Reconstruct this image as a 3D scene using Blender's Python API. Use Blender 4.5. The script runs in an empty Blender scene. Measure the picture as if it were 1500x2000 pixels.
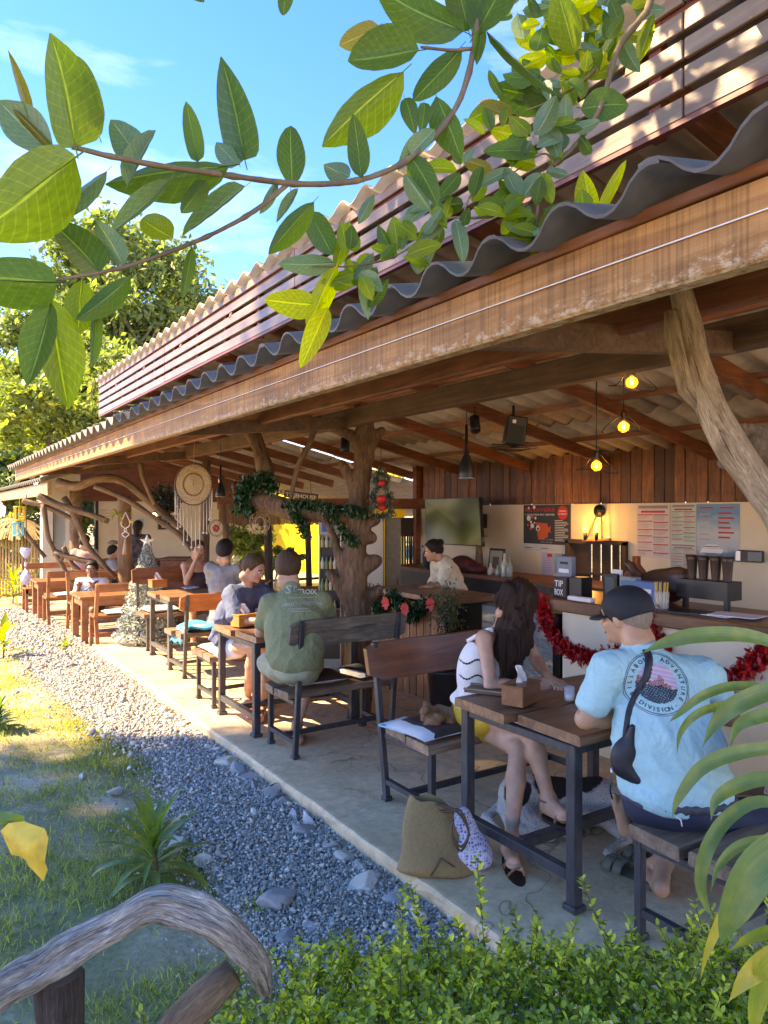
import bpy, math, random
import numpy as np
from mathutils import Vector, Matrix, noise as mnoise
from mathutils.bvhtree import BVHTree
random.seed(7); rng = np.random.default_rng(7)
S = bpy.context.scene
COL = S.collection
# ------------------------------------------------------------------ camera, sky, sun, exposure
YAW = math.radians(33.1); CAMZ = 1.71; FPX = 1420.0
FX, FY = math.sin(YAW), math.cos(YAW)
cam = bpy.data.cameras.new('camera'); camo = bpy.data.objects.new('camera', cam); COL.objects.link(camo)
camo.location = (0, 0, CAMZ); camo.rotation_euler = (math.radians(90), 0, -YAW)
cam.sensor_fit = 'VERTICAL'; cam.sensor_height = 24; cam.lens = 24 * FPX / 2000
cam.clip_start = 0.05; cam.clip_end = 2000
S.camera = camo
SUN_EL = math.radians(44)
SUN_H = Vector((-0.838, 0.546, 0)).normalized()
SUN_DIR = (SUN_H * math.cos(SUN_EL) + Vector((0, 0, math.sin(SUN_EL)))).normalized()
w = bpy.data.worlds.new('World'); S.world = w; w.use_nodes = True
nt = w.node_tree; nt.nodes.clear()
sky = nt.nodes.new('ShaderNodeTexSky'); sky.sky_type = 'NISHITA'; sky.sun_disc = False
sky.sun_elevation = SUN_EL; sky.sun_rotation = math.atan2(SUN_DIR.x, SUN_DIR.y)
sky.air_density = .9; sky.dust_density = 0.1; sky.ozone_density = 1.4; sky.altitude = 1500
tc = nt.nodes.new('ShaderNodeTexCoord'); mp = nt.nodes.new('ShaderNodeMapping'); mp.inputs['Scale'].default_value = (1.2, 2.2, 5.5)
mp.inputs['Rotation'].default_value = (0.3, 0.5, 0.2)
nz = nt.nodes.new('ShaderNodeTexNoise'); nz.inputs['Scale'].default_value = 1.6; nz.inputs['Detail'].default_value = 7; nz.inputs['Roughness'].default_value = .6
cr = nt.nodes.new('ShaderNodeValToRGB'); cr.color_ramp.elements[0].position = .56; cr.color_ramp.elements[1].position = .95
cr.color_ramp.elements[0].color = (0, 0, 0, 1); cr.color_ramp.elements[1].color = (.3, .3, .3, 1)
mx = nt.nodes.new('ShaderNodeMix'); mx.data_type = 'RGBA'; mx.inputs['B'].default_value = (4.5, 5, 5.6, 1)
bg = nt.nodes.new('ShaderNodeBackground'); bg.inputs['Strength'].default_value = 0.115
wo = nt.nodes.new('ShaderNodeOutputWorld')
nt.links.new(tc.outputs['Generated'], mp.inputs['Vector']); nt.links.new(mp.outputs[0], nz.inputs['Vector'])
nt.links.new(nz.outputs['Fac'], cr.inputs[0]); nt.links.new(cr.outputs[0], mx.inputs['Factor'])
hs = nt.nodes.new('ShaderNodeHueSaturation'); hs.inputs['Saturation'].default_value = 1.38; nt.links.new(sky.outputs[0], hs.inputs['Color']); tn = nt.nodes.new('ShaderNodeMix'); tn.data_type = 'RGBA'; tn.blend_type = 'MULTIPLY'; tn.inputs['Factor'].default_value = 1; tn.inputs['B'].default_value = (.86, .70, 1.02, 1); nt.links.new(hs.outputs[0], tn.inputs['A']); nt.links.new(tn.outputs['Result'], mx.inputs['A']); nt.links.new(mx.outputs['Result'], bg.inputs[0]); nt.links.new(bg.outputs[0], wo.inputs[0])
sl = bpy.data.lights.new('sun', 'SUN'); sl.energy = 2.35; sl.angle = math.radians(.53); sl.color = (1, .94, .85)
slo = bpy.data.objects.new('sun', sl); COL.objects.link(slo); slo.location = (-20, 15, 25)
slo.rotation_euler = SUN_DIR.to_track_quat('Z', 'Y').to_euler()
S.view_settings.view_transform = 'Standard'; S.view_settings.look = 'None'
S.view_settings.gamma = 1; S.view_settings.use_curve_mapping = False
S.view_settings.exposure = 3.05; S.view_settings.use_white_balance = True; S.view_settings.white_balance_temperature = 12000; S.view_settings.white_balance_tint = 8
S.render.engine = 'CYCLES'
S.cycles.max_bounces = 8; S.cycles.diffuse_bounces = 5; S.cycles.glossy_bounces = 3
S.cycles.transmission_bounces = 5; S.cycles.transparent_max_bounces = 8
S.cycles.sample_clamp_indirect = 6; S.cycles.caustics_reflective = False; S.cycles.caustics_refractive = False
try: S.cycles.use_denoising = True
except Exception: pass
# ------------------------------------------------------------------ helpers
def V(*a): return Vector(a)
def P(x, y, t):
 lat = (x - 750) / FPX * t
 return Vector((FX * t + FY * lat, FY * t - FX * lat, CAMZ - (y - 1000) / FPX * t))
def G(x, y, z=0.0): return P(x, y, (CAMZ - z) * FPX / (y - 1000))
def PX(x, y, X): return P(x, y, X / (FX + FY * (x - 750) / FPX))
def PY(x, y, Y): return P(x, y, Y / (FY - FX * (x - 750) / FPX))
def link(o): COL.objects.link(o); return o
def tag(o, label=None, cat=None, group=None, kind=None):
 if label: o['label'] = label
 if cat: o['category'] = cat
 if group: o['group'] = group
 if kind: o['kind'] = kind
 return o
def thing(name, label, cat, loc=(0, 0, 0), group=None):
 o = bpy.data.objects.new(name, None); o.empty_display_size = .1
 o.location = loc; link(o); return tag(o, label, cat, group)
def par(o, p):
 o.parent = p
 base = Vector(p.get('_w', p.location)) if p.parent else Vector(p.location)
 return o
def obj(name, me, mats=None, parent=None):
 o = bpy.data.objects.new(name, me); link(o)
 if mats is not None:
  for m in (mats if isinstance(mats, (list, tuple)) else [mats]): me.materials.append(m)
 if parent is not None:
  o.parent = parent
  root = parent
  while root.parent: root = root.parent
  if parent.parent is None: o.matrix_parent_inverse = Matrix.Translation(-Vector(parent.location))
 return o
def copy_tree(root, delta=(0, 0, 0), rot=None, label=None, group=None, keep=True):
 c = root.copy(); link(c); c.location = Vector(root.location) + Vector(delta)
 if rot is not None: c.rotation_euler = (0, 0, rot)
 if label: c['label'] = label
 if group: c['group'] = group
 for ch in root.children:
  k = ch.copy(); link(k); k.parent = c
  for g in ch.children:
   q = g.copy(); link(q); q.parent = k
 return c
class MB:
 def __init__(s): s.v = []; s.f = []; s.m = []; s.uv = []; s.sm = []; s.n = 0
 def add(s, vs, fs, mi=0, uvs=None, smooth=False):
  vs = np.asarray(vs, float).reshape(-1, 3); s.v.append(vs)
  for i, f in enumerate(fs):
   s.f.append([a + s.n for a in f]); s.m.append(mi); s.sm.append(smooth)
   s.uv.extend(uvs[i] if uvs is not None else [(0, 0)] * len(f))
  s.n += len(vs); return s
 def box(s, c, size, mi=0, rot=None, bev=0.0, taper=1.0):
  x, y, z = [a / 2 for a in size]
  if bev > 0:
   b = min(bev, x * .9, y * .9, z * .9)
   pts = []
   for sx in (-1, 1):
    for sy in (-1, 1):
     for sz in (-1, 1):
      pts += [(sx * x, sy * (y - b), sz * (z - b)), (sx * (x - b), sy * y, sz * (z - b)), (sx * (x - b), sy * (y - b), sz * z)]
   def i(sx, sy, sz, k): return ((sx > 0) * 4 + (sy > 0) * 2 + (sz > 0)) * 3 + k
   fs = []
   for q in (-1, 1):
    f = [i(q, -1, -1, 0), i(q, 1, -1, 0), i(q, 1, 1, 0), i(q, -1, 1, 0)]; fs.append(f if q > 0 else f[::-1])
    f = [i(-1, q, -1, 1), i(1, q, -1, 1), i(1, q, 1, 1), i(-1, q, 1, 1)]; fs.append(f[::-1] if q > 0 else f)
    f = [i(-1, -1, q, 2), i(1, -1, q, 2), i(1, 1, q, 2), i(-1, 1, q, 2)]; fs.append(f if q > 0 else f[::-1])
   for a in (-1, 1):
    for b2 in (-1, 1):
     f = [i(a, b2, -1, 0), i(a, b2, 1, 0), i(a, b2, 1, 1), i(a, b2, -1, 1)]; fs.append(f if a * b2 < 0 else f[::-1])
     f = [i(a, -1, b2, 0), i(a, 1, b2, 0), i(a, 1, b2, 2), i(a, -1, b2, 2)]; fs.append(f if a * b2 > 0 else f[::-1])
     f = [i(-1, a, b2, 1), i(1, a, b2, 1), i(1, a, b2, 2), i(-1, a, b2, 2)]; fs.append(f if a * b2 < 0 else f[::-1])
     for c2 in (-1, 1):
      f = [i(a, b2, c2, 0), i(a, b2, c2, 1), i(a, b2, c2, 2)]; fs.append(f if a * b2 * c2 > 0 else f[::-1])
  else:
   pts = [(sx * x, sy * y, sz * z) for sx in (-1, 1) for sy in (-1, 1) for sz in (-1, 1)]
   fs = [(0, 1, 3, 2), (4, 6, 7, 5), (0, 4, 5, 1), (2, 3, 7, 6), (0, 2, 6, 4), (1, 5, 7, 3)]
  p = np.array(pts, float)
  if taper != 1: k = 1 + (taper - 1) * (p[:, 2:3] / (2 * z) + .5); p[:, :2] *= k
  if rot is not None: p = p @ np.array(rot.to_3x3()).T
  return s.add(p + np.array(c), fs, mi)
 def bar(s, a, b, wd, ht, mi=0, bev=0.0, up=(0, 0, 1)):
  a, b = Vector(a), Vector(b); d = b - a; L = d.length; d.normalize()
  u = Vector(up)
  if abs(d.dot(u)) > .98: u = Vector((1, 0, 0))
  xx = d.cross(u).normalized(); zz = xx.cross(d)
  m = Matrix((xx, d, zz)).transposed()
  return s.box((a + b) / 2, (wd, L, ht), mi, m, bev)
 def tube(s, pts, rad, n=8, mi=0, cap=True, smooth=True, rough=0.0, ridges=0, freq=3.0, squash=None, seed=0):
  pts = [Vector(p) for p in pts]; N = len(pts)
  if not hasattr(rad, '__len__'): rad = [rad] * N
  vs = []; uvs = []; up = None; L = 0; vv = []
  for i, p in enumerate(pts):
   d = (pts[min(i + 1, N - 1)] - pts[max(i - 1, 0)]).normalized()
   if up is None: up = Vector((0, 0, 1)) if abs(d.z) < .9 else Vector((1, 0, 0))
   xx = d.cross(up)
   if xx.length < 1e-4: xx = d.orthogonal()
   xx.normalize(); up = xx.cross(d).normalized()
   if i: L += (p - pts[i - 1]).length
   vv.append(L)
   for j in range(n):
    a = 2 * math.pi * j / n
    r = rad[i]
    if rough:
     q = Vector((math.cos(a) * 1.3, math.sin(a) * 1.3, L * freq + seed * 7.1))
     r *= 1 + rough * mnoise.noise(q) + rough * .5 * mnoise.noise(q * 2.7)
    if ridges: r *= 1 + .10 * mnoise.noise(Vector((math.cos(a) * 4, math.sin(a) * 4, L * 2.5 + seed))) + .05 * mnoise.noise(Vector((math.cos(a) * 9, math.sin(a) * 9, L * 7 + seed)))
    if ridges: r *= 1 + .045 * math.sin(ridges * a + 2.5 * mnoise.noise(Vector((L * 4, a, seed)))) * (0.6 + .8 * mnoise.noise(Vector((L * 3, seed, a))))
    o = xx * (math.cos(a) * r) + up * (math.sin(a) * r * (squash or 1))
    vs.append(p + o)
  fs = []
  for i in range(N - 1):
   for j in range(n):
    k = (j + 1) % n
    fs.append((i * n + j, i * n + k, (i + 1) * n + k, (i + 1) * n + j))
    uvs.append([(j / n, vv[i]), ((j + 1) / n, vv[i]), ((j + 1) / n, vv[i + 1]), (j / n, vv[i + 1])])
  if cap:
   fs.append(tuple(range(n))[::-1]); uvs.append([(.5, 0)] * n)
   fs.append(tuple((N - 1) * n + j for j in range(n))); uvs.append([(.5, 0)] * n)
  return s.add([tuple(v) for v in vs], fs, mi, uvs, smooth)
 def lathe(s, c, prof, n=16, mi=0, axis=None, smooth=True):
  vs = []
  M = Vector(axis).to_track_quat('Z', 'Y').to_matrix() if axis is not None else Matrix.Identity(3)
  for r, z in prof:
   for j in range(n):
    a = 2 * math.pi * j / n
    vs.append(tuple(M @ Vector((r * math.cos(a), r * math.sin(a), z)) + Vector(c)))
  fs = [(i * n + j, i * n + (j + 1) % n, (i + 1) * n + (j + 1) % n, (i + 1) * n + j) for i in range(len(prof) - 1) for j in range(n)]
  fs.append(tuple(range(n))[::-1]); fs.append(tuple((len(prof) - 1) * n + j for j in range(n)))
  return s.add(vs, fs, mi, None, smooth)
 def ball(s, c, r, n=10, mi=0, sc=(1, 1, 1), rot=None):
  vs = []; h = n // 2 + 1
  for i in range(h + 1):
   th = math.pi * i / h
   for j in range(n):
    a = 2 * math.pi * j / n
    q = Vector((math.sin(th) * math.cos(a) * sc[0] * r, math.sin(th) * math.sin(a) * sc[1] * r, math.cos(th) * sc[2] * r))
    if rot is not None: q = rot @ q
    vs.append(tuple(q + Vector(c)))
  fs = [(i * n + j, (i + 1) * n + j, (i + 1) * n + (j + 1) % n, i * n + (j + 1) % n) for i in range(h) for j in range(n)]
  return s.add(vs, fs, mi, None, True)
 def mesh(s, name='mesh'):
  me = bpy.data.meshes.new(name)
  vs = np.concatenate(s.v) if s.v else np.zeros((0, 3))
  me.from_pydata(vs.tolist(), [], s.f)
  me.polygons.foreach_set('material_index', s.m); me.polygons.foreach_set('use_smooth', s.sm)
  uvl = me.uv_layers.new(name='UVMap'); uvl.data.foreach_set('uv', np.array(s.uv, float).ravel())
  me.update(); return me
 def build(s, name, mats, parent=None):
  return obj(name, s.mesh(name), mats, parent)
def fast_mesh(name, verts, faces, smooth=False, uv=None):
 """verts (n,3), faces (m,k) arrays"""
 me = bpy.data.meshes.new(name); k = faces.shape[1]
 me.vertices.add(len(verts)); me.vertices.foreach_set('co', verts.astype(np.float32).ravel())
 me.loops.add(faces.size); me.loops.foreach_set('vertex_index', faces.astype(np.int32).ravel())
 me.polygons.add(len(faces)); me.polygons.foreach_set('loop_start', np.arange(0, faces.size, k, dtype=np.int32))
 me.polygons.foreach_set('loop_total', np.full(len(faces), k, dtype=np.int32))
 if smooth: me.polygons.foreach_set('use_smooth', np.ones(len(faces), dtype=bool))
 if uv is not None:
  l = me.uv_layers.new(name='UVMap'); l.data.foreach_set('uv', uv.astype(np.float32).ravel())
 me.update(calc_edges=True); me.validate(); return me
def scatter_mesh(name, base_v, base_f, M, T, base_uv=None, smooth=False):
 """instances of a base mesh: M (n,3,3), T (n,3)"""
 n = len(T); k = len(base_v)
 v = np.einsum('nij,kj->nki', M, base_v) + T[:, None, :]
 f = (base_f[None] + (np.arange(n) * k)[:, None, None]).reshape(-1, base_f.shape[1])
 uv = np.tile(base_uv, (n, 1)) if base_uv is not None else None
 return fast_mesh(name, v.reshape(-1, 3), f, smooth, uv)
def rand_rot(n, tilt=math.pi):
 a = rng.uniform(0, 2 * np.pi, n); b = rng.uniform(-tilt, tilt, n); c = rng.uniform(-tilt, tilt, n)
 ca, sa, cb, sb, cc, sc = np.cos(a), np.sin(a), np.cos(b), np.sin(b), np.cos(c), np.sin(c)
 Z = np.zeros((n, 3, 3)); Z[:, 0, 0] = ca; Z[:, 0, 1] = -sa; Z[:, 1, 0] = sa; Z[:, 1, 1] = ca; Z[:, 2, 2] = 1
 X = np.zeros((n, 3, 3)); X[:, 0, 0] = 1; X[:, 1, 1] = cb; X[:, 1, 2] = -sb; X[:, 2, 1] = sb; X[:, 2, 2] = cb
 Y = np.zeros((n, 3, 3)); Y[:, 1, 1] = 1; Y[:, 0, 0] = cc; Y[:, 0, 2] = sc; Y[:, 2, 0] = -sc; Y[:, 2, 2] = cc
 return Z @ X @ Y
def spline(pts, n):
 """Catmull-Rom through pts (tuples of any length)"""
 p = np.array([list(q) for q in pts], float); p = np.vstack([2 * p[0] - p[1], p, 2 * p[-1] - p[-2]])
 out = []; m = len(p) - 3
 for i in range(n):
  u = i / (n - 1) * m; k = min(int(u), m - 1); t = u - k
  a, b, c, d = p[k], p[k + 1], p[k + 2], p[k + 3]
  out.append(.5 * ((2 * b) + (-a + c) * t + (2 * a - 5 * b + 4 * c - d) * t * t + (-a + 3 * b - 3 * c + d) * t ** 3))
 return out
# ---------------- implicit bodies
class Sdf:
 def __init__(s): s.p = []; s.cuts = []
 def cap(s, a, b, ra, rb=None, k=.02): s.p.append(('c', np.array(a, float), np.array(b, float), ra, ra if rb is None else rb, k)); return s
 def ell(s, c, r, rot=None, k=.02):
  R_ = np.array(rot.to_3x3()) if rot is not None else np.eye(3)
  s.p.append(('e', np.array(c, float), np.array(r, float), R_, None, k)); return s
 def cut(s, p, n): s.cuts.append((np.array(p, float), np.array(Vector(n).normalized(), float))); return s
 def mesh(s, name, h=.01, noise=None):
  lo = np.full(3, 1e9); hi = -lo
  for q in s.p:
   if q[0] == 'c':
    r = max(q[3], q[4]); lo = np.minimum(lo, np.minimum(q[1], q[2]) - r); hi = np.maximum(hi, np.maximum(q[1], q[2]) + r)
   else:
    r = max(q[2]); lo = np.minimum(lo, q[1] - r); hi = np.maximum(hi, q[1] + r)
  lo -= 3 * h; hi += 3 * h
  n = np.ceil((hi - lo) / h).astype(int) + 1
  D = np.full(n, 9.0, np.float32)
  ax = [lo[i] + h * np.arange(n[i]) for i in range(3)]
  for q in s.p:
   k = q[5]
   if q[0] == 'c': r = max(q[3], q[4]); a0 = np.minimum(q[1], q[2]) - r; a1 = np.maximum(q[1], q[2]) + r
   else: r = max(q[2]); a0 = q[1] - r; a1 = q[1] + r
   mg = k + 3 * h
   i0 = np.maximum(((a0 - mg - lo) / h).astype(int), 0); i1 = np.minimum(((a1 + mg - lo) / h).astype(int) + 2, n)
   X = ax[0][i0[0]:i1[0], None, None]; Y = ax[1][None, i0[1]:i1[1], None]; Z = ax[2][None, None, i0[2]:i1[2]]
   if q[0] == 'c':
    a, b = q[1], q[2]; ba = b - a; L = max(ba @ ba, 1e-9)
    t = np.clip(((X - a[0]) * ba[0] + (Y - a[1]) * ba[1] + (Z - a[2]) * ba[2]) / L, 0, 1)
    d = np.sqrt((X - a[0] - t * ba[0]) ** 2 + (Y - a[1] - t * ba[1]) ** 2 + (Z - a[2] - t * ba[2]) ** 2) - (q[3] + (q[4] - q[3]) * t)
   else:
    c, rr, R_ = q[1], q[2], q[3]
    x, y, z = X - c[0], Y - c[1], Z - c[2]
    u = [(R_[0, i] * x + R_[1, i] * y + R_[2, i] * z) / rr[i] for i in range(3)]
    m = np.sqrt(u[0] ** 2 + u[1] ** 2 + u[2] ** 2)
    g = np.sqrt((u[0] / rr[0]) ** 2 + (u[1] / rr[1]) ** 2 + (u[2] / rr[2]) ** 2) + 1e-9
    d = m * (m - 1) / g
   sub = D[i0[0]:i1[0], i0[1]:i1[1], i0[2]:i1[2]]
   hh = np.maximum(k - np.abs(sub - d), 0) / k if k > 0 else 0
   D[i0[0]:i1[0], i0[1]:i1[1], i0[2]:i1[2]] = np.minimum(sub, d) - hh * hh * k * .25
  X = ax[0][:, None, None]; Y = ax[1][None, :, None]; Z = ax[2][None, None, :]
  for p, nn in s.cuts: D = np.maximum(D, (X - p[0]) * nn[0] + (Y - p[1]) * nn[1] + (Z - p[2]) * nn[2])
  if noise is not None: D = D + noise(X, Y, Z)
  v, f = surface_nets(D, lo, h)
  return fast_mesh(name, v, f, True)
def creases(amp, z0, z1, seed=0.0, k=24):
 def g(X, Y, Z):
  u = X * FY - Y * FX; m = np.clip((Z - z0) / max(z1 - z0, 1e-3), 0, 1); r = 0
  for i, (a, b, w_) in enumerate(((.9, 1, 1), (-.7, 1.1, .8), (1.4, .35, .6))):
   p = k * (a * u + b * Z) * (1 + .2 * i) + 2.2 * np.sin(7 * u + 5 * Z + seed + i) + 1.5 * np.sin(11 * Z - 6 * u + 2 * i + seed)
   r = r - amp * w_ * (1 - np.abs(np.sin(p))) ** 1.6 * (.35 + .65 * np.sin(4 * u + 6 * Z + 2 * i + seed) ** 2)
  return r * (1 - .55 * m)
 return g
def surface_nets(D, lo, h):
 Sg = D < 0; n = D.shape
 c = np.zeros(tuple(k - 1 for k in n), np.int8)
 for dx in (0, 1):
  for dy in (0, 1):
   for dz in (0, 1): c += Sg[dx:n[0] - 1 + dx, dy:n[1] - 1 + dy, dz:n[2] - 1 + dz]
 mask = (c > 0) & (c < 8); I = np.argwhere(mask)
 idx = np.full(mask.shape, -1, np.int64); idx[mask] = np.arange(len(I))
 cs = np.array([(a, b, d) for a in (0, 1) for b in (0, 1) for d in (0, 1)])
 val = np.stack([D[I[:, 0] + q[0], I[:, 1] + q[1], I[:, 2] + q[2]] for q in cs], 1)
 acc = np.zeros((len(I), 3)); cnt = np.zeros(len(I))
 for i in range(8):
  for j in range(i + 1, 8):
   if abs(cs[i] - cs[j]).sum() != 1: continue
   a, b = val[:, i], val[:, j]; m = (a < 0) != (b < 0)
   t = np.where(m, a / np.where(m, a - b, 1), 0)
   acc += m[:, None] * (cs[i] + t[:, None] * (cs[j] - cs[i])); cnt += m
 v = lo + h * (I + acc / cnt[:, None])
 F = []
 for axn in range(3):
  o1, o2 = [(1, 2), (2, 0), (0, 1)][axn]
  sl0 = [slice(None)] * 3; sl1 = [slice(None)] * 3; sl0[axn] = slice(0, -1); sl1[axn] = slice(1, None)
  A, B = Sg[tuple(sl0)], Sg[tuple(sl1)]; E = np.argwhere(A != B); sg = A[A != B]
  ok = (E[:, o1] > 0) & (E[:, o2] > 0) & (E[:, o1] < n[o1] - 1) & (E[:, o2] < n[o2] - 1); E = E[ok]; sg = sg[ok]
  def cell(a, b):
   q = E.copy(); q[:, o1] -= a; q[:, o2] -= b; return idx[q[:, 0], q[:, 1], q[:, 2]]
  q = np.stack([cell(1, 1), cell(0, 1), cell(0, 0), cell(1, 0)], 1)
  q[~sg] = q[~sg][:, ::-1]; F.append(q)
 F = np.concatenate(F); F = F[(F >= 0).all(1)]
 return v, F
def folds(amp=.004, f=(30, 30, 22), seed=0.0):
 def g(X, Y, Z):
  return amp * (np.sin(f[0] * X + 3 * np.sin(9 * Z + seed) + seed) * np.sin(f[2] * Z + 2.2 * np.sin(11 * Y + seed * 2)) + .7 * np.sin(f[1] * (Y + X * .6) + 2.5 * np.sin(13 * Z + seed)))
 return g
# ---------------- materials
def _nodes(name):
 m = bpy.data.materials.new(name); m.use_nodes = True; t = m.node_tree; b = t.nodes['Principled BSDF']; return m, t, b
def ramp(t, stops):
 r = t.nodes.new('ShaderNodeValToRGB'); e = r.color_ramp.elements
 while len(e) < len(stops): e.new(.5)
 for i, (p, c) in enumerate(stops): e[i].position = p; e[i].color = (*c, 1)
 return r
def coords(t, scale=(1, 1, 1), kind='Object', rot=(0, 0, 0)):
 c = t.nodes.new('ShaderNodeTexCoord'); m = t.nodes.new('ShaderNodeMapping'); m.inputs['Scale'].default_value = scale
 m.inputs['Rotation'].default_value = rot
 t.links.new(c.outputs[kind], m.inputs['Vector']); return m.outputs[0]
def noise(t, vec, scale, detail=4, rough=.55, dist=0):
 n = t.nodes.new('ShaderNodeTexNoise'); n.inputs['Scale'].default_value = scale; n.inputs['Detail'].default_value = detail
 n.inputs['Roughness'].default_value = rough; n.inputs['Distortion'].default_value = dist
 t.links.new(vec, n.inputs['Vector']); return n.outputs['Fac']
def bump(t, b, h, strength=.3, dist=.01):
 n = t.nodes.new('ShaderNodeBump'); n.inputs['Strength'].default_value = strength; n.inputs['Distance'].default_value = dist
 t.links.new(h, n.inputs['Height']); t.links.new(n.outputs[0], b.inputs['Normal'])
def mixc(t, f, a, b, mode='MIX'):
 n = t.nodes.new('ShaderNodeMix'); n.data_type = 'RGBA'; n.blend_type = mode
 if isinstance(f, (int, float)): n.inputs['Factor'].default_value = f
 else: t.links.new(f, n.inputs['Factor'])
 for s_, q in (('A', a), ('B', b)):
  if isinstance(q, tuple): n.inputs[s_].default_value = (*q[:3], 1)
  else: t.links.new(q, n.inputs[s_])
 return n.outputs['Result']
def plain(name, c, rough=.6, metal=0, var=.15, scale=20, bmp=.15, emit=None, es=0, spec=None, kind='Object', wr=0):
 m, t, b = _nodes(name); v = coords(t, kind=kind)
 n = noise(t, v, scale, 4)
 r = ramp(t, [(.3, tuple(x * (1 - var) for x in c)), (.7, tuple(min(1, x * (1 + var)) for x in c))])
 t.links.new(n, r.inputs[0]); t.links.new(r.outputs[0], b.inputs['Base Color'])
 b.inputs['Roughness'].default_value = rough; b.inputs['Metallic'].default_value = metal
 if spec is not None: b.inputs['Specular IOR Level'].default_value = spec
 if wr: bump(t, b, mixc(t, .12, noise(t, coords(t, (1, 1, .55), kind, (.5, .6, .3)), 9, 3, .55, 1.6), n), wr, .035)
 elif bmp: bump(t, b, n, bmp, .004)
 if emit: b.inputs['Emission Color'].default_value = (*emit, 1); b.inputs['Emission Strength'].default_value = es
 return m
def wood(name, dark, light, axis='Y', scale=6, rough=.55, stretch=14, bmp=.35, rnd=.0, kind='Object', stain=None, spec=.4):
 m, t, b = _nodes(name)
 sc = [stretch] * 3
 if kind == 'UV': sc = [20, 8, 1]
 else: sc['XYZ'.index(axis)] = 1
 v = coords(t, tuple(sc), kind)
 oi = t.nodes.new('ShaderNodeObjectInfo')
 ad = t.nodes.new('ShaderNodeVectorMath'); ad.operation = 'ADD'; t.links.new(v, ad.inputs[0])
 mu = t.nodes.new('ShaderNodeMath'); mu.operation = 'MULTIPLY'; mu.inputs[1].default_value = 37; t.links.new(oi.outputs['Random'], mu.inputs[0])
 t.links.new(mu.outputs[0], ad.inputs[1])
 n = noise(t, ad.outputs[0], scale / stretch * 3, 7, .65, 1.2)
 n2 = noise(t, coords(t, (1, 1, 1)), 3.5, 5, .6)
 r = ramp(t, [(.28, dark), (.55, tuple((a + c) / 2 for a, c in zip(dark, light))), (.75, light)])
 t.links.new(n, r.inputs[0]); c = r.outputs[0]
 r2 = ramp(t, [(.35, (.72, .72, .72)), (.65, (1.1, 1.1, 1.1))]); t.links.new(n2, r2.inputs[0])
 c = mixc(t, 1.0, c, r2.outputs[0], 'MULTIPLY')
 if kind == 'UV':
  r6 = ramp(t, [(.36, (.16, .14, .12)), (.43, (1, 1, 1))]); t.links.new(noise(t, coords(t, (26, 3.6, 1), 'UV'), 1.3, 6, .7, .9), r6.inputs[0]); c = mixc(t, 1.0, c, r6.outputs[0], 'MULTIPLY')
  r7 = ramp(t, [(.3, (.5, .42, .36)), (.6, (1.1, 1.1, 1.1))]); t.links.new(noise(t, coords(t, (3, 2, 1), 'UV'), 3, 5, .6, .8), r7.inputs[0]); c = mixc(t, 1.0, c, r7.outputs[0], 'MULTIPLY')
 if rnd:
  h = t.nodes.new('ShaderNodeHueSaturation'); t.links.new(c, h.inputs['Color'])
  mr = t.nodes.new('ShaderNodeMapRange'); mr.inputs['To Min'].default_value = 1 - rnd; mr.inputs['To Max'].default_value = 1 + rnd
  t.links.new(oi.outputs['Random'], mr.inputs['Value']); t.links.new(mr.outputs[0], h.inputs['Value']); c = h.outputs[0]
 if stain:
  n3 = noise(t, coords(t, (1, .5, 1)), 5, 8, .7); r3 = ramp(t, [(.5, (0, 0, 0)), (.62, (1, 1, 1))]); t.links.new(n3, r3.inputs[0])
  c = mixc(t, r3.outputs[0], c, stain)
 t.links.new(c, b.inputs['Base Color']); b.inputs['Roughness'].default_value = rough; b.inputs['Specular IOR Level'].default_value = spec
 bump(t, b, n, bmp, .006); return m
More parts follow.
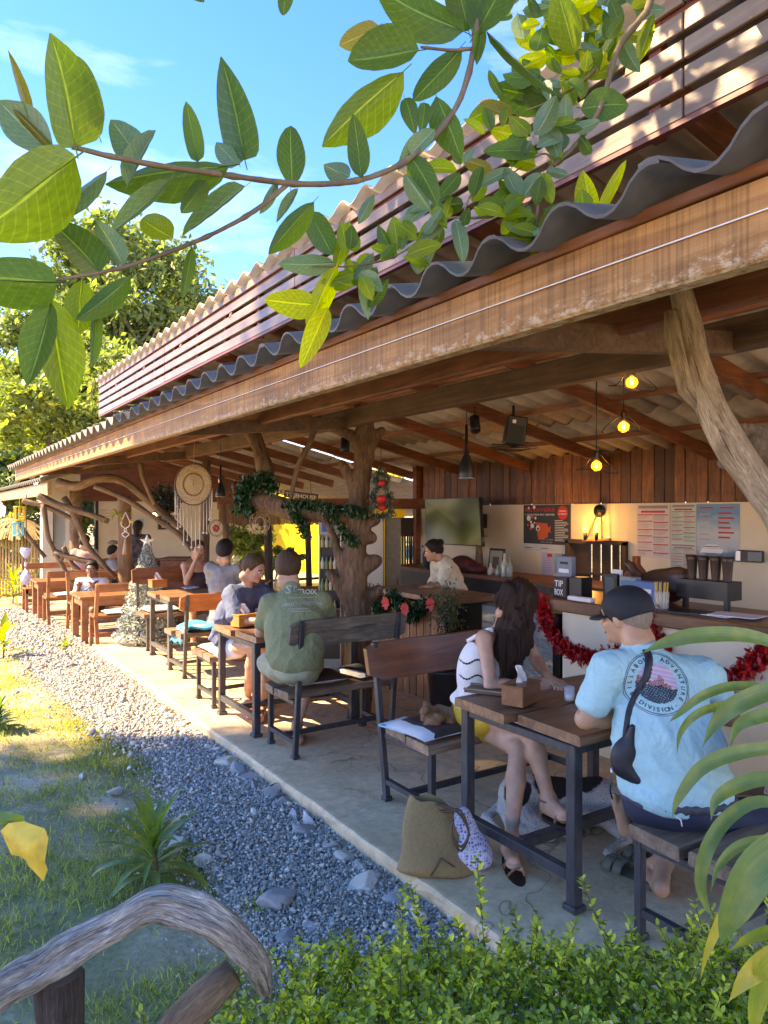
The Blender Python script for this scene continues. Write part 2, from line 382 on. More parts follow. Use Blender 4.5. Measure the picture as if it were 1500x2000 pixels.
def leafmat(name, c, back=None, trans=.45, rough=.4, veins=False, var=.25, vein_c=None, tint=(2.2, 2.2, .55)):
 m, t, b = _nodes(name)
 oi = t.nodes.new('ShaderNodeObjectInfo'); geo = t.nodes.new('ShaderNodeNewGeometry')
 rn = t.nodes.new('ShaderNodeMath'); rn.operation = 'FRACT'
 ad = t.nodes.new('ShaderNodeMath'); t.links.new(oi.outputs['Random'], ad.inputs[0]); t.links.new(geo.outputs['Random Per Island'], ad.inputs[1]); t.links.new(ad.outputs[0], rn.inputs[0])
 r = ramp(t, [(0, tuple(x * (1 - var) for x in c)), (.6, c), (1, (min(1, c[0] * (1 + 1.6 * var)), min(1, c[1] * (1 + var)), c[2]))])
 t.links.new(rn.outputs[0], r.inputs[0]); col = r.outputs[0]
 if veins:
  uv = t.nodes.new('ShaderNodeUVMap'); sp = t.nodes.new('ShaderNodeSeparateXYZ'); t.links.new(uv.outputs[0], sp.inputs[0])
  # u across -1..1, v along 0..1
  au = t.nodes.new('ShaderNodeMath'); au.operation = 'ABSOLUTE'; t.links.new(sp.outputs[0], au.inputs[0])
  ph = t.nodes.new('ShaderNodeMath'); ph.operation = 'MULTIPLY_ADD'; t.links.new(au.outputs[0], ph.inputs[0]); ph.inputs[1].default_value = -.22; t.links.new(sp.outputs[1], ph.inputs[2])
  fr = t.nodes.new('ShaderNodeMath'); fr.operation = 'MULTIPLY'; fr.inputs[1].default_value = 62; t.links.new(ph.outputs[0], fr.inputs[0])
  sn = t.nodes.new('ShaderNodeMath'); sn.operation = 'SINE'; t.links.new(fr.outputs[0], sn.inputs[0])
  side = t.nodes.new('ShaderNodeMapRange'); side.inputs['From Min'].default_value = .9; side.inputs['From Max'].default_value = 1.0; side.inputs['To Max'].default_value = .32; t.links.new(sn.outputs[0], side.inputs['Value'])
  mid = t.nodes.new('ShaderNodeMapRange'); mid.inputs['From Min'].default_value = .055; mid.inputs['From Max'].default_value = .02; t.links.new(au.outputs[0], mid.inputs['Value'])
  mxx = t.nodes.new('ShaderNodeMath'); mxx.operation = 'MAXIMUM'; t.links.new(side.outputs[0], mxx.inputs[0]); t.links.new(mid.outputs[0], mxx.inputs[1])
  vc = vein_c or (min(1, c[0] * 2.2 + .05), min(1, c[1] * 1.9 + .05), c[2] * 1.5 + .03)
  col = mixc(t, mxx.outputs[0], col, vc)
  bump(t, b, mxx.outputs[0], .25, .003)
  n4 = noise(t, uv.outputs[0], 9, 5); r4 = ramp(t, [(.3, (.75, .75, .75)), (.7, (1.15, 1.15, 1.15))]); t.links.new(n4, r4.inputs[0])
  col = mixc(t, 1.0, col, r4.outputs[0], 'MULTIPLY')
 t.links.new(col, b.inputs['Base Color']); b.inputs['Roughness'].default_value = rough; b.inputs['Specular IOR Level'].default_value = .35
 tr = t.nodes.new('ShaderNodeBsdfTranslucent')
 tcx = mixc(t, 1.0, col, tint, 'MULTIPLY'); t.links.new(tcx, tr.inputs['Color'])
 ms = t.nodes.new('ShaderNodeMixShader'); ms.inputs[0].default_value = trans
 t.links.new(b.outputs[0], ms.inputs[1]); t.links.new(tr.outputs[0], ms.inputs[2])
 t.links.new(ms.outputs[0], t.nodes['Material Output'].inputs['Surface']); return m
def glassmat(name, c=(.9, .95, .95), alpha=.25, rough=.03):
 m, t, b = _nodes(name); b.inputs['Base Color'].default_value = (*c, 1); b.inputs['Roughness'].default_value = rough
 b.inputs['Alpha'].default_value = alpha; return m
def glow(name, c, s):
 m, t, b = _nodes(name); b.inputs['Base Color'].default_value = (*c, 1); b.inputs['Emission Color'].default_value = (*c, 1); b.inputs['Emission Strength'].default_value = s; return m
# ------------------------------------------------------------------ palette
M = {}
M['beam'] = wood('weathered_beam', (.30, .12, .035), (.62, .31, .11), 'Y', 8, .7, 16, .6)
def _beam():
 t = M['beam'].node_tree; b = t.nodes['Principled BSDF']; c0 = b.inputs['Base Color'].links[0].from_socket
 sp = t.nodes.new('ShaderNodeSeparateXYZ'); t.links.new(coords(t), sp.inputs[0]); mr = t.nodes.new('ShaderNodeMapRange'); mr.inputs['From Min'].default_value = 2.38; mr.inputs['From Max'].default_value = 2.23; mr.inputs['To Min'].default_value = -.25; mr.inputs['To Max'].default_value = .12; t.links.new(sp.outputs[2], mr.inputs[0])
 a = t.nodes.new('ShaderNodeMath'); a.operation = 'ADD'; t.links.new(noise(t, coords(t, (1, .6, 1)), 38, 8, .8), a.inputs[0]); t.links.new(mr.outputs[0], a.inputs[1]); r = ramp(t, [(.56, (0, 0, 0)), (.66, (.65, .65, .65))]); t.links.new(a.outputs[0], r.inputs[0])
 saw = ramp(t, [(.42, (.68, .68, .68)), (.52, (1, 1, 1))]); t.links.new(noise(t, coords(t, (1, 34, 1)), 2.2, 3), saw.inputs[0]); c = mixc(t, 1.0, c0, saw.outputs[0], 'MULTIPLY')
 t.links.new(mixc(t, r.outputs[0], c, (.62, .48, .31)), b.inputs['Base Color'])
_beam()
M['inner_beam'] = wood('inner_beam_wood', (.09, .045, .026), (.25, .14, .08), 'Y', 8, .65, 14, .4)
M['red_wood'] = wood('red_brown_timber', (.11, .03, .013), (.32, .11, .045), 'X', 7, .55, 12, .3, rnd=.2)
M['red_wood_y'] = wood('red_brown_timber_long', (.13, .04, .017), (.36, .14, .06), 'Y', 7, .55, 12, .3, rnd=.25)
M['plank'] = wood('wall_plank_wood', (.08, .026, .011), (.36, .14, .055), 'Z', 7, .5, 14, .4, rnd=.55)
M['skirt'] = wood('skirt_board_wood', (.15, .095, .07), (.33, .225, .165), 'Y', 8, .4, 18, .25, rnd=.15)
M['paint_red'] = plain('red_painted_timber', (.16, .04, .025), .5)
M['sheet'] = plain('fibre_cement', (.42, .35, .285), .8, var=.22, scale=6, bmp=.3)
M['sheet_low'] = plain('grey_fibre_cement', (.10, .085, .075), .6, var=.3, scale=9, bmp=.35)
M['plaster'] = plain('cream_plaster', (.74, .62, .44), .85, var=.06, scale=3, bmp=.15)
M['plaster_grey'] = plain('grey_white_plaster', (.62, .58, .50), .85, var=.08, scale=3)
M['steel'] = wood('dark_steel_frame', (.018, .019, .024), (.07, .07, .075), 'Z', 10, .42, 4, .25, spec=.6)
M['steel_worn'] = wood('worn_steel_frame', (.04, .035, .032), (.16, .14, .12), 'Z', 10, .5, 4, .3)
M['slab'] = wood('rough_sawn_table_slab', (.16, .06, .03), (.46, .24, .13), 'X', 7, .38, 10, .5, rnd=.1, spec=.5)
M['slab_end'] = wood('pale_cut_slab', (.2, .12, .07), (.5, .36, .24), 'Y', 9, .7, 5, .6)
M['seat'] = wood('bench_seat_wood', (.12, .065, .04), (.40, .26, .17), 'X', 7, .6, 10, .5, rnd=.15)
M['back_red'] = wood('polished_red_backrest', (.14, .04, .018), (.34, .12, .05), 'X', 5, .3, 10, .25, spec=.6)
M['back_orange'] = wood('orange_varnished_backrest', (.38, .10, .035), (.62, .2, .07), 'X', 5, .35, 8, .2, spec=.5)
M['back_grey'] = wood('weathered_grey_backrest', (.07, .05, .035), (.36, .28, .2), 'X', 12, .85, 9, .9)
M['teak'] = wood('varnished_outdoor_timber', (.25, .085, .035), (.5, .2, .09), 'X', 5, .45, 8, .25)
M['drift'] = wood('silvery_driftwood', (.05, .036, .026), (.74, .69, .62), 'Z', 1, .75, 1, .9, kind='UV', spec=.3)
M['drift_brown'] = wood('brown_driftwood', (.10, .055, .03), (.42, .27, .16), 'Z', 1, .7, 1, 1.0, kind='UV')
M['drift_tan'] = wood('tan_bleached_trunk', (.26, .17, .095), (.68, .52, .34), 'Z', 1, .7, 1, .9, kind='UV')
M['log_dark'] = wood('dark_old_log', (.03, .02, .015), (.16, .11, .08), 'Z', 1, .8, 1, 1.0, kind='UV')
M['white'] = plain('white_cloth', (.78, .76, .72), .8, var=.05, scale=12, bmp=.3)
M['black'] = plain('black_plastic', (.012, .012, .014), .4, var=.2)
M['black_metal'] = plain('black_metal', (.02, .02, .022), .35, .4)
M['paper'] = plain('paper', (.75, .74, .72), .8, var=.03)
M['chrome'] = plain('grey_metal', (.4, .4, .4), .3, .9, var=.05)
# concrete deck
def concrete(name, c1, c2):
 m, t, b = _nodes(name); v = coords(t)
 n = noise(t, v, 1.3, 8, .6, .6); n2 = noise(t, v, 14, 6, .7); n3 = noise(t, v, 120, 2, .5)
 r = ramp(t, [(.3, c1), (.7, c2)]); t.links.new(n, r.inputs[0])
 r2 = ramp(t, [(.3, (.78, .78, .78)), (.7, (1.12, 1.12, 1.12))]); t.links.new(n2, r2.inputs[0])
 c = mixc(t, 1.0, r.outputs[0], r2.outputs[0], 'MULTIPLY')
 n5 = noise(t, coords(t, (1, 1, 1)), 2.3, 10, .75, 2.0); r5 = ramp(t, [(.47, (0, 0, 0)), (.5, (.35, .35, .35)), (.53, (0, 0, 0))]); t.links.new(n5, r5.inputs[0])
 c = mixc(t, r5.outputs[0], c, tuple(x * .62 for x in c1))
 r8 = ramp(t, [(.3, (.66, .62, .58)), (.45, (1, 1, 1)), (.7, (1.08, 1.06, 1.02))]); t.links.new(noise(t, v, 3.1, 9, .7, 1.2), r8.inputs[0]); c = mixc(t, 1.0, c, r8.outputs[0], 'MULTIPLY')
 t.links.new(c, b.inputs['Base Color']); b.inputs['Roughness'].default_value = .55
 vc = t.nodes.new('ShaderNodeTexVoronoi'); vc.feature = 'DISTANCE_TO_EDGE'; vc.inputs['Scale'].default_value = .55; wv = t.nodes.new('ShaderNodeVectorMath'); wv.operation = 'ADD'; nn = t.nodes.new('ShaderNodeTexNoise'); nn.inputs['Scale'].default_value = 3; t.links.new(v, nn.inputs['Vector']); t.links.new(v, wv.inputs[0]); t.links.new(nn.outputs['Color'], wv.inputs[1]); t.links.new(wv.outputs[0], vc.inputs['Vector']); r9 = ramp(t, [(.0, (.45, .4, .35)), (.006, (1, 1, 1))]); t.links.new(vc.outputs['Distance'], r9.inputs[0]); t.links.new(mixc(t, 1.0, c, r9.outputs[0], 'MULTIPLY'), b.inputs['Base Color'])
 bump(t, b, mixc(t, .5, n2, n3), .45, .005); return m
M['deck'] = concrete('trowelled_concrete', (.58, .40, .23), (.86, .64, .41))
M['deck_edge'] = M['deck']
# ------------------------------------------------------------------ ground
def ground_h(x, y):
 base = -.105
 if x > 1.2: return base - .01
 return base + .035 * mnoise.noise(Vector((x * 1.1, y * 1.1, 0))) + .012 * mnoise.noise(Vector((x * 5, y * 5, 3))) + max(0, .03 * (1 - x) * min(1, y / 4))
def ground():
 xs = np.concatenate([[-400, -120, -50, -20, -8, -4, -2], np.arange(-1.2, 2.41, .06), [3, 6, 12, 30, 80, 200, 500]])
 ys = np.concatenate([[-300, -60, -15, -4, -1], np.arange(0, 16.1, .1), [18, 22, 30, 45, 80, 200, 700]])
 vs = [(x, y, ground_h(x, y) if -1.3 < x < 2.5 and -.5 < y < 16.2 else -.14) for x in xs for y in ys]
 n = len(ys); a = np.arange(len(xs) * n).reshape(len(xs), n)
 f = np.stack([a[:-1, :-1], a[1:, :-1], a[1:, 1:], a[:-1, 1:]], -1).reshape(-1, 4)
 me = fast_mesh('ground', np.array(vs), f, True)
 m, t, b = _nodes('soil_and_moss'); v = coords(t)
 n1 = noise(t, v, 1.1, 8, .65, .5); n2 = noise(t, v, 30, 6, .7)
 r = ramp(t, [(.38, (.22, .22, .09)), (.5, (.38, .31, .17)), (.62, (.68, .50, .36))]); t.links.new(n1, r.inputs[0])
 r2 = ramp(t, [(.3, (.7, .7, .7)), (.7, (1.25, 1.2, 1.15))]); t.links.new(n2, r2.inputs[0])
 t.links.new(mixc(t, 1.0, r.outputs[0], r2.outputs[0], 'MULTIPLY'), b.inputs['Base Color']); b.inputs['Roughness'].default_value = .95
 bump(t, b, n2, .8, .02)
 tag(obj('ground', me, m), kind='structure')
ground()
EDGE = 1.98
def deck():
 # upper slab with a slightly wobbly poured edge
 mb = MB(); ys = np.arange(-3, 9.96, .12); N = len(ys); vs = []
 def e(y): return EDGE + .012 * mnoise.noise(Vector((0, y * 1.7, 1))) + .01 * mnoise.noise(Vector((0, y * 7, 5)))
 prof = [(.0, -.16, 0), (.0, -.05, 1), (-.004, -.015, 1), (.012, -.002, 0), (.03, 0, 0)]
 for y in ys:
  for dx, z, k in prof: vs.append((e(y) + dx + (.01 * mnoise.noise(Vector((z * 20, y * 9, 2))) if k else 0), y, z))
  vs.append((12, y, 0))
 K = len(prof) + 1; fs = []
 for i in range(N - 1):
  for j in range(K - 1): fs.append((i * K + j, i * K + j + 1, (i + 1) * K + j + 1, (i + 1) * K + j))
 fs.append([(N - 1) * K + j for j in range(K)][::-1] + [(N - 1) * K, ][:0])
 mb.add(vs, [f[::-1] for f in fs])
 end = [(N - 1) * K]  # far end face
 mb.add([(EDGE, ys[-1], -.16), (12, ys[-1], -.16), (12, ys[-1], 0), (EDGE, ys[-1], -.003)], [(0, 1, 2, 3)])
 tag(mb.build('deck_floor', M['deck']), kind='structure')
 mb = MB(); mb.add([(1.98, 9.955, -.085), (1.72, 17.2, -.085), (12, 17.2, -.085), (12, 9.955, -.085)], [(0, 3, 2, 1)])
 mb.add([(12, 17.2, -.02), (12, 30, -.02), (5, 30, -.02), (5, 17.2, -.02)], [(0, 1, 2, 3)])
 tag(mb.build('lower_terrace_floor', concrete('terrace_screed', (.38, .32, .24), (.5, .45, .36))), kind='structure')
 mb = MB(); mb.bar((1.95, 8.9, -.115), (1.66, 17.2, -.115), .11, .09, bev=.015)
 tag(mb.build('kerb', plain('terracotta_kerb', (.42, .2, .11), .8, var=.25, scale=14, bmp=.5)), kind='structure')
deck()
# ------------------------------------------------------------------ building: corrugated roofs
PITCH = .26
def sheet_mesh(L, waves=2, amp=.034, thick=.008, seg=10):
 """X along the fall (0..L), Y across"""
 n = waves * seg + 3; ys = [(i - 1) / seg * PITCH for i in range(n)]
 def prof(y):
  c = math.cos(2 * math.pi * y / PITCH); return amp * (1.25 * c / (abs(c) * .35 + .9) )
 vs = []
 for side in (0, 1):
  for x in (0, L):
   for y in ys: vs.append((x, y, prof(y) - side * thick))
 f = []
 for i in range(n - 1):
  f.append((i, n + i, n + i + 1, i + 1)); b = 2 * n
  f.append((b + i, b + i + 1, b + n + i + 1, b + n + i))
  f.append((i, i + 1, b + i + 1, b + i)); f.append((n + i, b + n + i, b + n + i + 1, n + i + 1))
 me = bpy.data.meshes.new('roof_sheet'); me.from_pydata(vs, [], f)
 me.polygons.foreach_set('use_smooth', [i % 4 < 2 for i in range(len(f))]); me.update(); return me
bld = thing('cafe_building', 'open-fronted timber cafe with corrugated roofs above a concrete deck', 'building', (2, 4, 0))
XU = 2.2; ZU = CAMZ + .857 * XU - .03; SU = -.23      # upper roof front edge, crest height, fall
def zu(X): return ZU + SU * (X - XU)
def roof(name, x0, zf, slope, y0, y1, lens, mat, near_over=True):
 r = bpy.data.objects.new(name, None); link(r); r.parent = bld; r.matrix_parent_inverse = Matrix.Translation(-Vector(bld.location))
 rot = Euler_y(-math.atan(slope)); x = x0; ca = math.cos(math.atan(slope))
 for row, L in enumerate(lens):
  me = sheet_mesh(L + .12); me.materials.append(mat)
  for i in range(int(round((y1 - y0) / (2 * PITCH)))):
   o = bpy.data.objects.new('roof_sheet', me); link(o); o.parent = r
   o.location = (x, y0 + i * 2 * PITCH, zf(x) + (.010 if (slope < 0) == (row % 2 == 0) else 0) + .004 * (i % 2) + random.uniform(-.002, .002))
   o.rotation_euler = (random.uniform(-.004, .004), rot, random.uniform(-.004, .004))
  x += L * ca
 return r
def Euler_y(a): return a
roof('upper_roof', XU, zu, SU, -1.6, 10.9, [1.3, 1.3, 1.3, 1.3], M['sheet'])
XL = 1.35; ZL = CAMZ + .563 * XL - .03
def zl(X): return ZL + .2 * (X - XL)
roof('front_awning_roof', XL, zl, .2, -1.07, 13.5, [1.0, .95], M['sheet_low'])
mb = MB()                                             # roof over the rear hall, seen from below
fr = bpy.data.objects.new('rear_roof', None); link(fr); fr.parent = bld; fr.matrix_parent_inverse = Matrix.Translation(-Vector(bld.location))
me = sheet_mesh(1.5); me.materials.append(M['sheet'])
for row in range(5):
 for i in range(13):
  o = bpy.data.objects.new('roof_sheet', me); link(o); o.parent = fr
  X = 3.25 + row * 1.42; o.location = (X, 10.95 + i * .48, zu(X) - .05 + .01 * (row % 2)); o.rotation_euler = (0, -math.atan(SU), 0)
def part(name, mb, mat, parent=None): return mb.build(name, mat, parent or bld)
# purlins, rafters
for X in (2.45, 3.4, 4.4, 5.45, 6.4):
 mb = MB(); mb.bar((X, -1.6, zu(X) - .062), (X, 10.85, zu(X) - .062), .045, .05); part('purlin', mb, M['red_wood_y'])
for k in range(-3, 6):
 Y = 4.47 + 1.35 * k
 if Y > 10.7: continue
 mb = MB(); mb.bar((XU + .06, Y, zu(XU + .06) - .15), (7.0, Y, zu(7.0) - .15), .055, .12, bev=.004); part('rafter', mb, M['red_wood'])
for k in range(5):
 Y = 11.3 + 1.3 * k; mb = MB(); mb.bar((3.3, Y, zu(3.3) - .2), (7.0, Y, zu(7.0) - .2), .06, .14); part('rafter', mb, M['red_wood'])
for X in (3.6, 4.9, 6.2):
 mb = MB(); mb.bar((X, 10.9, zu(X) - .11), (X, 17, zu(X) - .11), .05, .05); part('purlin', mb, M['red_wood_y'])
for k in range(-1, 13):
 Y = .62 + 1.1 * k
 if k in (0,): continue
 mb = MB(); mb.bar((1.53, Y, zl(1.53) - .09), (3.1, Y, zl(3.1) - .09), .045, .09); part('awning_rafter', mb, M['red_wood'])
mb = MB(); mb.bar((2.1, -1, zl(2.1) - .045), (2.1, 13.4, zl(2.1) - .045), .04, .03); part('purlin', mb, M['red_wood_y'])
# fascia beam with lip, inner beams
XB = 1.47
def beam(name, X0, z0, z1, y0, y1, wd, mat, seed=0, bev=.008):
 mb = MB(); n = 60; vs = []
 for i in range(n):
  y = y0 + (y1 - y0) * i / (n - 1); q = .004 * mnoise.noise(Vector((y * 2, seed, 0)))
  c = [(0, z0 + bev), (bev, z0), (wd - bev, z0), (wd, z0 + bev), (wd, z1), (0, z1)]
  for a, z in c: vs.append((X0 + a + q, y, z + q))
 fs = [(i * 6 + j, (i + 1) * 6 + j, (i + 1) * 6 + (j + 1) % 6, i * 6 + (j + 1) % 6) for i in range(n - 1) for j in range(6)]
 fs += [tuple(range(6))[::-1], tuple((n - 1) * 6 + j for j in range(6))]
 mb.add(vs, [f[::-1] for f in fs]); return part(name, mb, mat)
zb0, zb1 = CAMZ + .353 * XB, CAMZ + .468 * XB
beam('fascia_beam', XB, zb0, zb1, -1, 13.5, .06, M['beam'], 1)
beam('beam_lip', XB - .012, zb1 + .003, zb1 + .03, -1, 13.45, .075, M['red_wood_y'], 2, .003)
mb = MB(); mb.bar((XB - .006, -1, zb0 + .1), (XB - .006, 13.4, zb0 + .095), .003, .003); part('fairy_light_cable', mb, M['white'])
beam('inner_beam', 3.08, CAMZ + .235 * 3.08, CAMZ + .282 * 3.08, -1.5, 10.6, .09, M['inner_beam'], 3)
beam('tie_beam', 2.68, CAMZ + .30 * 2.68, CAMZ + .338 * 2.68, 2.15, 10.6, .05, M['red_wood_y'], 4)
beam('tie_beam', 2.3, 2.40, 2.50, -.5, 13, .05, M['red_wood_y'], 5)
# transverse ties from fascia to inner beam
for Y in (1.9, 5.35, 9.6, 12.4):
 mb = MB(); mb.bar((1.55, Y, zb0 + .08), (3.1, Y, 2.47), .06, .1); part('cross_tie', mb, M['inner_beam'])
# louvred skirt of the upper roof
skx = XU + .06
bounds = [(.607, .640), (.653, .685), (.698, .729), (.742, .772), (.785, .812)]
for a, b_ in bounds:
 za, zb = CAMZ + a * skx, CAMZ + b_ * skx
 cuts = [-1.6, 1.55, 4.6, 7.7, 10.9]
 for y0, y1 in zip(cuts[:-1], cuts[1:]):
  mb = MB(); mb.bar((skx, y0 + .004, (za + zb) / 2), (skx, y1 - .004, (za + zb) / 2 + random.uniform(-.004, .004)), .018, zb - za, bev=.003); part('skirt_board', mb, M['skirt'])
mb = MB(); mb.bar((skx + .006, -1.6, CAMZ + .607 * skx - .012), (skx + .006, 10.9, CAMZ + .607 * skx - .012), .03, .018); part('skirt_edge_strip', mb, M['paint_red'])
mb = MB(); mb.bar((skx + .03, -1.6, ZU - .1), (skx + .03, 10.9, ZU - .1), .03, .07); part('skirt_edge_strip', mb, M['paint_red'])
for k in range(18):
 Y = -1.2 + .72 * k
 if Y > 10.8: break
 mb = MB(); mb.box((skx + .032, Y, CAMZ + .715 * skx), (.04, .05, .27 * skx * .86)); part('skirt_stud', mb, M['paint_red'])
mb = MB()                                            # gable end of the upper roof
for i in range(5):
 z = CAMZ + .62 * skx + i * .11; mb.bar((skx, 10.93, z), (skx + 3.0 - i * .1, 10.93, z - .0), .018, .085)
part('gable_boards', mb, M['skirt'])
# back wall X = 7
XW = 7.0; ZW = 1.81
bw = MB()
def wallbox(mbx, y0, y1, z0, z1, x0=XW, t=.14): mbx.box((x0 + t / 2, (y0 + y1) / 2, (z0 + z1) / 2), (t, y1 - y0, z1 - z0))
wallbox(bw, -1, 5.58, 0, ZW); wallbox(bw, 6.42, 9.67, 0, ZW); wallbox(bw, 5.58, 6.42, 1.33, ZW); wallbox(bw, 5.58, 6.42, 0, .6)
wl = part('back_wall', bw, M['plaster'])
mb = MB(); mb.box((XW + .09, 4.3, 2.3), (.08, 10.7, .96)); part('wall_backing', mb, M['plank'])
pm = MB(); pm.box((0, 0, 0), (.022, .14, 1), bev=.004); pme = pm.mesh('plank'); pme.materials.append(M['plank'])
y = 9.6; k = 0
while y > .3:
 wdt = random.uniform(.125, .165)
 o = bpy.data.objects.new('plank', pme); link(o); o.parent = wl
 zt = zu(XW) - .02; o.location = (XW + .035 - random.choice([0, 0, .012]), y - wdt / 2, (ZW + zt) / 2); o.scale = (1, (wdt - .008) / .14, zt - ZW)
 y -= wdt; k += 1
mb = MB(); mb.box((XW + .02, 9.70, 1.25), (.2, .1, 2.5)); part('corner_post', mb, M['red_wood'])
# barred hatch window in the back wall
wn = MB(); wn.box((XW + .05, 6.44, .965), (.2, .05, .78)); wn.box((XW + .05, 5.56, .965), (.2, .05, .78)); wn.box((XW + .05, 6.0, 1.345), (.2, .93, .05)); wn.box((XW + .04, 6.0, .585), (.26, .93, .04))
hatch = part('window_frame', wn, M['log_dark'])
for i, (yy, wb) in enumerate(((5.64, .12), (5.775, .09), (5.92, .12), (6.07, .11), (6.28, .24))):
 mb = MB(); mb.box((XW + .08, yy, .96), (.03, wb, .72)); o = mb.build('window_bar', M['log_dark']); o.parent = hatch
mb = MB(); mb.box((XW + .06, 6.0, .95), (.02, .84, .03)); o = mb.build('window_bar', M['log_dark']); o.parent = hatch
# posts at the back and end walls of the rear hall
yw = plain('yellow_paint', (.80, .52, .02), .8, var=.04)
mb = MB(); mb.box((9.6, 20.5, 1.3), (.2, 13, 2.9)); tag(mb.build('yellow_wall', yw), 'bright yellow painted outer wall seen through the back of the hall', 'wall')
# ------------------------------------------------------------------ text and flat print
_tc = {}
def text_geo(s, bold=False):
 if (s, bold) in _tc: return _tc[(s, bold)]
 cu = bpy.data.curves.new('lettering', 'FONT'); cu.body = s; cu.size = 1; cu.resolution_u = 2
 if bold: cu.offset = .018
 o = bpy.data.objects.new('lettering', cu); link(o); dg = bpy.context.evaluated_depsgraph_get()
 me = o.evaluated_get(dg).to_mesh()
 v = np.array([tuple(q.co) for q in me.vertices]) if len(me.vertices) else np.zeros((0, 3)); f = [tuple(p.vertices) for p in me.polygons]
 o.evaluated_get(dg).to_mesh_clear(); bpy.data.objects.remove(o); bpy.data.curves.remove(cu)
 _tc[(s, bold)] = (v, f); return v, f
def put_text(mb, s, origin, U, Vv, h, mi=0, width=None, align='L', bold=False):
 v, f = text_geo(s, bold)
 if not len(v): return
 sc = h / .72; w0 = v[:, 0].max() - v[:, 0].min(); sx = sc if width is None else width / w0
 x = (v[:, 0] - v[:, 0].min()) * sx
 if align == 'C': x = x - w0 * sx / 2
 o = np.array(origin); U = np.array(U); Vv = np.array(Vv)
 mb.add(o + x[:, None] * U + (v[:, 1] * sc)[:, None] * Vv, f, mi)
def quad(mb, o, U, Vv, x0, y0, x1, y1, mi=0, n=1):
 o = np.array(o); U = np.array(U); Vv = np.array(Vv)
 mb.add([o + U * a + Vv * b for a, b in ((x0, y0), (x1, y0), (x1, y1), (x0, y1))], [(0, 1, 2, 3)], mi)
def disc(mb, o, U, Vv, cx, cy, r, mi=0, n=24, r0=0):
 o = np.array(o); U = np.array(U); Vv = np.array(Vv)
 pts = [o + U * (cx + r * math.cos(2 * math.pi * i / n)) + Vv * (cy + r * math.sin(2 * math.pi * i / n)) for i in range(n)]
 if r0:
  pts += [o + U * (cx + r0 * math.cos(2 * math.pi * i / n)) + Vv * (cy + r0 * math.sin(2 * math.pi * i / n)) for i in range(n)]
  mb.add(pts, [(i, (i + 1) % n, n + (i + 1) % n, n + i) for i in range(n)], mi)
 else: mb.add(pts, [tuple(range(n))], mi)
INK = {}
def ink(name, c):
 if name not in INK: INK[name] = plain('print_' + name, c, .6, var=.04, bmp=0)
 return INK[name]
# ------------------------------------------------------------------ furniture
def plank_along_x(mb, x0, x1, y0, y1, z0, z1, mi=0, seed=0, wob=.012):
 """live-edge slab with wavy long edges and slightly skewed ends"""
 n = 14; vs = []
 sk = .02 * math.sin(seed * 3.3)
 for i in range(n):
  t = i / (n - 1); x = x0 + (x1 - x0) * t
  a = y0 + wob * mnoise.noise(Vector((x * 4, seed, 1))); b = y1 + wob * mnoise.noise(Vector((x * 4, seed, 9)))
  e = .006; hz = .003 * mnoise.noise(Vector((x * 5, seed, 4)))
  for (y, z) in ((a, z0 + e), (a + e, z0), (b - e, z0), (b, z0 + e), (b - .002, z1 - e), (b - e - .003, z1 + hz), (a + e + .003, z1 + hz), (a + .002, z1 - e)):
   vs.append((x + (sk * (y - a) / max(b - a, .01) if i in (0, n - 1) else 0), y, z))
 fs = [(i * 8 + j, i * 8 + (j + 1) % 8, (i + 1) * 8 + (j + 1) % 8, (i + 1) * 8 + j) for i in range(n - 1) for j in range(8)]
 fs += [tuple(range(8)), tuple((n - 1) * 8 + j for j in range(8))[::-1]]
 mb.add(vs, [f[::-1] for f in fs], mi)
def leg(mb, x, y, z1, s=.036, foot=True, z0=0, top=None):
 tx, ty = top if top else (x, y)
 mb.bar((x, y, z0 + .02), (tx, ty, z1), s, s, bev=.004, up=(0, 1, 0))
 if foot: mb.box((x, y, z0 + .014), (s * 1.45, s * 1.45, .028), bev=.005)
def table(label, x0, x1, y0, y1, ins=.05, slab=None, steel=None, s=.052, z0=0):
 t = thing('cafe_table', label, 'table', (x0, y0, z0), 'slab-topped steel tables')
 slab = slab or M['slab']; steel = steel or M['steel']; ym = (y0 + y1) / 2
 mb = MB(); plank_along_x(mb, x0 + .03, x1, y0, ym - .012, .715, .762, seed=x0 * 9 + y0); mb.build('tabletop_plank', slab, t)
 mb = MB(); plank_along_x(mb, x0 - .01, x1 - .03, ym + .012, y1, .713, .76, seed=x0 * 7 + y1); mb.build('tabletop_plank', slab, t)
 ax, bx = x0 + ins, x1 - ins - .04; ay, by = y0 + .05, y1 - .05
 for x in (ax, bx):
  for y in (ay, by):
   mb = MB(); leg(mb, x, y, .712, s); mb.build('leg', steel, t)
 def rail(a, b, q): mb = MB(); mb.bar(a, b, q, q, bev=.003); mb.build('stretcher', steel, t)
 for x in (ax, bx): rail((x, ay + s / 2, .145), (x, by - s / 2, .145), s * .9); rail((x, ay + s / 2, .69), (x, by - s / 2, .69), .037)
 for y in (ay, by): rail((ax + s / 2, y, .69), (bx - s / 2, y, .69), .037)
 rail((ax + s / 2, (ay + by) / 2, .145), (bx - s / 2, (ay + by) / 2, .145), s * .9); return t
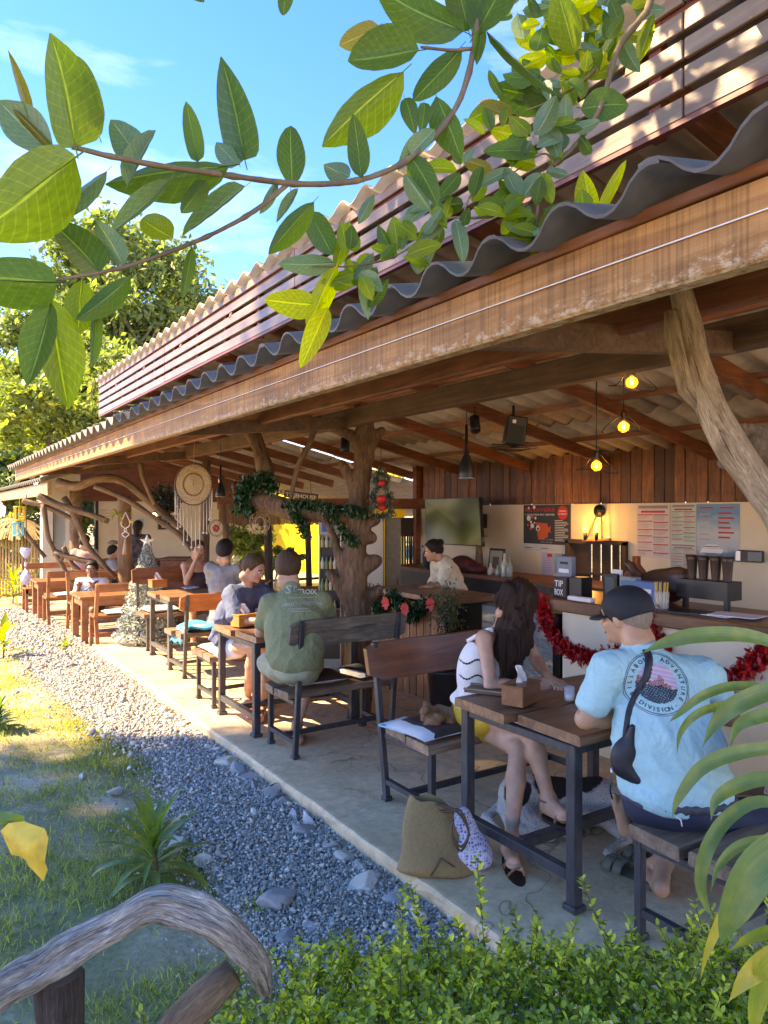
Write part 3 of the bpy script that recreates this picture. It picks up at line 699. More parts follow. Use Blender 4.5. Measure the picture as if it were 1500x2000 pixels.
def bench(label, x0, x1, yf, yr, back=None, seat=None, steel=None, zb=(.76, .95), lean=.1, s=.036, over=.05, sp=.05):
 t = thing('bench', label, 'bench', (x0, yf, 0), 'steel-framed cafe benches'); d = 1 if yr > yf else -1
 seat = seat or M['seat']; steel = steel or M['steel']
 a, b = yf - d * .03, yr + d * .05; m_ = (a + b) / 2
 for (p, q, dx) in ((a, m_ - d * .012, 0), (m_ + d * .012, b, .02)):
  mb = MB(); plank_along_x(mb, x0 - over + dx, x1 + over, min(p, q), max(p, q), .405, .405 + sp, seed=x0 + p * 5); mb.build('seat_plank', seat, t)
 for x in (x0, x1):
  mb = MB(); leg(mb, x, yf, .402, s); mb.build('leg', steel, t)
  mb = MB()
  if back: leg(mb, x, yr + d * .075, zb[1], s, top=(x, yr + d * (.075 + lean)))
  else: leg(mb, x, yr, .402, s)
  mb.build('leg', steel, t)
 yrr = yr + (d * .075 if back else 0)
 def rail(a, b, q): mb = MB(); mb.bar(a, b, q, q); mb.build('stretcher', steel, t)
 for x in (x0, x1): rail((x, yf + d * .018, .115), (x, yrr - d * .01, .115), s * .85); rail((x, yf, .388), (x, yrr, .388), .028)
 rail((x0 + .015, (yf + yrr) / 2, .115), (x1 - .015, (yf + yrr) / 2, .115), s * .85)
 if back:
  mb = MB(); yc = yr + d * (.075 + lean * .85) - d * .035; n = 16; vs = []
  zz0, zz1 = zb; L0, L1 = x0 - over - .02, x1 + over + .02
  for i in range(n):
   u = i / (n - 1); x = L0 + (L1 - L0) * u
   e = min(u, 1 - u) * (L1 - L0); rnd = .03 * max(0, 1 - e / .05) ** 2
   w1 = .008 * mnoise.noise(Vector((x * 4, yf, 2))); w2 = .008 * mnoise.noise(Vector((x * 4, yf, 7)))
   for (yo, z) in ((-.016, zz0 + rnd + w1), (.016, zz0 + rnd + w1), (.018, (zz0 + zz1) / 2), (.016, zz1 - rnd + w2), (-.016, zz1 - rnd + w2), (-.014, (zz0 + zz1) / 2)):
    vs.append((x, yc + yo * 1.2 + d * lean * .5 * (z - zz0) / .25, z))
  fs = [(i * 6 + j, i * 6 + (j + 1) % 6, (i + 1) * 6 + (j + 1) % 6, (i + 1) * 6 + j) for i in range(n - 1) for j in range(6)] + [tuple(range(6))[::-1], tuple((n - 1) * 6 + j for j in range(6))]
  mb.add(vs, fs); mb.build('backrest', back, t)
 return t
table('near table with two rough slabs, tissue box and cap-wearing man leaning on it', 2.34, 3.42, 2.12, 2.93)
bench('bench with red-brown backrest, holding the dark cushion and brown scarf', 2.37, 3.5, 3.16, 3.53, M['back_red'], zb=(.70, .915), lean=.14)
bench('weathered bench under the man in the light blue T-shirt', 2.45, 3.5, 1.88, 1.45, M['back_grey'], zb=(.74, .93), sp=.055)
table('table of the couple in the green and the navy T-shirt', 2.16, 3.15, 5.12, 5.95, slab=M['slab'])
bench('bench with grey weathered backrest under the man in the green T-shirt', 2.235, 3.03, 4.96, 4.63, M['back_grey'], zb=(.775, .965), over=.06)
bench('backless bench with a white cushion under the woman in navy', 2.22, 3.15, 6.12, 6.52, None)
bench('bench with bright orange backrest and a blue towel on its seat', 2.36, 3.3, 7.86, 7.45, M['back_orange'], zb=(.69, .87), steel=M['steel_worn'])
table('sunlit table with a tissue box in front of the woman drinking', 2.38, 3.5, 8.05, 8.85, steel=M['steel_worn'])
bench('bench with dark red backrest beside the frosted Christmas tree', 2.45, 3.7, 9.08, 9.42, M['back_red'], zb=(.78, .99), steel=M['steel_worn'])
def outdoor_table(label, x0, x1, y0, y1, zt=.535, zf=-.085):
 t = thing('outdoor_table', label, 'table', (x0, y0, zf), 'varnished timber tables')
 n = 4
 for i in range(n):
  a = y0 + (y1 - y0) * i / n; mb = MB(); mb.box(((x0 + x1) / 2, a + (y1 - y0) / n / 2, zt), (x1 - x0, (y1 - y0) / n - .02, .035), bev=.004); mb.build('tabletop_plank', M['teak'], t)
 for x in (x0 + .07, x1 - .07):
  for y in (y0 + .07, y1 - .07): mb = MB(); mb.box((x, y, (zt + zf) / 2 - .01), (.085, .085, zt - zf - .02), bev=.004); mb.build('leg', M['teak'], t)
 mb = MB()
 for y in (y0 + .06, y1 - .06): mb.box(((x0 + x1) / 2, y, zt - .07), (x1 - x0 - .1, .03, .1))
 for x in (x0 + .06, x1 - .06): mb.box((x, (y0 + y1) / 2, zt - .07), (.03, y1 - y0 - .1, .1))
 mb.build('apron', M['teak'], t); return t
def outdoor_chair(label, x0, x1, yf, yr, zf=-.085):
 t = thing('outdoor_bench', label, 'bench', (x0, yf, zf), 'varnished timber benches'); d = 1 if yr > yf else -1
 for i in range(4):
  a = yf + (yr - yf) * (i + .5) / 4; mb = MB(); mb.box(((x0 + x1) / 2, a, .34), (x1 - x0, abs(yr - yf) / 4 - .015, .025), bev=.003); mb.build('seat_plank', M['teak'], t)
 for x in (x0 + .03, x1 - .03):
  mb = MB(); mb.bar((x, yf + d * .03, zf), (x, yf + d * .03, .35), .05, .05, bev=.004); mb.build('leg', M['teak'], t)
  mb = MB(); mb.bar((x, yr + d * .1, zf), (x, yr - d * .02, .34), .045, .05); mb.bar((x, yr - d * .03, .3), (x, yr + d * .1, .78), .045, .05); mb.build('leg', M['teak'], t)
 mb = MB(); mb.box(((x0 + x1) / 2, yf + d * .02, .3), (x1 - x0 - .02, .03, .07)); mb.box(((x0 + x1) / 2, yr - d * .02, .1), (x1 - x0 - .05, .03, .06)); mb.build('apron', M['teak'], t)
 mb = MB(); mb.bar((x0, yr + d * .085, .72), (x1, yr + d * .085, .72), .03, .11, bev=.006); mb.build('backrest', M['teak'], t); return t
outdoor_table('varnished timber table in front of the man in the white shirt', 1.93, 2.9, 10.5, 11.3)
outdoor_chair('varnished bench with its back turned, near side of the sunlit timber table', 2.0, 2.9, 10.3, 9.98)
outdoor_chair('varnished bench under the man in the white shirt', 2.0, 3.1, 11.55, 11.95)
outdoor_table('farthest timber table near the bamboo screen', 1.75, 2.75, 13.2, 13.95)
outdoor_chair('timber bench on the near side of the farthest table', 1.8, 2.75, 12.95, 12.55)
outdoor_chair('farthest timber bench by the bamboo screen', 1.7, 2.7, 14.2, 14.6)
def pillow(mb, c, sx, sy, th, rz=0, mi=0, n=10, seed=0, tilt=0):
 vs = []; R_ = Matrix.Rotation(rz, 3, 'Z') @ Matrix.Rotation(tilt, 3, 'X')
 for side in (1, -1):
  for i in range(n + 1):
   for j in range(n + 1):
    u, v = i / n * 2 - 1, j / n * 2 - 1
    h = max(0, (1 - abs(u) ** 3.5) * (1 - abs(v) ** 3.5)) ** .5 * th / 2
    h *= 1 + .25 * mnoise.noise(Vector((u * 2, v * 2, seed)))
    pin = 1 - .05 * (1 - u * u) * abs(v) ** 4
    p = R_ @ Vector((u * sx / 2 * (1 - .06 * (1 - v * v) * abs(u) ** 5), v * sy / 2 * pin, side * h))
    vs.append(tuple(p + Vector(c)))
 k = (n + 1) ** 2; fs = []
 for i in range(n):
  for j in range(n):
   a = i * (n + 1) + j; fs.append((a, a + n + 1, a + n + 2, a + 1)); fs.append((k + a, k + a + 1, k + a + n + 2, k + a + n + 1))
 mb.add(vs, fs, mi, None, True)
brown_c = plain('dark_brown_cushion_cloth', (.05, .028, .025), .75, scale=60, bmp=.4)
blue_c = plain('pale_blue_cloth', (.42, .62, .70), .8, scale=30)
def cushion(label, c, sx, sy, th=.05, rz=0, mats=None, half=False, seed=0, name='seat_cushion', tilt=0):
 t = thing(name, label, 'cushion', (c[0], c[1], c[2]), 'seat cushions')
 mb = MB(); pillow(mb, (c[0], c[1], c[2] + th / 2), sx, sy, th, rz, 0, seed=seed, tilt=tilt); mb.build('cover', mats or M['white'], t)
 if half:
  mb = MB(); R_ = Matrix.Rotation(rz, 3, 'Z'); q = R_ @ Vector((sx * .08, 0, 0)); pillow(mb, (c[0] + q.x, c[1] + q.y, c[2] + th / 2 + .004), sx * .84, sy * .98, th + .008, rz, seed=seed, tilt=tilt); mb.build('printed_panel', half, t)
 return t
def on(x, y, z): return tuple(G(x, y, z))
cushion('dark brown seat cushion with white piping on the red-backed bench', (2.52, 3.34, .46), .46, .4, .045, .05, M['white'], brown_c, 1)
cushion('pale blue folded cushion under the dark brown one', (2.42, 3.42, .458), .26, .36, .03, .2, blue_c, seed=2)
cushion('white cushion behind the seated woman in the white top', (3.2, 3.4, .458), .4, .36, .05, 0, M['white'], seed=8)
cushion('white and brown cushion under the man in the green T-shirt', (2.5, 4.82, .458), .5, .38, .05, -.05, M['white'], brown_c, 3)
cushion('white cushion with a black corner beside the man in the green T-shirt', (2.93, 4.82, .458), .36, .38, .045, .2, M['white'], plain('charcoal_cloth', (.03, .03, .035), .8), 4)
cushion('white cushion under the woman in the navy T-shirt', (2.42, 6.35, .457), .44, .4, .05, 0, M['white'], seed=5)
cushion('white cushion on the bench with the blue towel', (2.75, 7.66, .457), .7, .38, .04, 0, M['white'], seed=6)
cushion('white cushion on the dark red-backed bench by the Christmas tree', (2.65, 9.25, .457), .42, .36, .07, 0, M['white'], seed=7)
for lab, c in (('white pad on the near varnished bench', (2.45, 10.14, .355)), ('white pad beside the man in the white shirt', (2.85, 11.75, .355)), ('white pad on the near bench of the farthest table', (2.25, 12.75, .355)), ('white pad on the farthest timber bench', (2.2, 14.4, .355))):
 cushion(lab, c, .62 if 'beside' not in lab else .3, .32, .05)
# blue towel
mb = MB(); n = 14; vs = []
for i in range(n):
 for j in range(n):
  u, v = i / (n - 1), j / (n - 1); x = 2.33 + .42 * u; y = 7.42 + .36 * v
  z = .50 + .02 * math.sin(u * 7 + v * 4) + .02 * math.sin(v * 9) - (.16 * max(0, .22 - u) / .22)
  vs.append((x, y, z))
mb.add(vs, [(i * n + j, (i + 1) * n + j, (i + 1) * n + j + 1, i * n + j + 1) for i in range(n - 1) for j in range(n - 1)], 0, None, True)
tw = mb.build('towel', plain('turquoise_towel', (.03, .42, .62), .9, scale=40, bmp=.5)); sm = tw.modifiers.new('s', 'SOLIDIFY'); sm.thickness = .014
tag(tw, 'turquoise blue towel thrown over the end of the sunlit bench', 'towel')
def tissue_box(label, c, rz, mat):
 t = thing('tissue_box', label, 'tissue box', c, 'wooden tissue boxes'); R_ = Matrix.Rotation(rz, 3, 'Z'); c = Vector(c)
 mb = MB(); mb.box(c + Vector((0, 0, .048)), (.20, .115, .094), rot=R_, bev=.003); mb.build('box', mat, t)
 mb = MB(); mb.box(c + Vector((0, 0, .0975)), (.208, .123, .008), rot=R_, bev=.002); mb.build('lid', mat, t)
 mb = MB(); n = 8; vs = []
 for i in range(n):
  for j in range(n):
   u, v = i / (n - 1) - .5, j / (n - 1)
   p = R_ @ Vector((u * (.055 + .03 * math.sin(v * 3)) + .008 * math.sin(v * 5), .014 * math.sin(u * 9 + v * 3) + .012 * v, .10 + v * .085 - .03 * (abs(u) * 2) ** 2 * v))
   vs.append(tuple(p + c))
 mb.add(vs, [(i * n + j, (i + 1) * n + j, (i + 1) * n + j + 1, i * n + j + 1) for i in range(n - 1) for j in range(n - 1)], 0, None, True)
 mb.build('tissue', M['white'], t)
tissue_box('reddish wooden tissue box with a tissue sticking up on the near table', on(1018, 1372, .77), math.radians(20), wood('tissue_box_wood', (.2, .07, .03), (.45, .2, .1), 'X', 6, .4, 8, .15))
tissue_box('orange sunlit tissue box on the table of the couple', on(478, 1222, .77), math.radians(15), wood('orange_box_wood', (.48, .2, .05), (.65, .3, .08), 'X', 5, .4, 8, .1))
tissue_box('small tissue box on the sunlit table beside the Christmas tree', on(308, 1147, .77), math.radians(10), wood('amber_box_wood', (.35, .13, .04), (.52, .22, .07), 'X', 5, .4, 8, .1))
t = thing('menu_book', 'closed dark menu between two pale wooden strips on the near table', 'menu', on(950, 1350, .765)); c = Vector(t.location); R_ = Matrix.Rotation(math.radians(33), 3, 'Z')
mb = MB(); mb.box(c + Vector((0, 0, .008)), (.14, .2, .014), rot=R_); mb.build('pages', plain('menu_dark', (.10, .05, .035), .5), t)
for s_ in (-1, 1): mb = MB(); mb.box(c + R_ @ Vector((s_ * .06, 0, 0)) + Vector((0, 0, .018)), (.02, .21, .006), rot=R_); mb.build('wood_strip', M['slab_end'], t)
def glass_cup(label, c, h=.12, r=.035, col=(.8, .85, .85), grp=None):
 t = thing('glass', label, 'glass', c, grp); mb = MB(); mb.lathe(c, [(r * .8, 0), (r * .85, .004), (r, h), (r - .003, h), (r * .78, .008)], 14); mb.build('tumbler', glassmat('tumbler_glass', (.85, .9, .9), .3), t)
 mb = MB(); mb.lathe(c, [(r * .78, .006), (r * .9, h * .5)], 12); mb.build('drink', plain('drink', col, .2), t)
glass_cup('clear glass on the near table by the folded hands', on(1112, 1368, .765), .07, .028)
glass_cup('short glass beside the tissue box of the couple', on(505, 1215, .765), col=(.5, .3, .1))
# phone/plates on the table of the drinking woman
t = thing('plate', 'white plate with cutlery on the sunlit table', 'plate', on(372, 1150, .765)); mb = MB(); mb.lathe(t.location, [(.05, 0), (.07, .006), (.11, .018), (.105, .02), (.06, .008)], 20); mb.build('dish', M['paper'], t)
mb = MB(); c = Vector(t.location); mb.bar(c + Vector((-.08, -.05, .024)), c + Vector((.07, .05, .026)), .012, .003); mb.build('knife', M['chrome'], t)
# scarf with snake print: knotted heap
sc_m, _t, _b = _nodes('snake_print_scarf'); _v = coords(_t, (60, 60, 40)); _w = _t.nodes.new('ShaderNodeTexVoronoi'); _t.links.new(_v, _w.inputs['Vector']); _r = ramp(_t, [(.12, (.03, .014, .01)), (.35, (.16, .07, .03)), (.7, (.28, .14, .07))]); _t.links.new(_w.outputs['Distance'], _r.inputs[0]); _t.links.new(_r.outputs[0], _b.inputs['Base Color']); _b.inputs['Roughness'].default_value = .8
sd = Sdf(); c = Vector((2.55, 3.33, .51))
for k in range(9):
 a = k * 1.7; sd.cap(c + Vector((.09 * math.cos(a), .06 * math.sin(a), .005 * k - .01)), c + Vector((.10 * math.cos(a + 2), .06 * math.sin(a + 2), .01 * k - .01)), .032, .022, k=.012)
sd.cap(c + Vector((.05, -.05, 0)), c + Vector((.15, -.12, -.015)), .03, .012); sd.cap(c + Vector((-.04, .05, .05)), c + Vector((-.02, .1, .09)), .03, .01)
me = sd.mesh('scarf', .007, folds(.006, (70, 60, 80), 2)); tag(obj('scarf', me, sc_m), 'knotted brown snake-print scarf lying on the dark cushion', 'scarf')
# tote bag and patterned cloth bag on the deck
t = thing('tote_bag', 'olive brown canvas tote leaning against the table leg', 'bag', tuple(G(860, 1700, 0)))
c = Vector(t.location); rt = Vector((FY, -FX, 0)); fw = Vector((FX, FY, 0)); canvas = plain('olive_canvas', (.27, .175, .075), .85, scale=80, bmp=.4)
def L3(u, v, z): return c + rt * u + fw * v + Vector((0, 0, z))
mb = MB(); n = 17; vs = []; rows = []
for k in range(12):
 z = k / 11; row = []
 for j in range(n):
  a = 2 * math.pi * j / (n - 1)
  wx = .19 * (1 - .42 * z); wy = .09 * (1 - .7 * z); cx = -.02 - .02 * z
  u = cx + wx * math.copysign(abs(math.cos(a)) ** .8, math.cos(a)) ; v = .04 * z + wy * math.sin(a)
  zz = .335 * z + .012 * math.sin(a * 3 + z * 4) - (.03 * max(0, math.cos(a)) * z * 2.5)
  vs.append(tuple(L3(u + .008 * math.sin(7 * z + a * 2), v + .007 * math.sin(9 * z + 2 * a), max(0.004, zz))))
mb.add(vs, [(k * n + j, k * n + j + 1, (k + 1) * n + j + 1, (k + 1) * n + j) for k in range(11) for j in range(n - 1)] + [tuple(range(n - 1))[::-1]], 0, None, True)
mb.build('bag_body', canvas, t)
leather = plain('brown_leather_strap', (.09, .045, .025), .45)
for s_ in (0, 1):
 mb = MB(); mb.tube(spline([L3(-.06 + .02 * s_, .02, .31), L3(.02, .0, .28 + .03 * s_), L3(.09, -.03, .30 - .02 * s_), L3(.13, -.05, .2), L3(.09, -.06, .14 - .02 * s_), L3(.05, -.05, .2), L3(.06, -.03, .26)], 24), .006, 6); mb.build('handle', leather, t)
mb = MB(); mb.tube([L3(.0, -.085, .10), L3(-.05, -.09, .02)], .004, 5); mb.tube([L3(.0, -.085, .10), L3(.06, -.09, .06)], .004, 5); mb.build('seam', leather, t)
pat, _t, _b = _nodes('purple_dot_print'); _v = coords(_t, (14, 14, 14)); _w = _t.nodes.new('ShaderNodeTexVoronoi'); _w.distance = 'CHEBYCHEV'; _w.inputs['Randomness'].default_value = .25; _t.links.new(_v, _w.inputs['Vector'])
_r = ramp(_t, [(.34, (1, 1, 1)), (.37, (0, 0, 0))]); _t.links.new(_w.outputs['Distance'], _r.inputs[0]); _r2 = ramp(_t, [(0, (.16, .10, .42)), (.35, (.16, .10, .42)), (.4, (.3, .45, .62)), (.7, (.42, .3, .6))]); _r2.color_ramp.interpolation = 'CONSTANT'
_sp = _t.nodes.new('ShaderNodeSeparateColor'); _t.links.new(_w.outputs['Color'], _sp.inputs[0]); _t.links.new(_sp.outputs[0], _r2.inputs[0])
_t.links.new(mixc(_t, _r.outputs[0], (.62, .64, .70), _r2.outputs[0]), _b.inputs['Base Color']); _b.inputs['Roughness'].default_value = .8
sd = Sdf(); q = G(925, 1700, 0)
def L4(u, v, z): return q + rt * u + fw * v + Vector((0, 0, z))
sd.ell(L4(0, .03, .08), (.095, .06, .09), Matrix.Rotation(.3, 3, 'Y'), k=.05).ell(L4(-.05, .05, .16), (.07, .05, .12), k=.06).ell(L4(.03, .03, .045), (.075, .06, .05), k=.04)
tag(obj('cloth_bag', sd.mesh('cloth_bag', .008, folds(.004, (50, 40, 30), 1)), pat), 'white cloth bag with purple and blue squares beside the tote', 'bag')
# sandals
def sandal(label, c, ang, side, mat, sole):
 t = thing('sandal', label, 'sandal', c); R_ = Matrix.Rotation(ang, 3, 'Z'); c = Vector(c); mb = MB()
 n = 20; prof = []
 for i in range(n):
  a = 2 * math.pi * i / n; y = math.cos(a) * .14; x = math.sin(a) * (.045 + .012 * math.cos(a)) + side * .008 * math.cos(a); prof.append((x, y))
 for z0, z1, s_ in ((0, .022, 1.0), (.022, .03, .96)):
  vs = [tuple(c + R_ @ Vector((x * s_, y * s_, z))) for z in (z0, z1) for x, y in prof]
  mb.add(vs, [(i, (i + 1) % n, n + (i + 1) % n, n + i) for i in range(n)] + [tuple(range(n, 2 * n)), tuple(range(n))[::-1]])
 mb.build('sole', sole, t)
 for yy in (.075, .02):
  mb = MB(); k = 9; vs = []
  for i in range(k):
   a = math.pi * i / (k - 1)
   for dy in (-.022, .022): vs.append(tuple(c + R_ @ Vector((math.cos(a) * .052, yy + dy, .028 + math.sin(a) * .05))))
  mb.add(vs, [(2 * i, 2 * i + 1, 2 * i + 3, 2 * i + 2) for i in range(k - 1)], 0, None, True)
  mb.box(c + R_ @ Vector((.02 * side, yy, .078)), (.02, .03, .006), rot=R_); o = mb.build('strap', mat, t); o.modifiers.new('s', 'SOLIDIFY').thickness = .004
gs = plain('grey_green_rubber', (.11, .12, .085), .6, scale=40)
c1 = G(1215, 1718, 0); c2 = G(1262, 1692, 0); a_ = math.atan2(-(c1 - G(1290, 1752, 0)).x, (c1 - G(1290, 1752, 0)).y)
sandal('grey-green two-strap sandal, the one nearer the table leg', tuple(G(1222, 1716, 0)), a_, 1, gs, gs)
sandal('grey-green two-strap sandal, the one behind its pair', tuple(G(1262, 1695, 0)), a_ - .12, -1, gs, gs)
# ------------------------------------------------------------------ driftwood posts
post_m = wood('gnarled_post_wood', (.045, .02, .01), (.30, .165, .085), 'Z', 10, .75, 5, 1.0)
def trunk_path(pxs, t, n=24, jitter=0):
 pts = [P(x, y, t if not isinstance(t, (list, tuple)) else t[0] + (t[1] - t[0]) * i / (len(pxs) - 1)) for i, (x, y) in enumerate(pxs)]
 return [Vector(p) for p in spline(pts, n)]
def limb(sd, pxs, t, r0, r1, n=14, k=.05):
 p = trunk_path(pxs, t, n)
 for i in range(n - 1):
  a = r0 + (r1 - r0) * i / (n - 1); b = r0 + (r1 - r0) * (i + 1) / (n - 1); sd.cap(p[i], p[i + 1], a, b, k=k if i == 0 else .03)
def knot_noise(amp=.012, f=9):
 return lambda X, Y, Z: amp * np.sin(f * X + 3 * np.sin(4 * Z)) * np.sin(f * Y + 2 * np.sin(5 * Z + 1)) + amp * .35 * np.sin(60 * np.arctan2(Y - 5.3, X - 3.2) * .25 + 6 * np.sin(2.2 * Z))
t = thing('driftwood_post', 'gnarled brown tree trunk post with stubs standing behind the green T-shirt man', 'post', (3.2, 5.3, 0))
sd = Sdf(); T0 = 6.15; _l = limb
def limb(sd, p, t, a, b, n=14, k=.05): _l(sd, p, t, a * .68, b * .7, n, k)
limb(sd, [(703, 1388), (702, 1300), (700, 1200), (692, 1100), (700, 1000), (712, 900), (716, 818)], T0, .155, .095, 20)
sd.cap(P(700, 1330, T0), P(702, 1180, T0), .11, .10)
for pxs, r0, r1 in (([(712, 880), (680, 850), (625, 818)], .055, .03), ([(716, 870), (738, 848), (746, 838)], .05, .035), ([(700, 985), (686, 940), (668, 905)], .055, .035), ([(708, 880), (706, 840)], .06, .05),
     ([(705, 1110), (728, 1098), (738, 1093)], .09, .035), ([(705, 1030), (730, 1018), (734, 1012)], .07, .03), ([(708, 1045), (728, 1050)], .08, .05), ([(695, 1190), (668, 1150), (645, 1122)], .10, .06),
     ([(700, 1180), (730, 1160), (742, 1150)], .09, .04), ([(690, 1225), (672, 1130), (655, 1060), (633, 1012)], .06, .03), ([(712, 1230), (730, 1220)], .09, .06), ([(668, 1090), (686, 1110)], .06, .05)):
 limb(sd, pxs, T0, r0, r1, 8)
obj('trunk', sd.mesh('trunk', .016, knot_noise()), post_m, t)
mb = MB(); mb.bar(P(708, 830, T0 + .02), P(708, 790, T0 + .02), .1, .1, up=(0, 1, 0)); mb.build('cap_block', M['inner_beam'], t)
t = thing('driftwood_branch', 'thick dark hanging root wound with green garland beside the trunk post', 'branch', tuple(P(560, 1000, 6.5)))
sd = Sdf(); limb(sd, [(488, 838), (508, 880), (518, 930), (512, 965), (500, 985)], 6.6, .085, .12, 14)
limb(sd, [(486, 985), (530, 985), (580, 1000), (640, 1003), (700, 1002)], [6.6, 6.15], .14, .10, 16)
obj('root', sd.mesh('root', .018, lambda X, Y, Z: .012 * np.sin(14 * X + 5 * Z) * np.sin(16 * Z + 3 * Y)), M['log_dark'] if False else post_m, t)
t = thing('driftwood_branch', 'slender crooked branch hanging from the beam left of the trunk post', 'branch', tuple(P(590, 880, 6.3)))
mb = MB(); mb.tube(trunk_path([(618, 822), (606, 862), (585, 905), (572, 950), (566, 990)], 6.3, 16), [.03 - .0008 * i for i in range(16)], 8, rough=.2, freq=6); mb.build('stem', M['drift_brown'], t)
# leaning bleached post on the right
t = thing('driftwood_post', 'smooth bleached leaning trunk post at the right under the front beam', 'post', (2.6, .6, 0))
pp = [tuple(P(x, y, q)) + (r,) for x, y, q, r in ((1328, 560, 2.42, .062), (1345, 640, 2.42, .07), (1362, 710, 2.4, .075), (1392, 800, 2.38, .085), (1432, 880, 2.36, .095), (1480, 950, 2.33, .095), (1530, 1030, 2.3, .09), (1575, 1180, 2.28, .1), (1590, 1500, 2.26, .11), (1590, 2100, 2.26, .12))]
sp_ = spline(pp, 46); mb = MB(); mb.tube([Vector(q[:3]) for q in sp_], [q[3] * .56 for q in sp_], 20, rough=.16, ridges=3, freq=3, seed=2); mb.build('trunk', M['drift_tan'], t)
mb = MB(); mb.tube([P(1312, 608, 2.42), P(1318, 650, 2.42), P(1345, 760, 2.4), P(1375, 800, 2.4)], [.025, .032, .035, .025], 12, rough=.15, freq=5); mb.build('split_stub', M['drift_tan'], t)
sd = Sdf(); limb(sd, [(1430, 880), (1470, 870), (1530, 880)], 2.45, .07, .1, 6); limb(sd, [(1500, 900), (1520, 940)], 2.45, .07, .07, 4)
obj('knot', sd.mesh('knot', .012, lambda X, Y, Z: .014 * np.sin(40 * X) * np.sin(38 * Z) + .008 * np.sin(80 * Z + 30 * X)), M['drift_brown'] if False else wood('rough_bark', (.08, .05, .03), (.4, .27, .17), 'Z', 14, .85, 3, 1), t)
# left group of driftwood
def branch_thing(label, pxs, t, r0, r1, mat=None, n=26, rough=.22, name='driftwood_branch', cat='branch', extra=()):
 tt = t if not isinstance(t, (list, tuple)) else t[0]
 o = thing(name, label, cat, tuple(P(pxs[0][0], pxs[0][1], tt)), 'driftwood limbs of the left terrace' if name == 'driftwood_branch' else None)
 mb = MB(); p = trunk_path(pxs, t, n); mb.tube(p, [(r0 + (r1 - r0) * i / (n - 1)) * (.72 if name == 'driftwood_branch' else 1) for i in range(n)], 12, rough=rough, ridges=3, freq=4, seed=pxs[0][0]); mb.build('limb', mat or M['drift_brown'], o)
 for e in extra:
  mb = MB(); p = trunk_path(e[0], t if not isinstance(t, (list, tuple)) else e[3], 10); mb.tube(p, [e[1] + (e[2] - e[1]) * i / 9 for i in range(10)], 9, rough=.25, freq=6); mb.build('twig', mat or M['drift_brown'], o)
 return o
branch_thing('thick curved driftwood limb running down from the beam end towards the macrame', [(112, 943), (150, 950), (190, 935), (235, 938), (275, 965), (315, 1000), (350, 1030), (378, 1068)], 10.4, .10, .05, n=34)
branch_thing('pale driftwood limb just under the thick curved one', [(185, 950), (240, 972), (300, 1010), (350, 1045), (376, 1075)], 10.2, .055, .05)
branch_thing('long driftwood limb starting below the left fascia', [(75, 968), (110, 985), (160, 1000), (212, 1018)], 11.2, .075, .06)
branch_thing('straight dark limb crossing the beige pillar', [(45, 978), (90, 990), (145, 1015)], 11.8, .06, .05)
branch_thing('forked upright limb leaning in front of the beige pillar', [(85, 985), (92, 1040), (108, 1080), (125, 1110), (142, 1138)], 11.6, .055, .05, extra=[([(118, 1098), (128, 1070)], .035, .03), ([(108, 1078), (150, 1092), (205, 1103)], .045, .045)])
branch_thing('upright limb leaning across the pink shirt', [(140, 995), (155, 1030), (172, 1068), (196, 1096), (226, 1128)], 11.4, .07, .05, extra=[([(124, 972), (150, 1010)], .05, .045)])
branch_thing('forked limb behind the man in the white shirt', [(124, 1068), (140, 1100), (158, 1120), (170, 1165)], 12.4, .05, .06, extra=[([(186, 1100), (208, 1125), (214, 1150)], .055, .06)])
branch_thing('short crooked limb hanging above the curved one', [(274, 905), (280, 935), (290, 958), (302, 985)], 9.8, .045, .04)
branch_thing('leafy limb left of the beige pillar', [(28, 1005), (48, 1038), (66, 1062), (88, 1088)], 13.2, .055, .05)
branch_thing('round bark-covered post with the macrame hanger', [(243, 968), (244, 1060), (245, 1180), (245, 1232)], 11.6, .105, .12, wood('debarked_post', (.16, .075, .035), (.42, .24, .13), 'Z', 9, .7, 5, .8), 14, .06, 'round_post', 'post')
branch_thing('rough dark post left of the pink shirt', [(148, 940), (149, 1040), (152, 1140), (152, 1200)], 14.5, .12, .13, M['drift_brown'], 10, .05, 'round_post', 'post')
branch_thing('dark post in front of the yellow wall, nearest the plants', [(522, 1010), (524, 1060), (526, 1160)], 11.5, .06, .065, M['log_dark'], 6, .05, 'round_post', 'post')
branch_thing('dark post in front of the yellow wall, the one with a white socket', [(600, 1010), (602, 1060), (604, 1160)], 11.5, .045, .05, M['log_dark'], 6, .05, 'round_post', 'post')
branch_thing('brown post behind the macrame strands', [(404, 900), (402, 1000), (398, 1130)], 10.6, .06, .07, M['drift_brown'], 8, .08, 'round_post', 'post')
branch_thing('slim wooden post behind the drinking woman', [(432, 930), (440, 1010), (444, 1110)], 11.3, .05, .05, M['drift_brown'], 8, .08, 'round_post', 'post')
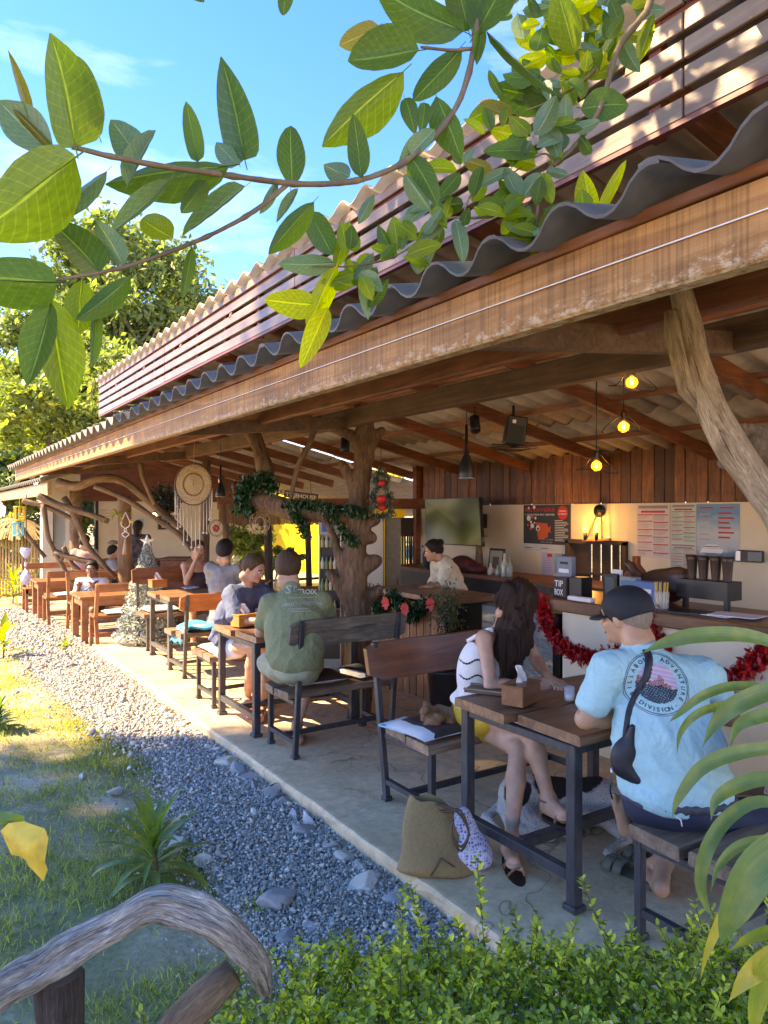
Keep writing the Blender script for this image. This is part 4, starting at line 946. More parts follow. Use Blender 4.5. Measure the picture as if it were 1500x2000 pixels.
# foreground log rail
t = thing('driftwood_rail', 'arched grey driftwood log fence rail in the foreground', 'fence rail', tuple(P(120, 1950, 1.45)))
pp = [tuple(P(x, y, q)) + (r,) for x, y, q, r in ((-90, 2010, 1.38, .046), (0, 1938, 1.4, .05), (70, 1898, 1.42, .056), (150, 1845, 1.44, .052), (230, 1805, 1.45, .046), (300, 1768, 1.46, .048), (360, 1775, 1.47, .054), (420, 1800, 1.48, .054), (465, 1840, 1.5, .048), (492, 1872, 1.53, .042), (508, 1905, 1.57, .036), (520, 1935, 1.62, .026))]
sp_ = spline(pp, 90); mb = MB(); mb.tube([Vector(q[:3]) for q in sp_], [q[3] * .7 for q in sp_], 44, rough=.30, ridges=5, freq=7, seed=5, squash=.9); mb.build('rail', M['drift'], t)
mb = MB(); mb.tube([P(112, 1905, 1.47), P(114, 2010, 1.47), P(116, 2400, 1.47)], [.045, .044, .047], 14, rough=.12, ridges=5, freq=3); mb.build('post', M['log_dark'], t)
mb = MB(); mb.tube([P(455, 1900, 1.58), P(400, 1950, 1.56), P(350, 2000, 1.54), P(300, 2080, 1.52)], [.03, .036, .038, .04], 12, rough=.14, freq=3, ridges=3); mb.build('brace', M['drift_brown'], t)
# ------------------------------------------------------------------ things hung under the roof
def cable(mb, a, b, r=.004): mb.tube([a, b], r, 5)
dark_r = M['black_metal']
def bulb_lamp(label, x, y, t, ytop, pts=None):
 c = P(x, y, t); top = Vector((c.x, c.y, CAMZ - (ytop - 1000) / FPX * t))
 o = thing('pendant_lamp', label, 'pendant lamp', tuple(top), 'globe filament pendants')
 mb = MB(); cable(mb, top, c + Vector((0, 0, .1))); mb.build('cord', M['black'], o)
 mb = MB(); mb.lathe(c + Vector((0, 0, .04)), [(.018, 0), (.02, .02), (.02, .055), (.008, .07)], 12); mb.build('socket', M['black'], o)
 mb = MB(); mb.ball(c, .037, 16); b = mb.build('bulb', None, o); m, tt, bb = _nodes('amber_glass'); bb.inputs['Base Color'].default_value = (1, .6, .2, 1); bb.inputs['Alpha'].default_value = .45; bb.inputs['Roughness'].default_value = .05
 bb.inputs['Emission Color'].default_value = (1, .27, .04, 1); bb.inputs['Emission Strength'].default_value = .13; b.data.materials.append(m)
 mb = MB(); mb.tube(spline([c + Vector((-.012, 0, .03)), c + Vector((-.008, 0, -.015)), c + Vector((.0, .006, .01)), c + Vector((.008, 0, -.015)), c + Vector((.012, 0, .03))], 14), .0035, 5); mb.build('filament', glow('filament_glow', (1, .45, .14), 3.2), o)
 mb = MB(); rr = Vector((FY, -FX, 0)); q = [c + rr * (.13 * math.cos(a) * (1 + .15 * math.sin(3 * a + x))) + Vector((0, .03 * math.sin(2 * a), .055 * math.sin(a) + .03 * math.sin(2 * a + y))) for a in np.linspace(0, 2 * math.pi, 26)]
 mb.tube(q, .0035, 5); mb.build('wire_guard', dark_r, o)
 l = bpy.data.lights.new('bulb_light', 'POINT'); l.energy = .45; l.color = (1, .55, .2); l.shadow_soft_size = .04; lo = bpy.data.objects.new('bulb_light', l); link(lo); lo.location = c; b.visible_shadow = True
bulb_lamp('lit globe filament pendant, highest of the three at the roof beam', 1234, 747, 4.6, 700)
bulb_lamp('lit globe filament pendant hanging in the middle of the three', 1218, 834, 4.9, 700)
bulb_lamp('lit globe filament pendant, lowest of the three near the plank wall', 1165, 910, 5.2, 745)
def bottle_lamp(label, x, ytip, ybot, t, ytop, r):
 b = P(x, ybot, t); tip = P(x, ytip, t); h = (tip - b).z; o = thing('pendant_lamp', label, 'pendant lamp', tuple(P(x, ytop, t)), 'black bottle-shaped pendants')
 mb = MB(); mb.lathe(b, [(r * .98, 0), (r, .004), (r * .96, h * .12), (r * .72, h * .3), (r * .32, h * .45), (r * .2, h * .6), (r * .17, h), (.002, h)], 20); mb.build('lamp_shade', M['black_metal'], o)
 mb = MB(); mb.lathe(b + Vector((0, 0, -.004)), [(r * .9, 0), (r * 1.0, 0), (r * 1.0, .008), (r * .9, .008)], 20); mb.build('rim', M['chrome'], o)
 mb = MB(); cable(mb, tip, P(x, ytop, t), .003); mb.build('cord', M['black'], o)
bottle_lamp('black bottle-shaped pendant in front of the plank wall', 911, 830, 934, 5.4, 742, .062)
bottle_lamp('black bottle-shaped pendant beside the macrame dreamcatcher', 431, 908, 970, 8.4, 866, .06)
# ceiling fan-like wall fan with speaker
t = thing('ceiling_fan', 'black caged fan hanging from the rafters', 'fan', tuple(P(1003, 870, 6.4))); c = Vector(t.location)
mb = MB(); mb.lathe(c + Vector((0, 0, -.02)), [(.03, 0), (.05, .03), (.05, .08), (.02, .1)], 14); mb.tube([c + Vector((0, 0, .06)), c + Vector((0, 0, .35))], .012, 6); mb.build('motor', M['black'], t)
for k in range(3):
 a = 2.1 * k + .5; mb = MB(); mb.bar(c + Vector((.03 * math.cos(a), .03 * math.sin(a), 0)), c + Vector((.19 * math.cos(a), .19 * math.sin(a), .01)), .07, .004); mb.build('blade', plain('fan_blade', (.03, .03, .035), .25), t)
for rr_ in (.21, .15, .09):
 mb = MB(); mb.tube([c + Vector((rr_ * math.cos(a), rr_ * math.sin(a), -.02 - (.21 - rr_) * .2)) for a in np.linspace(0, 2 * math.pi, 24)], .003, 4); mb.build('cage_ring', M['black'], t)
def boxy(label, name, cat, c, size, mat, rot=None, parts=(), bev=.01, group=None):
 o = thing(name, label, cat, tuple(c), group); mb = MB(); mb.box(c, size, rot=rot, bev=bev); mb.build('body' if name != 'sign' else 'panel', mat, o)
 R_ = rot or Matrix.Identity(3)
 for nm, off, sz, m in parts: mb = MB(); mb.box(Vector(c) + R_ @ Vector(off), sz, rot=rot, bev=.002); mb.build(nm, m, o)
 return o
RC = Matrix.Rotation(-YAW, 3, 'Z')
boxy('black box speaker under the rafters above the fan', 'speaker', 'speaker', P(1006, 842, 6.2), (.17, .15, .24), M['black'], RC @ Matrix.Rotation(.15, 3, 'Y'), (('emblem', (-.03, -.078, .07), (.03, .004, .03), M['white']), ('grille', (0, -.0765, -.03), (.13, .004, .15), plain('speaker_grille', (.03, .03, .03), .8))))
def spot(label, x, y, t):
 c = P(x, y, t); o = thing('spotlight', label, 'spotlight', tuple(c), 'small black ceiling spots'); ax = Vector((-.25, -.4, -1)).normalized()
 mb = MB(); mb.lathe(c, [(.02, -.09), (.045, -.085), (.045, .05), (.04, .055)], 16, axis=ax); mb.tube([c - ax * .08, c + Vector((0, 0, .17))], .008, 6); mb.build('housing', M['black'], o)
 mb = MB(); mb.lathe(c + ax * .047, [(.038, 0), (.038, .006)], 16, axis=ax); mb.build('lens', glow('spot_lens', (1, .93, .8), 1), o)
spot('small black spotlight left of the fan under the rafters', 928, 832, 6.2)
spot('small black spotlight near the trunk post', 674, 872, 7.2)
# macrame dreamcatcher
t = thing('dreamcatcher', 'large round macrame dreamcatcher with long strands hanging from the beam', 'dreamcatcher', tuple(P(378, 862, 8.0))); C0 = P(378, 946, 8.0); RD = .215
nA = Vector((.30, -.95, 0)).normalized(); uA = Vector((nA.y, -nA.x, 0)) * -1; uA.normalize(); zA = Vector((0, 0, 1))
uA = Vector((.72, -.62, 0)).normalized()
cord_m = plain('natural_cord', (.50, .38, .24), .9, scale=60, bmp=.3)
def ringp(r, n=40, wob=0, ph=0): return [C0 + uA * (r * (1 + wob * math.sin(14 * a + ph)) * math.cos(a)) + zA * (r * 1.06 * (1 + wob * math.sin(14 * a + ph)) * math.sin(a)) for a in np.linspace(0, 2 * math.pi, n)]
mb = MB(); mb.tube(ringp(RD), .008, 6); mb.build('hoop', leather, t)
mb = MB()
for k in range(22):
 r = .012 + k * .0088
 if k in (11, 12): continue
 mb.tube(ringp(r, 64 if k > 8 else 30, .012 if k % 2 else .004, k), .0042 if k not in (13, 17, 20) else .0028, 4, cap=False)
for k in range(44):
 a = 2 * math.pi * k / 44; mb.tube([C0 + uA * (.1 * math.cos(a)) + zA * (.106 * math.sin(a)), C0 + uA * (RD * math.cos(a + .05)) + zA * (RD * 1.06 * math.sin(a + .05))], .0022, 4, cap=False)
mb.build('macrame_web', cord_m, t)
mb = MB(); L = [.36, .3, .45, .38, .5, .42, .62, .55, .5, .45, .4, .33, .36, .28]
for k in range(14):
 a = math.pi * (1.0 + (k + .5) / 14); p = C0 + uA * (RD * math.cos(a)) + zA * (RD * 1.06 * math.sin(a)); q = p - zA * (L[k] * (.75 + .25 * math.sin(k * 2.1) ** 2) if 3 < k < 11 else L[k] * .8)
 o = MB(); o.tube([p, q], .0055, 5); o.ball(q, .013, 8, sc=(1, 1, 1.2)); o.build('strand', plain('pale_cord', (.55, .5, .44), .9) if k == 0 else bpy.data.materials['pale_cord'], t)
mb = MB(); cable(mb, C0 + zA * RD, P(380, 860, 8.0), .003); mb.build('string', cord_m, t)
# small dream hoops
for lab, x, y, tt, r in (('small hoop dreamcatcher with red flower right of the macrame strands', 422, 1032, 8.3, .085), ('net dreamcatcher hanging under the dark root', 508, 1020, 6.9, .10)):
 o = thing('dreamcatcher', lab, 'dreamcatcher', tuple(P(x, y, tt))); C0 = P(x, y, tt); RD = r
 mb = MB(); mb.tube(ringp(r, 30), .012 if r < .1 else .005, 6); mb.build('hoop', M['slab_end'], o)
 mb = MB()
 for k in range(10):
  a = 2 * math.pi * k / 10; b2 = a + 2.2; mb.tube([C0 + uA * (r * math.cos(a)) + zA * (r * math.sin(a)), C0 + uA * (r * math.cos(b2)) + zA * (r * math.sin(b2))], .002, 4)
 mb.build('web', cord_m, o)
 if r < .1:
  mb = MB()
  for k in range(6): mb.ball(C0 + uA * (.025 * math.cos(k)) + zA * (.025 * math.sin(k)) + nA * -.0, .02, 6)
  mb.build('flower', plain('dull_red_cloth', (.35, .05, .05), .8), o)
# lanterns on the far left
for lab, x, y, col in (('yellow wire lantern hanging at the left end of the terrace', 38, 1003, (.75, .5, .05)), ('turquoise paper lantern below the yellow one', 36, 1033, (.1, .5, .55))):
 o = thing('lantern', lab, 'lantern', tuple(P(x, y, 13.0)), 'hanging lanterns'); c = Vector(o.location); lm = plain('lantern_' + str(x), col, .6)
 for k in range(8):
  a = math.pi * k / 4; mb = MB(); mb.bar(c + Vector((.085 * math.cos(a), .085 * math.sin(a), -.12)), c + Vector((.085 * math.cos(a), .085 * math.sin(a), .12)), .018, .014); mb.build('slat', lm, o)
 for z in (-.12, .12): mb = MB(); mb.lathe(c + Vector((0, 0, z)), [(.06, -.01), (.1, -.01), (.1, .01), (.06, .01)], 14); mb.build('ring', lm, o)
 mb = MB(); mb.tube([c + Vector((0, 0, .12)), c + Vector((0, 0, .32))], .004, 4); mb.build('string', lm, o)
mb = MB(); mb.tube([P(52, 965, 12.8), P(50, 1080, 12.8), P(47, 1130, 12.8)], .01, 5); tag(mb.build('rope', M['log_dark']), 'dark rope hanging at the left end of the terrace', 'rope')
mb = MB(); vs = [tuple(P(50 + 7 * s_ * math.sin(i * .7 + 1) + s_ * 4, 1070 + 6 * i, 12.7) + Vector((0, .02 * math.sin(i * 1.3), 0))) for i in range(13) for s_ in (-1, 1)]
mb.add(vs, [(2 * i, 2 * i + 1, 2 * i + 3, 2 * i + 2) for i in range(12)], 0, None, True); o = mb.build('cloth_strip', plain('lilac_cloth', (.5, .48, .65), .8)); o.modifiers.new('s', 'SOLIDIFY').thickness = .006; tag(o, 'pale lilac cloth strip tied to the hanging rope', 'cloth')
# macrame plant hanger on the round post
o = thing('plant_hanger', 'white macrame hanger with tassel on the round post', 'plant hanger', tuple(P(244, 1010, 11.2))); mb = MB()
for s_ in (-1, 1):
 mb.tube(spline([P(245, 1000, 11.2), P(245 + s_ * 9, 1024, 11.2), P(245 - s_ * 3, 1035, 11.2), P(245 + s_ * 7, 1043, 11.2), P(245, 1050, 11.2)], 14), .008, 5)
mb.build('knotted_cords', M['white'], o); mb = MB(); mb.tube([P(245, 1050, 11.2), P(244, 1066, 11.2), P(243, 1083, 11.2)], [.012, .028, .035], 8); mb.build('tassel', cord_m, o)
mb = MB(); star = []
def star5(mb, c, r, th, u=None, mi=0):
 u = u or Vector((FY, -FX, 0)); nrm = Vector((-FX, -FY, 0)); pts = []
 for k in range(10):
  a = math.pi / 2 + math.pi * k / 5; q = r if k % 2 == 0 else r * .42; pts.append(c + u * (q * math.cos(a)) + Vector((0, 0, q * math.sin(a))))
 vs = [tuple(p) for p in pts] + [tuple(c + nrm * th), tuple(c - nrm * th)]
 mb.add(vs, [(k, (k + 1) % 10, 10) for k in range(10)] + [((k + 1) % 10, k, 11) for k in range(10)], mi)
star5(mb, P(257, 1018, 11.1), .045, .015); tag(mb.build('star_ornament', plain('gold_star', (.75, .45, .05), .4)), 'small gold star hanging beside the macrame hanger', 'star')
# hanging timber sign
o = thing('hanging_sign', 'small dark wooden sign with pale letters under the far rafters', 'sign', tuple(P(590, 968, 9.0))); a, b = P(555, 964, 9.0), P(621, 972, 9.0)
mb = MB(); mb.bar(a, b, .02, .085, bev=.004); mb.build('board', M['log_dark'], o); U = (b - a).normalized(); mb = MB(); put_text(mb, 'TREEHOUSE', a + Vector((-FX, -FY, 0)) * .014 + U * .02 + Vector((0, 0, -.03)), U, (0, 0, 1), .05, width=(b - a).length - .04, bold=True); mb.build('lettering', ink('cream', (.6, .52, .35)), o)
mb = MB(); cable(mb, a + U * .08, a + U * .1 + Vector((0, 0, .2)), .003); cable(mb, b - U * .08, b - U * .1 + Vector((0, 0, .25)), .003); mb.build('string', M['black'], o)
# ------------------------------------------------------------------ gravel and rocks
def rock_base(seed, sub=0, flat=.6):
 r = random.Random(seed); mb = []
 phi = (1 + 5 ** .5) / 2
 v = np.array([(-1, phi, 0), (1, phi, 0), (-1, -phi, 0), (1, -phi, 0), (0, -1, phi), (0, 1, phi), (0, -1, -phi), (0, 1, -phi), (phi, 0, -1), (phi, 0, 1), (-phi, 0, -1), (-phi, 0, 1)], float) / 1.9
 f = np.array([(0, 11, 5), (0, 5, 1), (0, 1, 7), (0, 7, 10), (0, 10, 11), (1, 5, 9), (5, 11, 4), (11, 10, 2), (10, 7, 6), (7, 1, 8), (3, 9, 4), (3, 4, 2), (3, 2, 6), (3, 6, 8), (3, 8, 9), (4, 9, 5), (2, 4, 11), (6, 2, 10), (8, 6, 7), (9, 8, 1)])
 for _ in range(sub):
  d = {}; nf = []; v = list(map(tuple, v))
  def mid(a, b):
   k = (min(a, b), max(a, b))
   if k not in d:
    m = (np.array(v[a]) + np.array(v[b])) / 2; v.append(tuple(m / np.linalg.norm(m))); d[k] = len(v) - 1
   return d[k]
  for a, b, c in f:
   x, y, z = mid(a, b), mid(b, c), mid(c, a); nf += [(a, x, z), (b, y, x), (c, z, y), (x, y, z)]
  v = np.array(v); f = np.array(nf)
 # cut by random planes for an angular look
 for _ in range(14):
  n = np.array([r.gauss(0, 1) for _ in range(3)]); n /= np.linalg.norm(n); o = r.uniform(.35, .75)
  s = v @ n; v = v - np.outer(np.maximum(s - o, 0), n)
 v = v * np.array([1, r.uniform(.6, .95), flat * r.uniform(.7, 1)]); return v, f
def stone_mat(name, stops, big=False):
 m, t, b = _nodes(name); g = t.nodes.new('ShaderNodeNewGeometry'); oi = t.nodes.new('ShaderNodeObjectInfo'); ad = t.nodes.new('ShaderNodeMath'); fr = t.nodes.new('ShaderNodeMath'); fr.operation = 'FRACT'
 t.links.new(g.outputs['Random Per Island'], ad.inputs[0]); t.links.new(oi.outputs['Random'], ad.inputs[1]); t.links.new(ad.outputs[0], fr.inputs[0])
 r = ramp(t, stops); t.links.new(fr.outputs[0], r.inputs[0]); n = noise(t, coords(t), 45 if big else 130, 5, .7); r2 = ramp(t, [(.3, (.7, .7, .7)), (.7, (1.25, 1.25, 1.25))]); t.links.new(n, r2.inputs[0])
 t.links.new(mixc(t, 1.0, r.outputs[0], r2.outputs[0], 'MULTIPLY'), b.inputs['Base Color']); b.inputs['Roughness'].default_value = .85; bump(t, b, n, .5, .006); return m
M['gravel'] = stone_mat('bluish_gravel', [(0, (.25, .235, .22)), (.3, (.40, .38, .355)), (.6, (.54, .505, .465)), (.8, (.63, .57, .49)), (.95, (.70, .6, .47)), (1, (.5, .32, .22))])
M['rock'] = stone_mat('bluish_rock', [(0, (.25, .26, .27)), (.5, (.40, .41, .41)), (.8, (.52, .49, .44)), (1, (.66, .58, .48))], True)
def gleft(y):   # left border of the gravel strip
 return np.interp(y, [.5, 2.2, 2.7, 3.3, 4.3, 5.2, 6.5, 8.5, 11.7, 15], [1.15, 1.12, 1.2, 1.24, 1.33, 1.5, 1.3, 1.2, 1.05, .8])
def scatter_gravel():
 V_, F_, off = [], [], 0
 bases = [rock_base(s) for s in range(7)]
 bands = [(1.2, 3.2, 34000, .0082), (3.2, 5.5, 25000, .0102), (5.5, 9, 15000, .015), (9, 15, 8000, .022)]
 for y0, y1, n, sz in bands:
  y = rng.uniform(y0, y1, n); gl = gleft(y); gl = gl - rng.exponential(.10, n) * (rng.random(n) < .35)
  x = gl + rng.random(n) * (1.985 - gl); keep = (rng.random(n) < 1); x, y = x[keep], y[keep]; n = len(x)
  for x_i in (0,): pass
  s = sz * np.exp(rng.normal(0, .4, n)); z = -.088 + s * .3 + rng.uniform(0, .02, n)
  Mx = rand_rot(n, .9) * s[:, None, None]; T = np.stack([x, y, z], 1); which = rng.integers(0, 7, n)
  for k in range(7):
   m = which == k; bv, bf = bases[k]; c = m.sum()
   V_.append((np.einsum('nij,kj->nki', Mx[m], bv) + T[m][:, None]).reshape(-1, 3)); F_.append((bf[None] + (np.arange(c) * len(bv))[:, None, None]).reshape(-1, 3) + off); off += c * len(bv)
 me = fast_mesh('gravel', np.concatenate(V_), np.concatenate(F_)); tag(obj('gravel', me, M['gravel']), kind='stuff')
 mb = MB(); ys = np.linspace(.5, 15, 40); vs = []
 for y in ys: vs += [(gleft(y) - .02, y, -.106), (gleft(y) + .06, y, -.088), (1.985, y, -.086)]
 mb.add(vs, [(3 * i + k, 3 * i + k + 1, 3 * i + k + 4, 3 * i + k + 3) for i in range(39) for k in (0, 1)]); tag(mb.build('gravel_bed', plain('gravel_dust', (.3, .29, .27), .95, var=.4, scale=60, bmp=.6)), kind='structure')
scatter_gravel()
rocks = []
rb = [rock_base(40 + k, 2, .55) for k in range(6)]; rme = []
for v, f in rb: me = fast_mesh('rock', v, f); me.materials.append(M['rock']); rme.append(me)
def rock(x, y, s, label, group=None, z=-.095, fl=1):
 s *= 1.55; o = bpy.data.objects.new('rock', random.choice(rme)); link(o); o.location = (x, y, z + s * .22 * fl); o.scale = (s, s * .85, s * fl); o.rotation_euler = (random.uniform(-.3, .3), random.uniform(-.3, .3), random.uniform(0, 6.3)); tag(o, label, 'rock', group)
for (px, py, s, lab) in ((715, 1755, .078, 'flat pale grey rock lying on the gravel near the hedge'), (650, 1618, .075, 'grey angular boulder touching the deck edge in front of the tote bag'), (440, 1565, .05, 'pale rock between the dracaena plant and the gravel'), (225, 1562, .06, 'white-grey rock in the grass behind the dracaena'), (545, 1790, .11, 'broad sandy flat stone at the gravel border'), (160, 1530, .05, 'small bluish stone in the grass left of the gravel'), (350, 1668, .075, 'grey stone just right of the dracaena stem'), (560, 1850, .06, 'pinkish flat stone by the log rail end'), (1375 // 2 + 10, 1655, .05, 'brown-stained rock by the deck edge')):
 p = G(px, py, -.13); rock(p.x, p.y, s, lab, None, fl=.8)
for y in np.arange(2.6, 6.6, .105):
 s = random.uniform(.035, .075) * (1.15 if 3.6 < y < 5.4 else .9); rock(1.93 - random.uniform(0, .05) - s * .3, y + random.uniform(-.04, .04), s, 'grey angular rock in the row along the foot of the deck edge', 'rocks along the deck edge')
for k in range(46):
 y = random.uniform(1.9, 6.5); gl = float(gleft(y)); s = random.uniform(.022, .05)
 rock(gl + random.uniform(-.1, .62), y, s, 'grey stone larger than the gravel it lies on', 'larger stones in the gravel', fl=.8)
# ------------------------------------------------------------------ grass and weeds
def blade_base(bend=.5):
 v = np.array([(-.5, 0, 0), (.5, 0, 0), (-.35, .15 * bend, .5), (.35, .15 * bend, .5), (0, .6 * bend, .95)]); f = np.array([(0, 1, 3, 2), (2, 3, 4, 4)])
 return v, f
def grass():
 n = 150000
 t = rng.uniform(0, 1, n) ** 1.5 * 10 + 1.4; lat = rng.uniform(-.56, .3, n) * t
 x = FX * t + FY * lat; y = FY * t - FX * lat; m = (x < gleft(y) + rng.exponential(.05, n)) & (x < 1.9) & (y > .8)
 x, y, t = x[m], y[m], t[m]
 dens = np.array([mnoise.noise(Vector((a * 1.1, b * 1.1, 7))) * .7 + mnoise.noise(Vector((a * 3.1, b * 3.1, 2))) * .5 for a, b in zip(x, y)])
 k = rng.random(len(x)) < np.clip(.5 + dens * 2.3, .04, 1) * np.clip(1.25 - .035 * t, .4, 1); x, y, t, dens = x[k], y[k], t[k], dens[k]; n = len(x)
 z = np.array([ground_h(a, b) for a, b in zip(x, y)]) - .004
 h = rng.uniform(.018, .055, n) * (1 + .5 * np.clip(dens, 0, 1)) * (1 + .05 * t); w_ = rng.uniform(.0022, .005, n) * (1 + .12 * t)
 Mx = rand_rot(n, .75); sc = np.stack([w_, h * 1.2, h], 1); Mx = Mx * sc[:, None, :]
 bv = np.array([(-.5, 0, 0), (.5, 0, 0), (.3, .1, .55), (-.3, .1, .55), (0, .5, .95), (0, .5, .96)]); bf = np.array([(0, 1, 2, 3), (3, 2, 4, 5)])
 gm = leafmat('lawn_blades', (.34, .37, .14), trans=.35, var=.5)
 tag(obj('grass', scatter_mesh('grass', bv, bf, Mx, np.stack([x, y, z], 1)), gm), kind='stuff')
grass()
def strap_leaf(base, dirv, L, wd, arch=.8, n=10, twist=0, fold=.15, droop=1.0):
 """long strap leaf; returns verts, faces, uvs"""
 d = Vector(dirv); h = Vector((d.x, d.y, 0)); hl = max(h.length, 1e-4); h = h / hl; ang = math.atan2(d.z, hl); p = Vector(base); vs = []; st = L / n
 side = h.cross(Vector((0, 0, 1)))
 for i in range(n + 1):
  u = i / n; a = ang - arch * droop * u ** 1.4 * 2.0
  fw_ = h * math.cos(a) + Vector((0, 0, math.sin(a))); up = side.cross(fw_)
  w_ = wd * (math.sin(math.pi * min(1, .12 + u * .88)) ** .65) * (1 - u ** 6) * (.55 + .45 * min(1, u * 4)) / 2; tw = twist * u
  s_ = side * math.cos(tw) + up * math.sin(tw)
  for q in (-1, -.5, 0, .5, 1): vs.append(tuple(p + s_ * (w_ * q) + up * (fold * w_ * abs(q))))
  p = p + fw_ * st
 fs = []; uv = []
 for i in range(n):
  for j in range(4):
   fs.append((i * 5 + j, i * 5 + j + 1, (i + 1) * 5 + j + 1, (i + 1) * 5 + j)); a, b = (j - 2) / 2, (j - 1) / 2; uv.append([(a, i / n), (b, i / n), (b, (i + 1) / n), (a, (i + 1) / n)])
 return vs, fs, uv
def strap_mat(name, c, var=.2, trans=.35, rough=.35):
 m, t, b = _nodes(name); uv = t.nodes.new('ShaderNodeUVMap'); mp_ = t.nodes.new('ShaderNodeMapping'); mp_.inputs['Scale'].default_value = (14, 1.2, 1); t.links.new(uv.outputs[0], mp_.inputs[0])
 n = noise(t, mp_.outputs[0], 3, 3); n2 = noise(t, coords(t), 25, 5); r = ramp(t, [(.3, tuple(x * .7 for x in c)), (.7, tuple(x * 1.3 for x in c))]); t.links.new(n, r.inputs[0])
 r2 = ramp(t, [(.45, (0, 0, 0)), (.75, (.5, .5, .5))]); t.links.new(n2, r2.inputs[0]); col = mixc(t, r2.outputs[0], r.outputs[0], (min(1, c[0] * 3), c[1] * 1.7, c[2] * 1.2))
 t.links.new(col, b.inputs['Base Color']); b.inputs['Roughness'].default_value = rough; tr = t.nodes.new('ShaderNodeBsdfTranslucent'); t.links.new(mixc(t, 1.0, col, (2.2, 2.1, .7), 'MULTIPLY'), tr.inputs['Color'])
 ms = t.nodes.new('ShaderNodeMixShader'); ms.inputs[0].default_value = trans; t.links.new(b.outputs[0], ms.inputs[1]); t.links.new(tr.outputs[0], ms.inputs[2]); t.links.new(ms.outputs[0], t.nodes['Material Output'].inputs['Surface']); bump(t, b, n, .25, .003); return m
M['strap'] = strap_mat('dracaena_green', (.11, .2, .05)); M['strap_lime'] = strap_mat('lime_strap_leaf', (.20, .28, .04), trans=.45); M['strap_big'] = strap_mat('broad_strap_leaf', (.11, .19, .06)); M['strap_yel'] = strap_mat('yellowing_leaf', (.42, .36, .05))
def rosette(label, name, base, h, nl, L, wd, mat, cat='plant', group=None, arch=(.5, 1.1), seed=0, stem=.012, lift=(.3, 1.3)):
 r = random.Random(seed); t = thing(name, label, cat, tuple(base), group); b = Vector(base)
 mb = MB(); mb.tube([b, b + Vector((.01, 0, h * .5)), b + Vector((0, .01, h))], stem, 7); mb.build('stem', M['drift_brown'], t)
 for k in range(nl):
  u = k / nl; a = k * 2.4 + r.uniform(-.3, .3); el = lift[0] + (lift[1] - lift[0]) * u ** 1.3
  vs, fs, uv = strap_leaf(b + Vector((0, 0, h * (.25 + .75 * u))), (math.cos(a) * math.cos(el), math.sin(a) * math.cos(el), math.sin(el)), L * r.uniform(.75, 1.1) * (1 - .25 * u), wd * r.uniform(.85, 1.1), r.uniform(*arch) * (1 - .4 * u), twist=r.uniform(-.4, .4))
  mb = MB(); mb.add(vs, fs, 0, uv, True); mb.build('leaf', mat, t)
 return t
rosette('dark green dracaena with arching strap leaves growing in the gravel border', 'dracaena_plant', tuple(G(300, 1738, -.13)), .24, 34, .42, .042, M['strap'], seed=3, arch=(.55, 1.0), lift=(.15, 1.45))
rosette('lime green broad-leaved plant at the left edge near the far kerb', 'broad_leaf_plant', tuple(G(6, 1290, -.13)), .35, 12, .42, .09, M['strap_lime'], seed=5, arch=(.3, .6))
rosette('bushy yellow-green plant beside the farthest timber bench', 'broad_leaf_plant', tuple(G(25, 1185, -.13)), .5, 34, .7, .05, M['strap_lime'], seed=8, arch=(.4, .9))
rosette('small grassy tuft at the gravel border above the log rail', 'grass_tuft', tuple(G(500, 1800, -.13)), .02, 34, .16, .010, M['strap_lime'], seed=9, arch=(.3, .8), stem=.004)
rosette('small grassy tuft among the gravel stones near the hedge', 'grass_tuft', tuple(G(655, 1885, -.13)), .02, 16, .16, .009, M['strap'], seed=10, arch=(.1, .4), stem=.004, lift=(.9, 1.5))
rosette('low weed growing at the far end of the deck edge', 'weed', tuple(G(128, 1272, -.13)), .1, 20, .2, .03, M['strap_lime'], seed=11)
rosette('small dark shrub at the left edge of the grass', 'shrub', tuple(G(-5, 1440, -.13)), .22, 46, .22, .05, M['strap'], seed=12, arch=(.3, .9))
# right foreground plant, long arching leaves
t = thing('broad_strap_plant', 'tall plant with long arching leaves at the right edge in the foreground', 'plant', tuple(P(1640, 2050, 1.2)))
def px_leaf(mbname, pts, wpx, T, mat, dz=0, n=22, hole=False):
 sp = spline([tuple(P(x, y, T + dd)) for x, y, dd in pts], n); N = len(sp); vs = []; view = Vector((-FX, -FY, 0))
 for i, p in enumerate(sp):
  p = Vector(p); d = Vector(sp[min(i + 1, N - 1)]) - Vector(sp[max(i - 1, 0)]); d.normalize(); u = i / (N - 1)
  s_ = d.cross(view + Vector((0, 0, .5))).normalized(); up = s_.cross(d).normalized()
  w_ = .8 * wpx / FPX * T * (math.sin(math.pi * (.10 + .9 * u)) ** .7) / 2 * (1 - u ** 8)
  for q in (-1, -.5, 0, .5, 1): vs.append(tuple(p + s_ * (w_ * q) - up * (.35 * w_ * (1 - abs(q)))))
 fs = [(i * 5 + j, i * 5 + j + 1, (i + 1) * 5 + j + 1, (i + 1) * 5 + j) for i in range(N - 1) for j in range(4)]; uv = [[((j - 2) / 2, i / N), ((j - 1) / 2, i / N), ((j - 1) / 2, (i + 1) / N), ((j - 2) / 2, (i + 1) / N)] for i in range(N - 1) for j in range(4)]
 mb = MB(); mb.add(vs, fs, 0, uv, True); mb.build('leaf', mat, t)
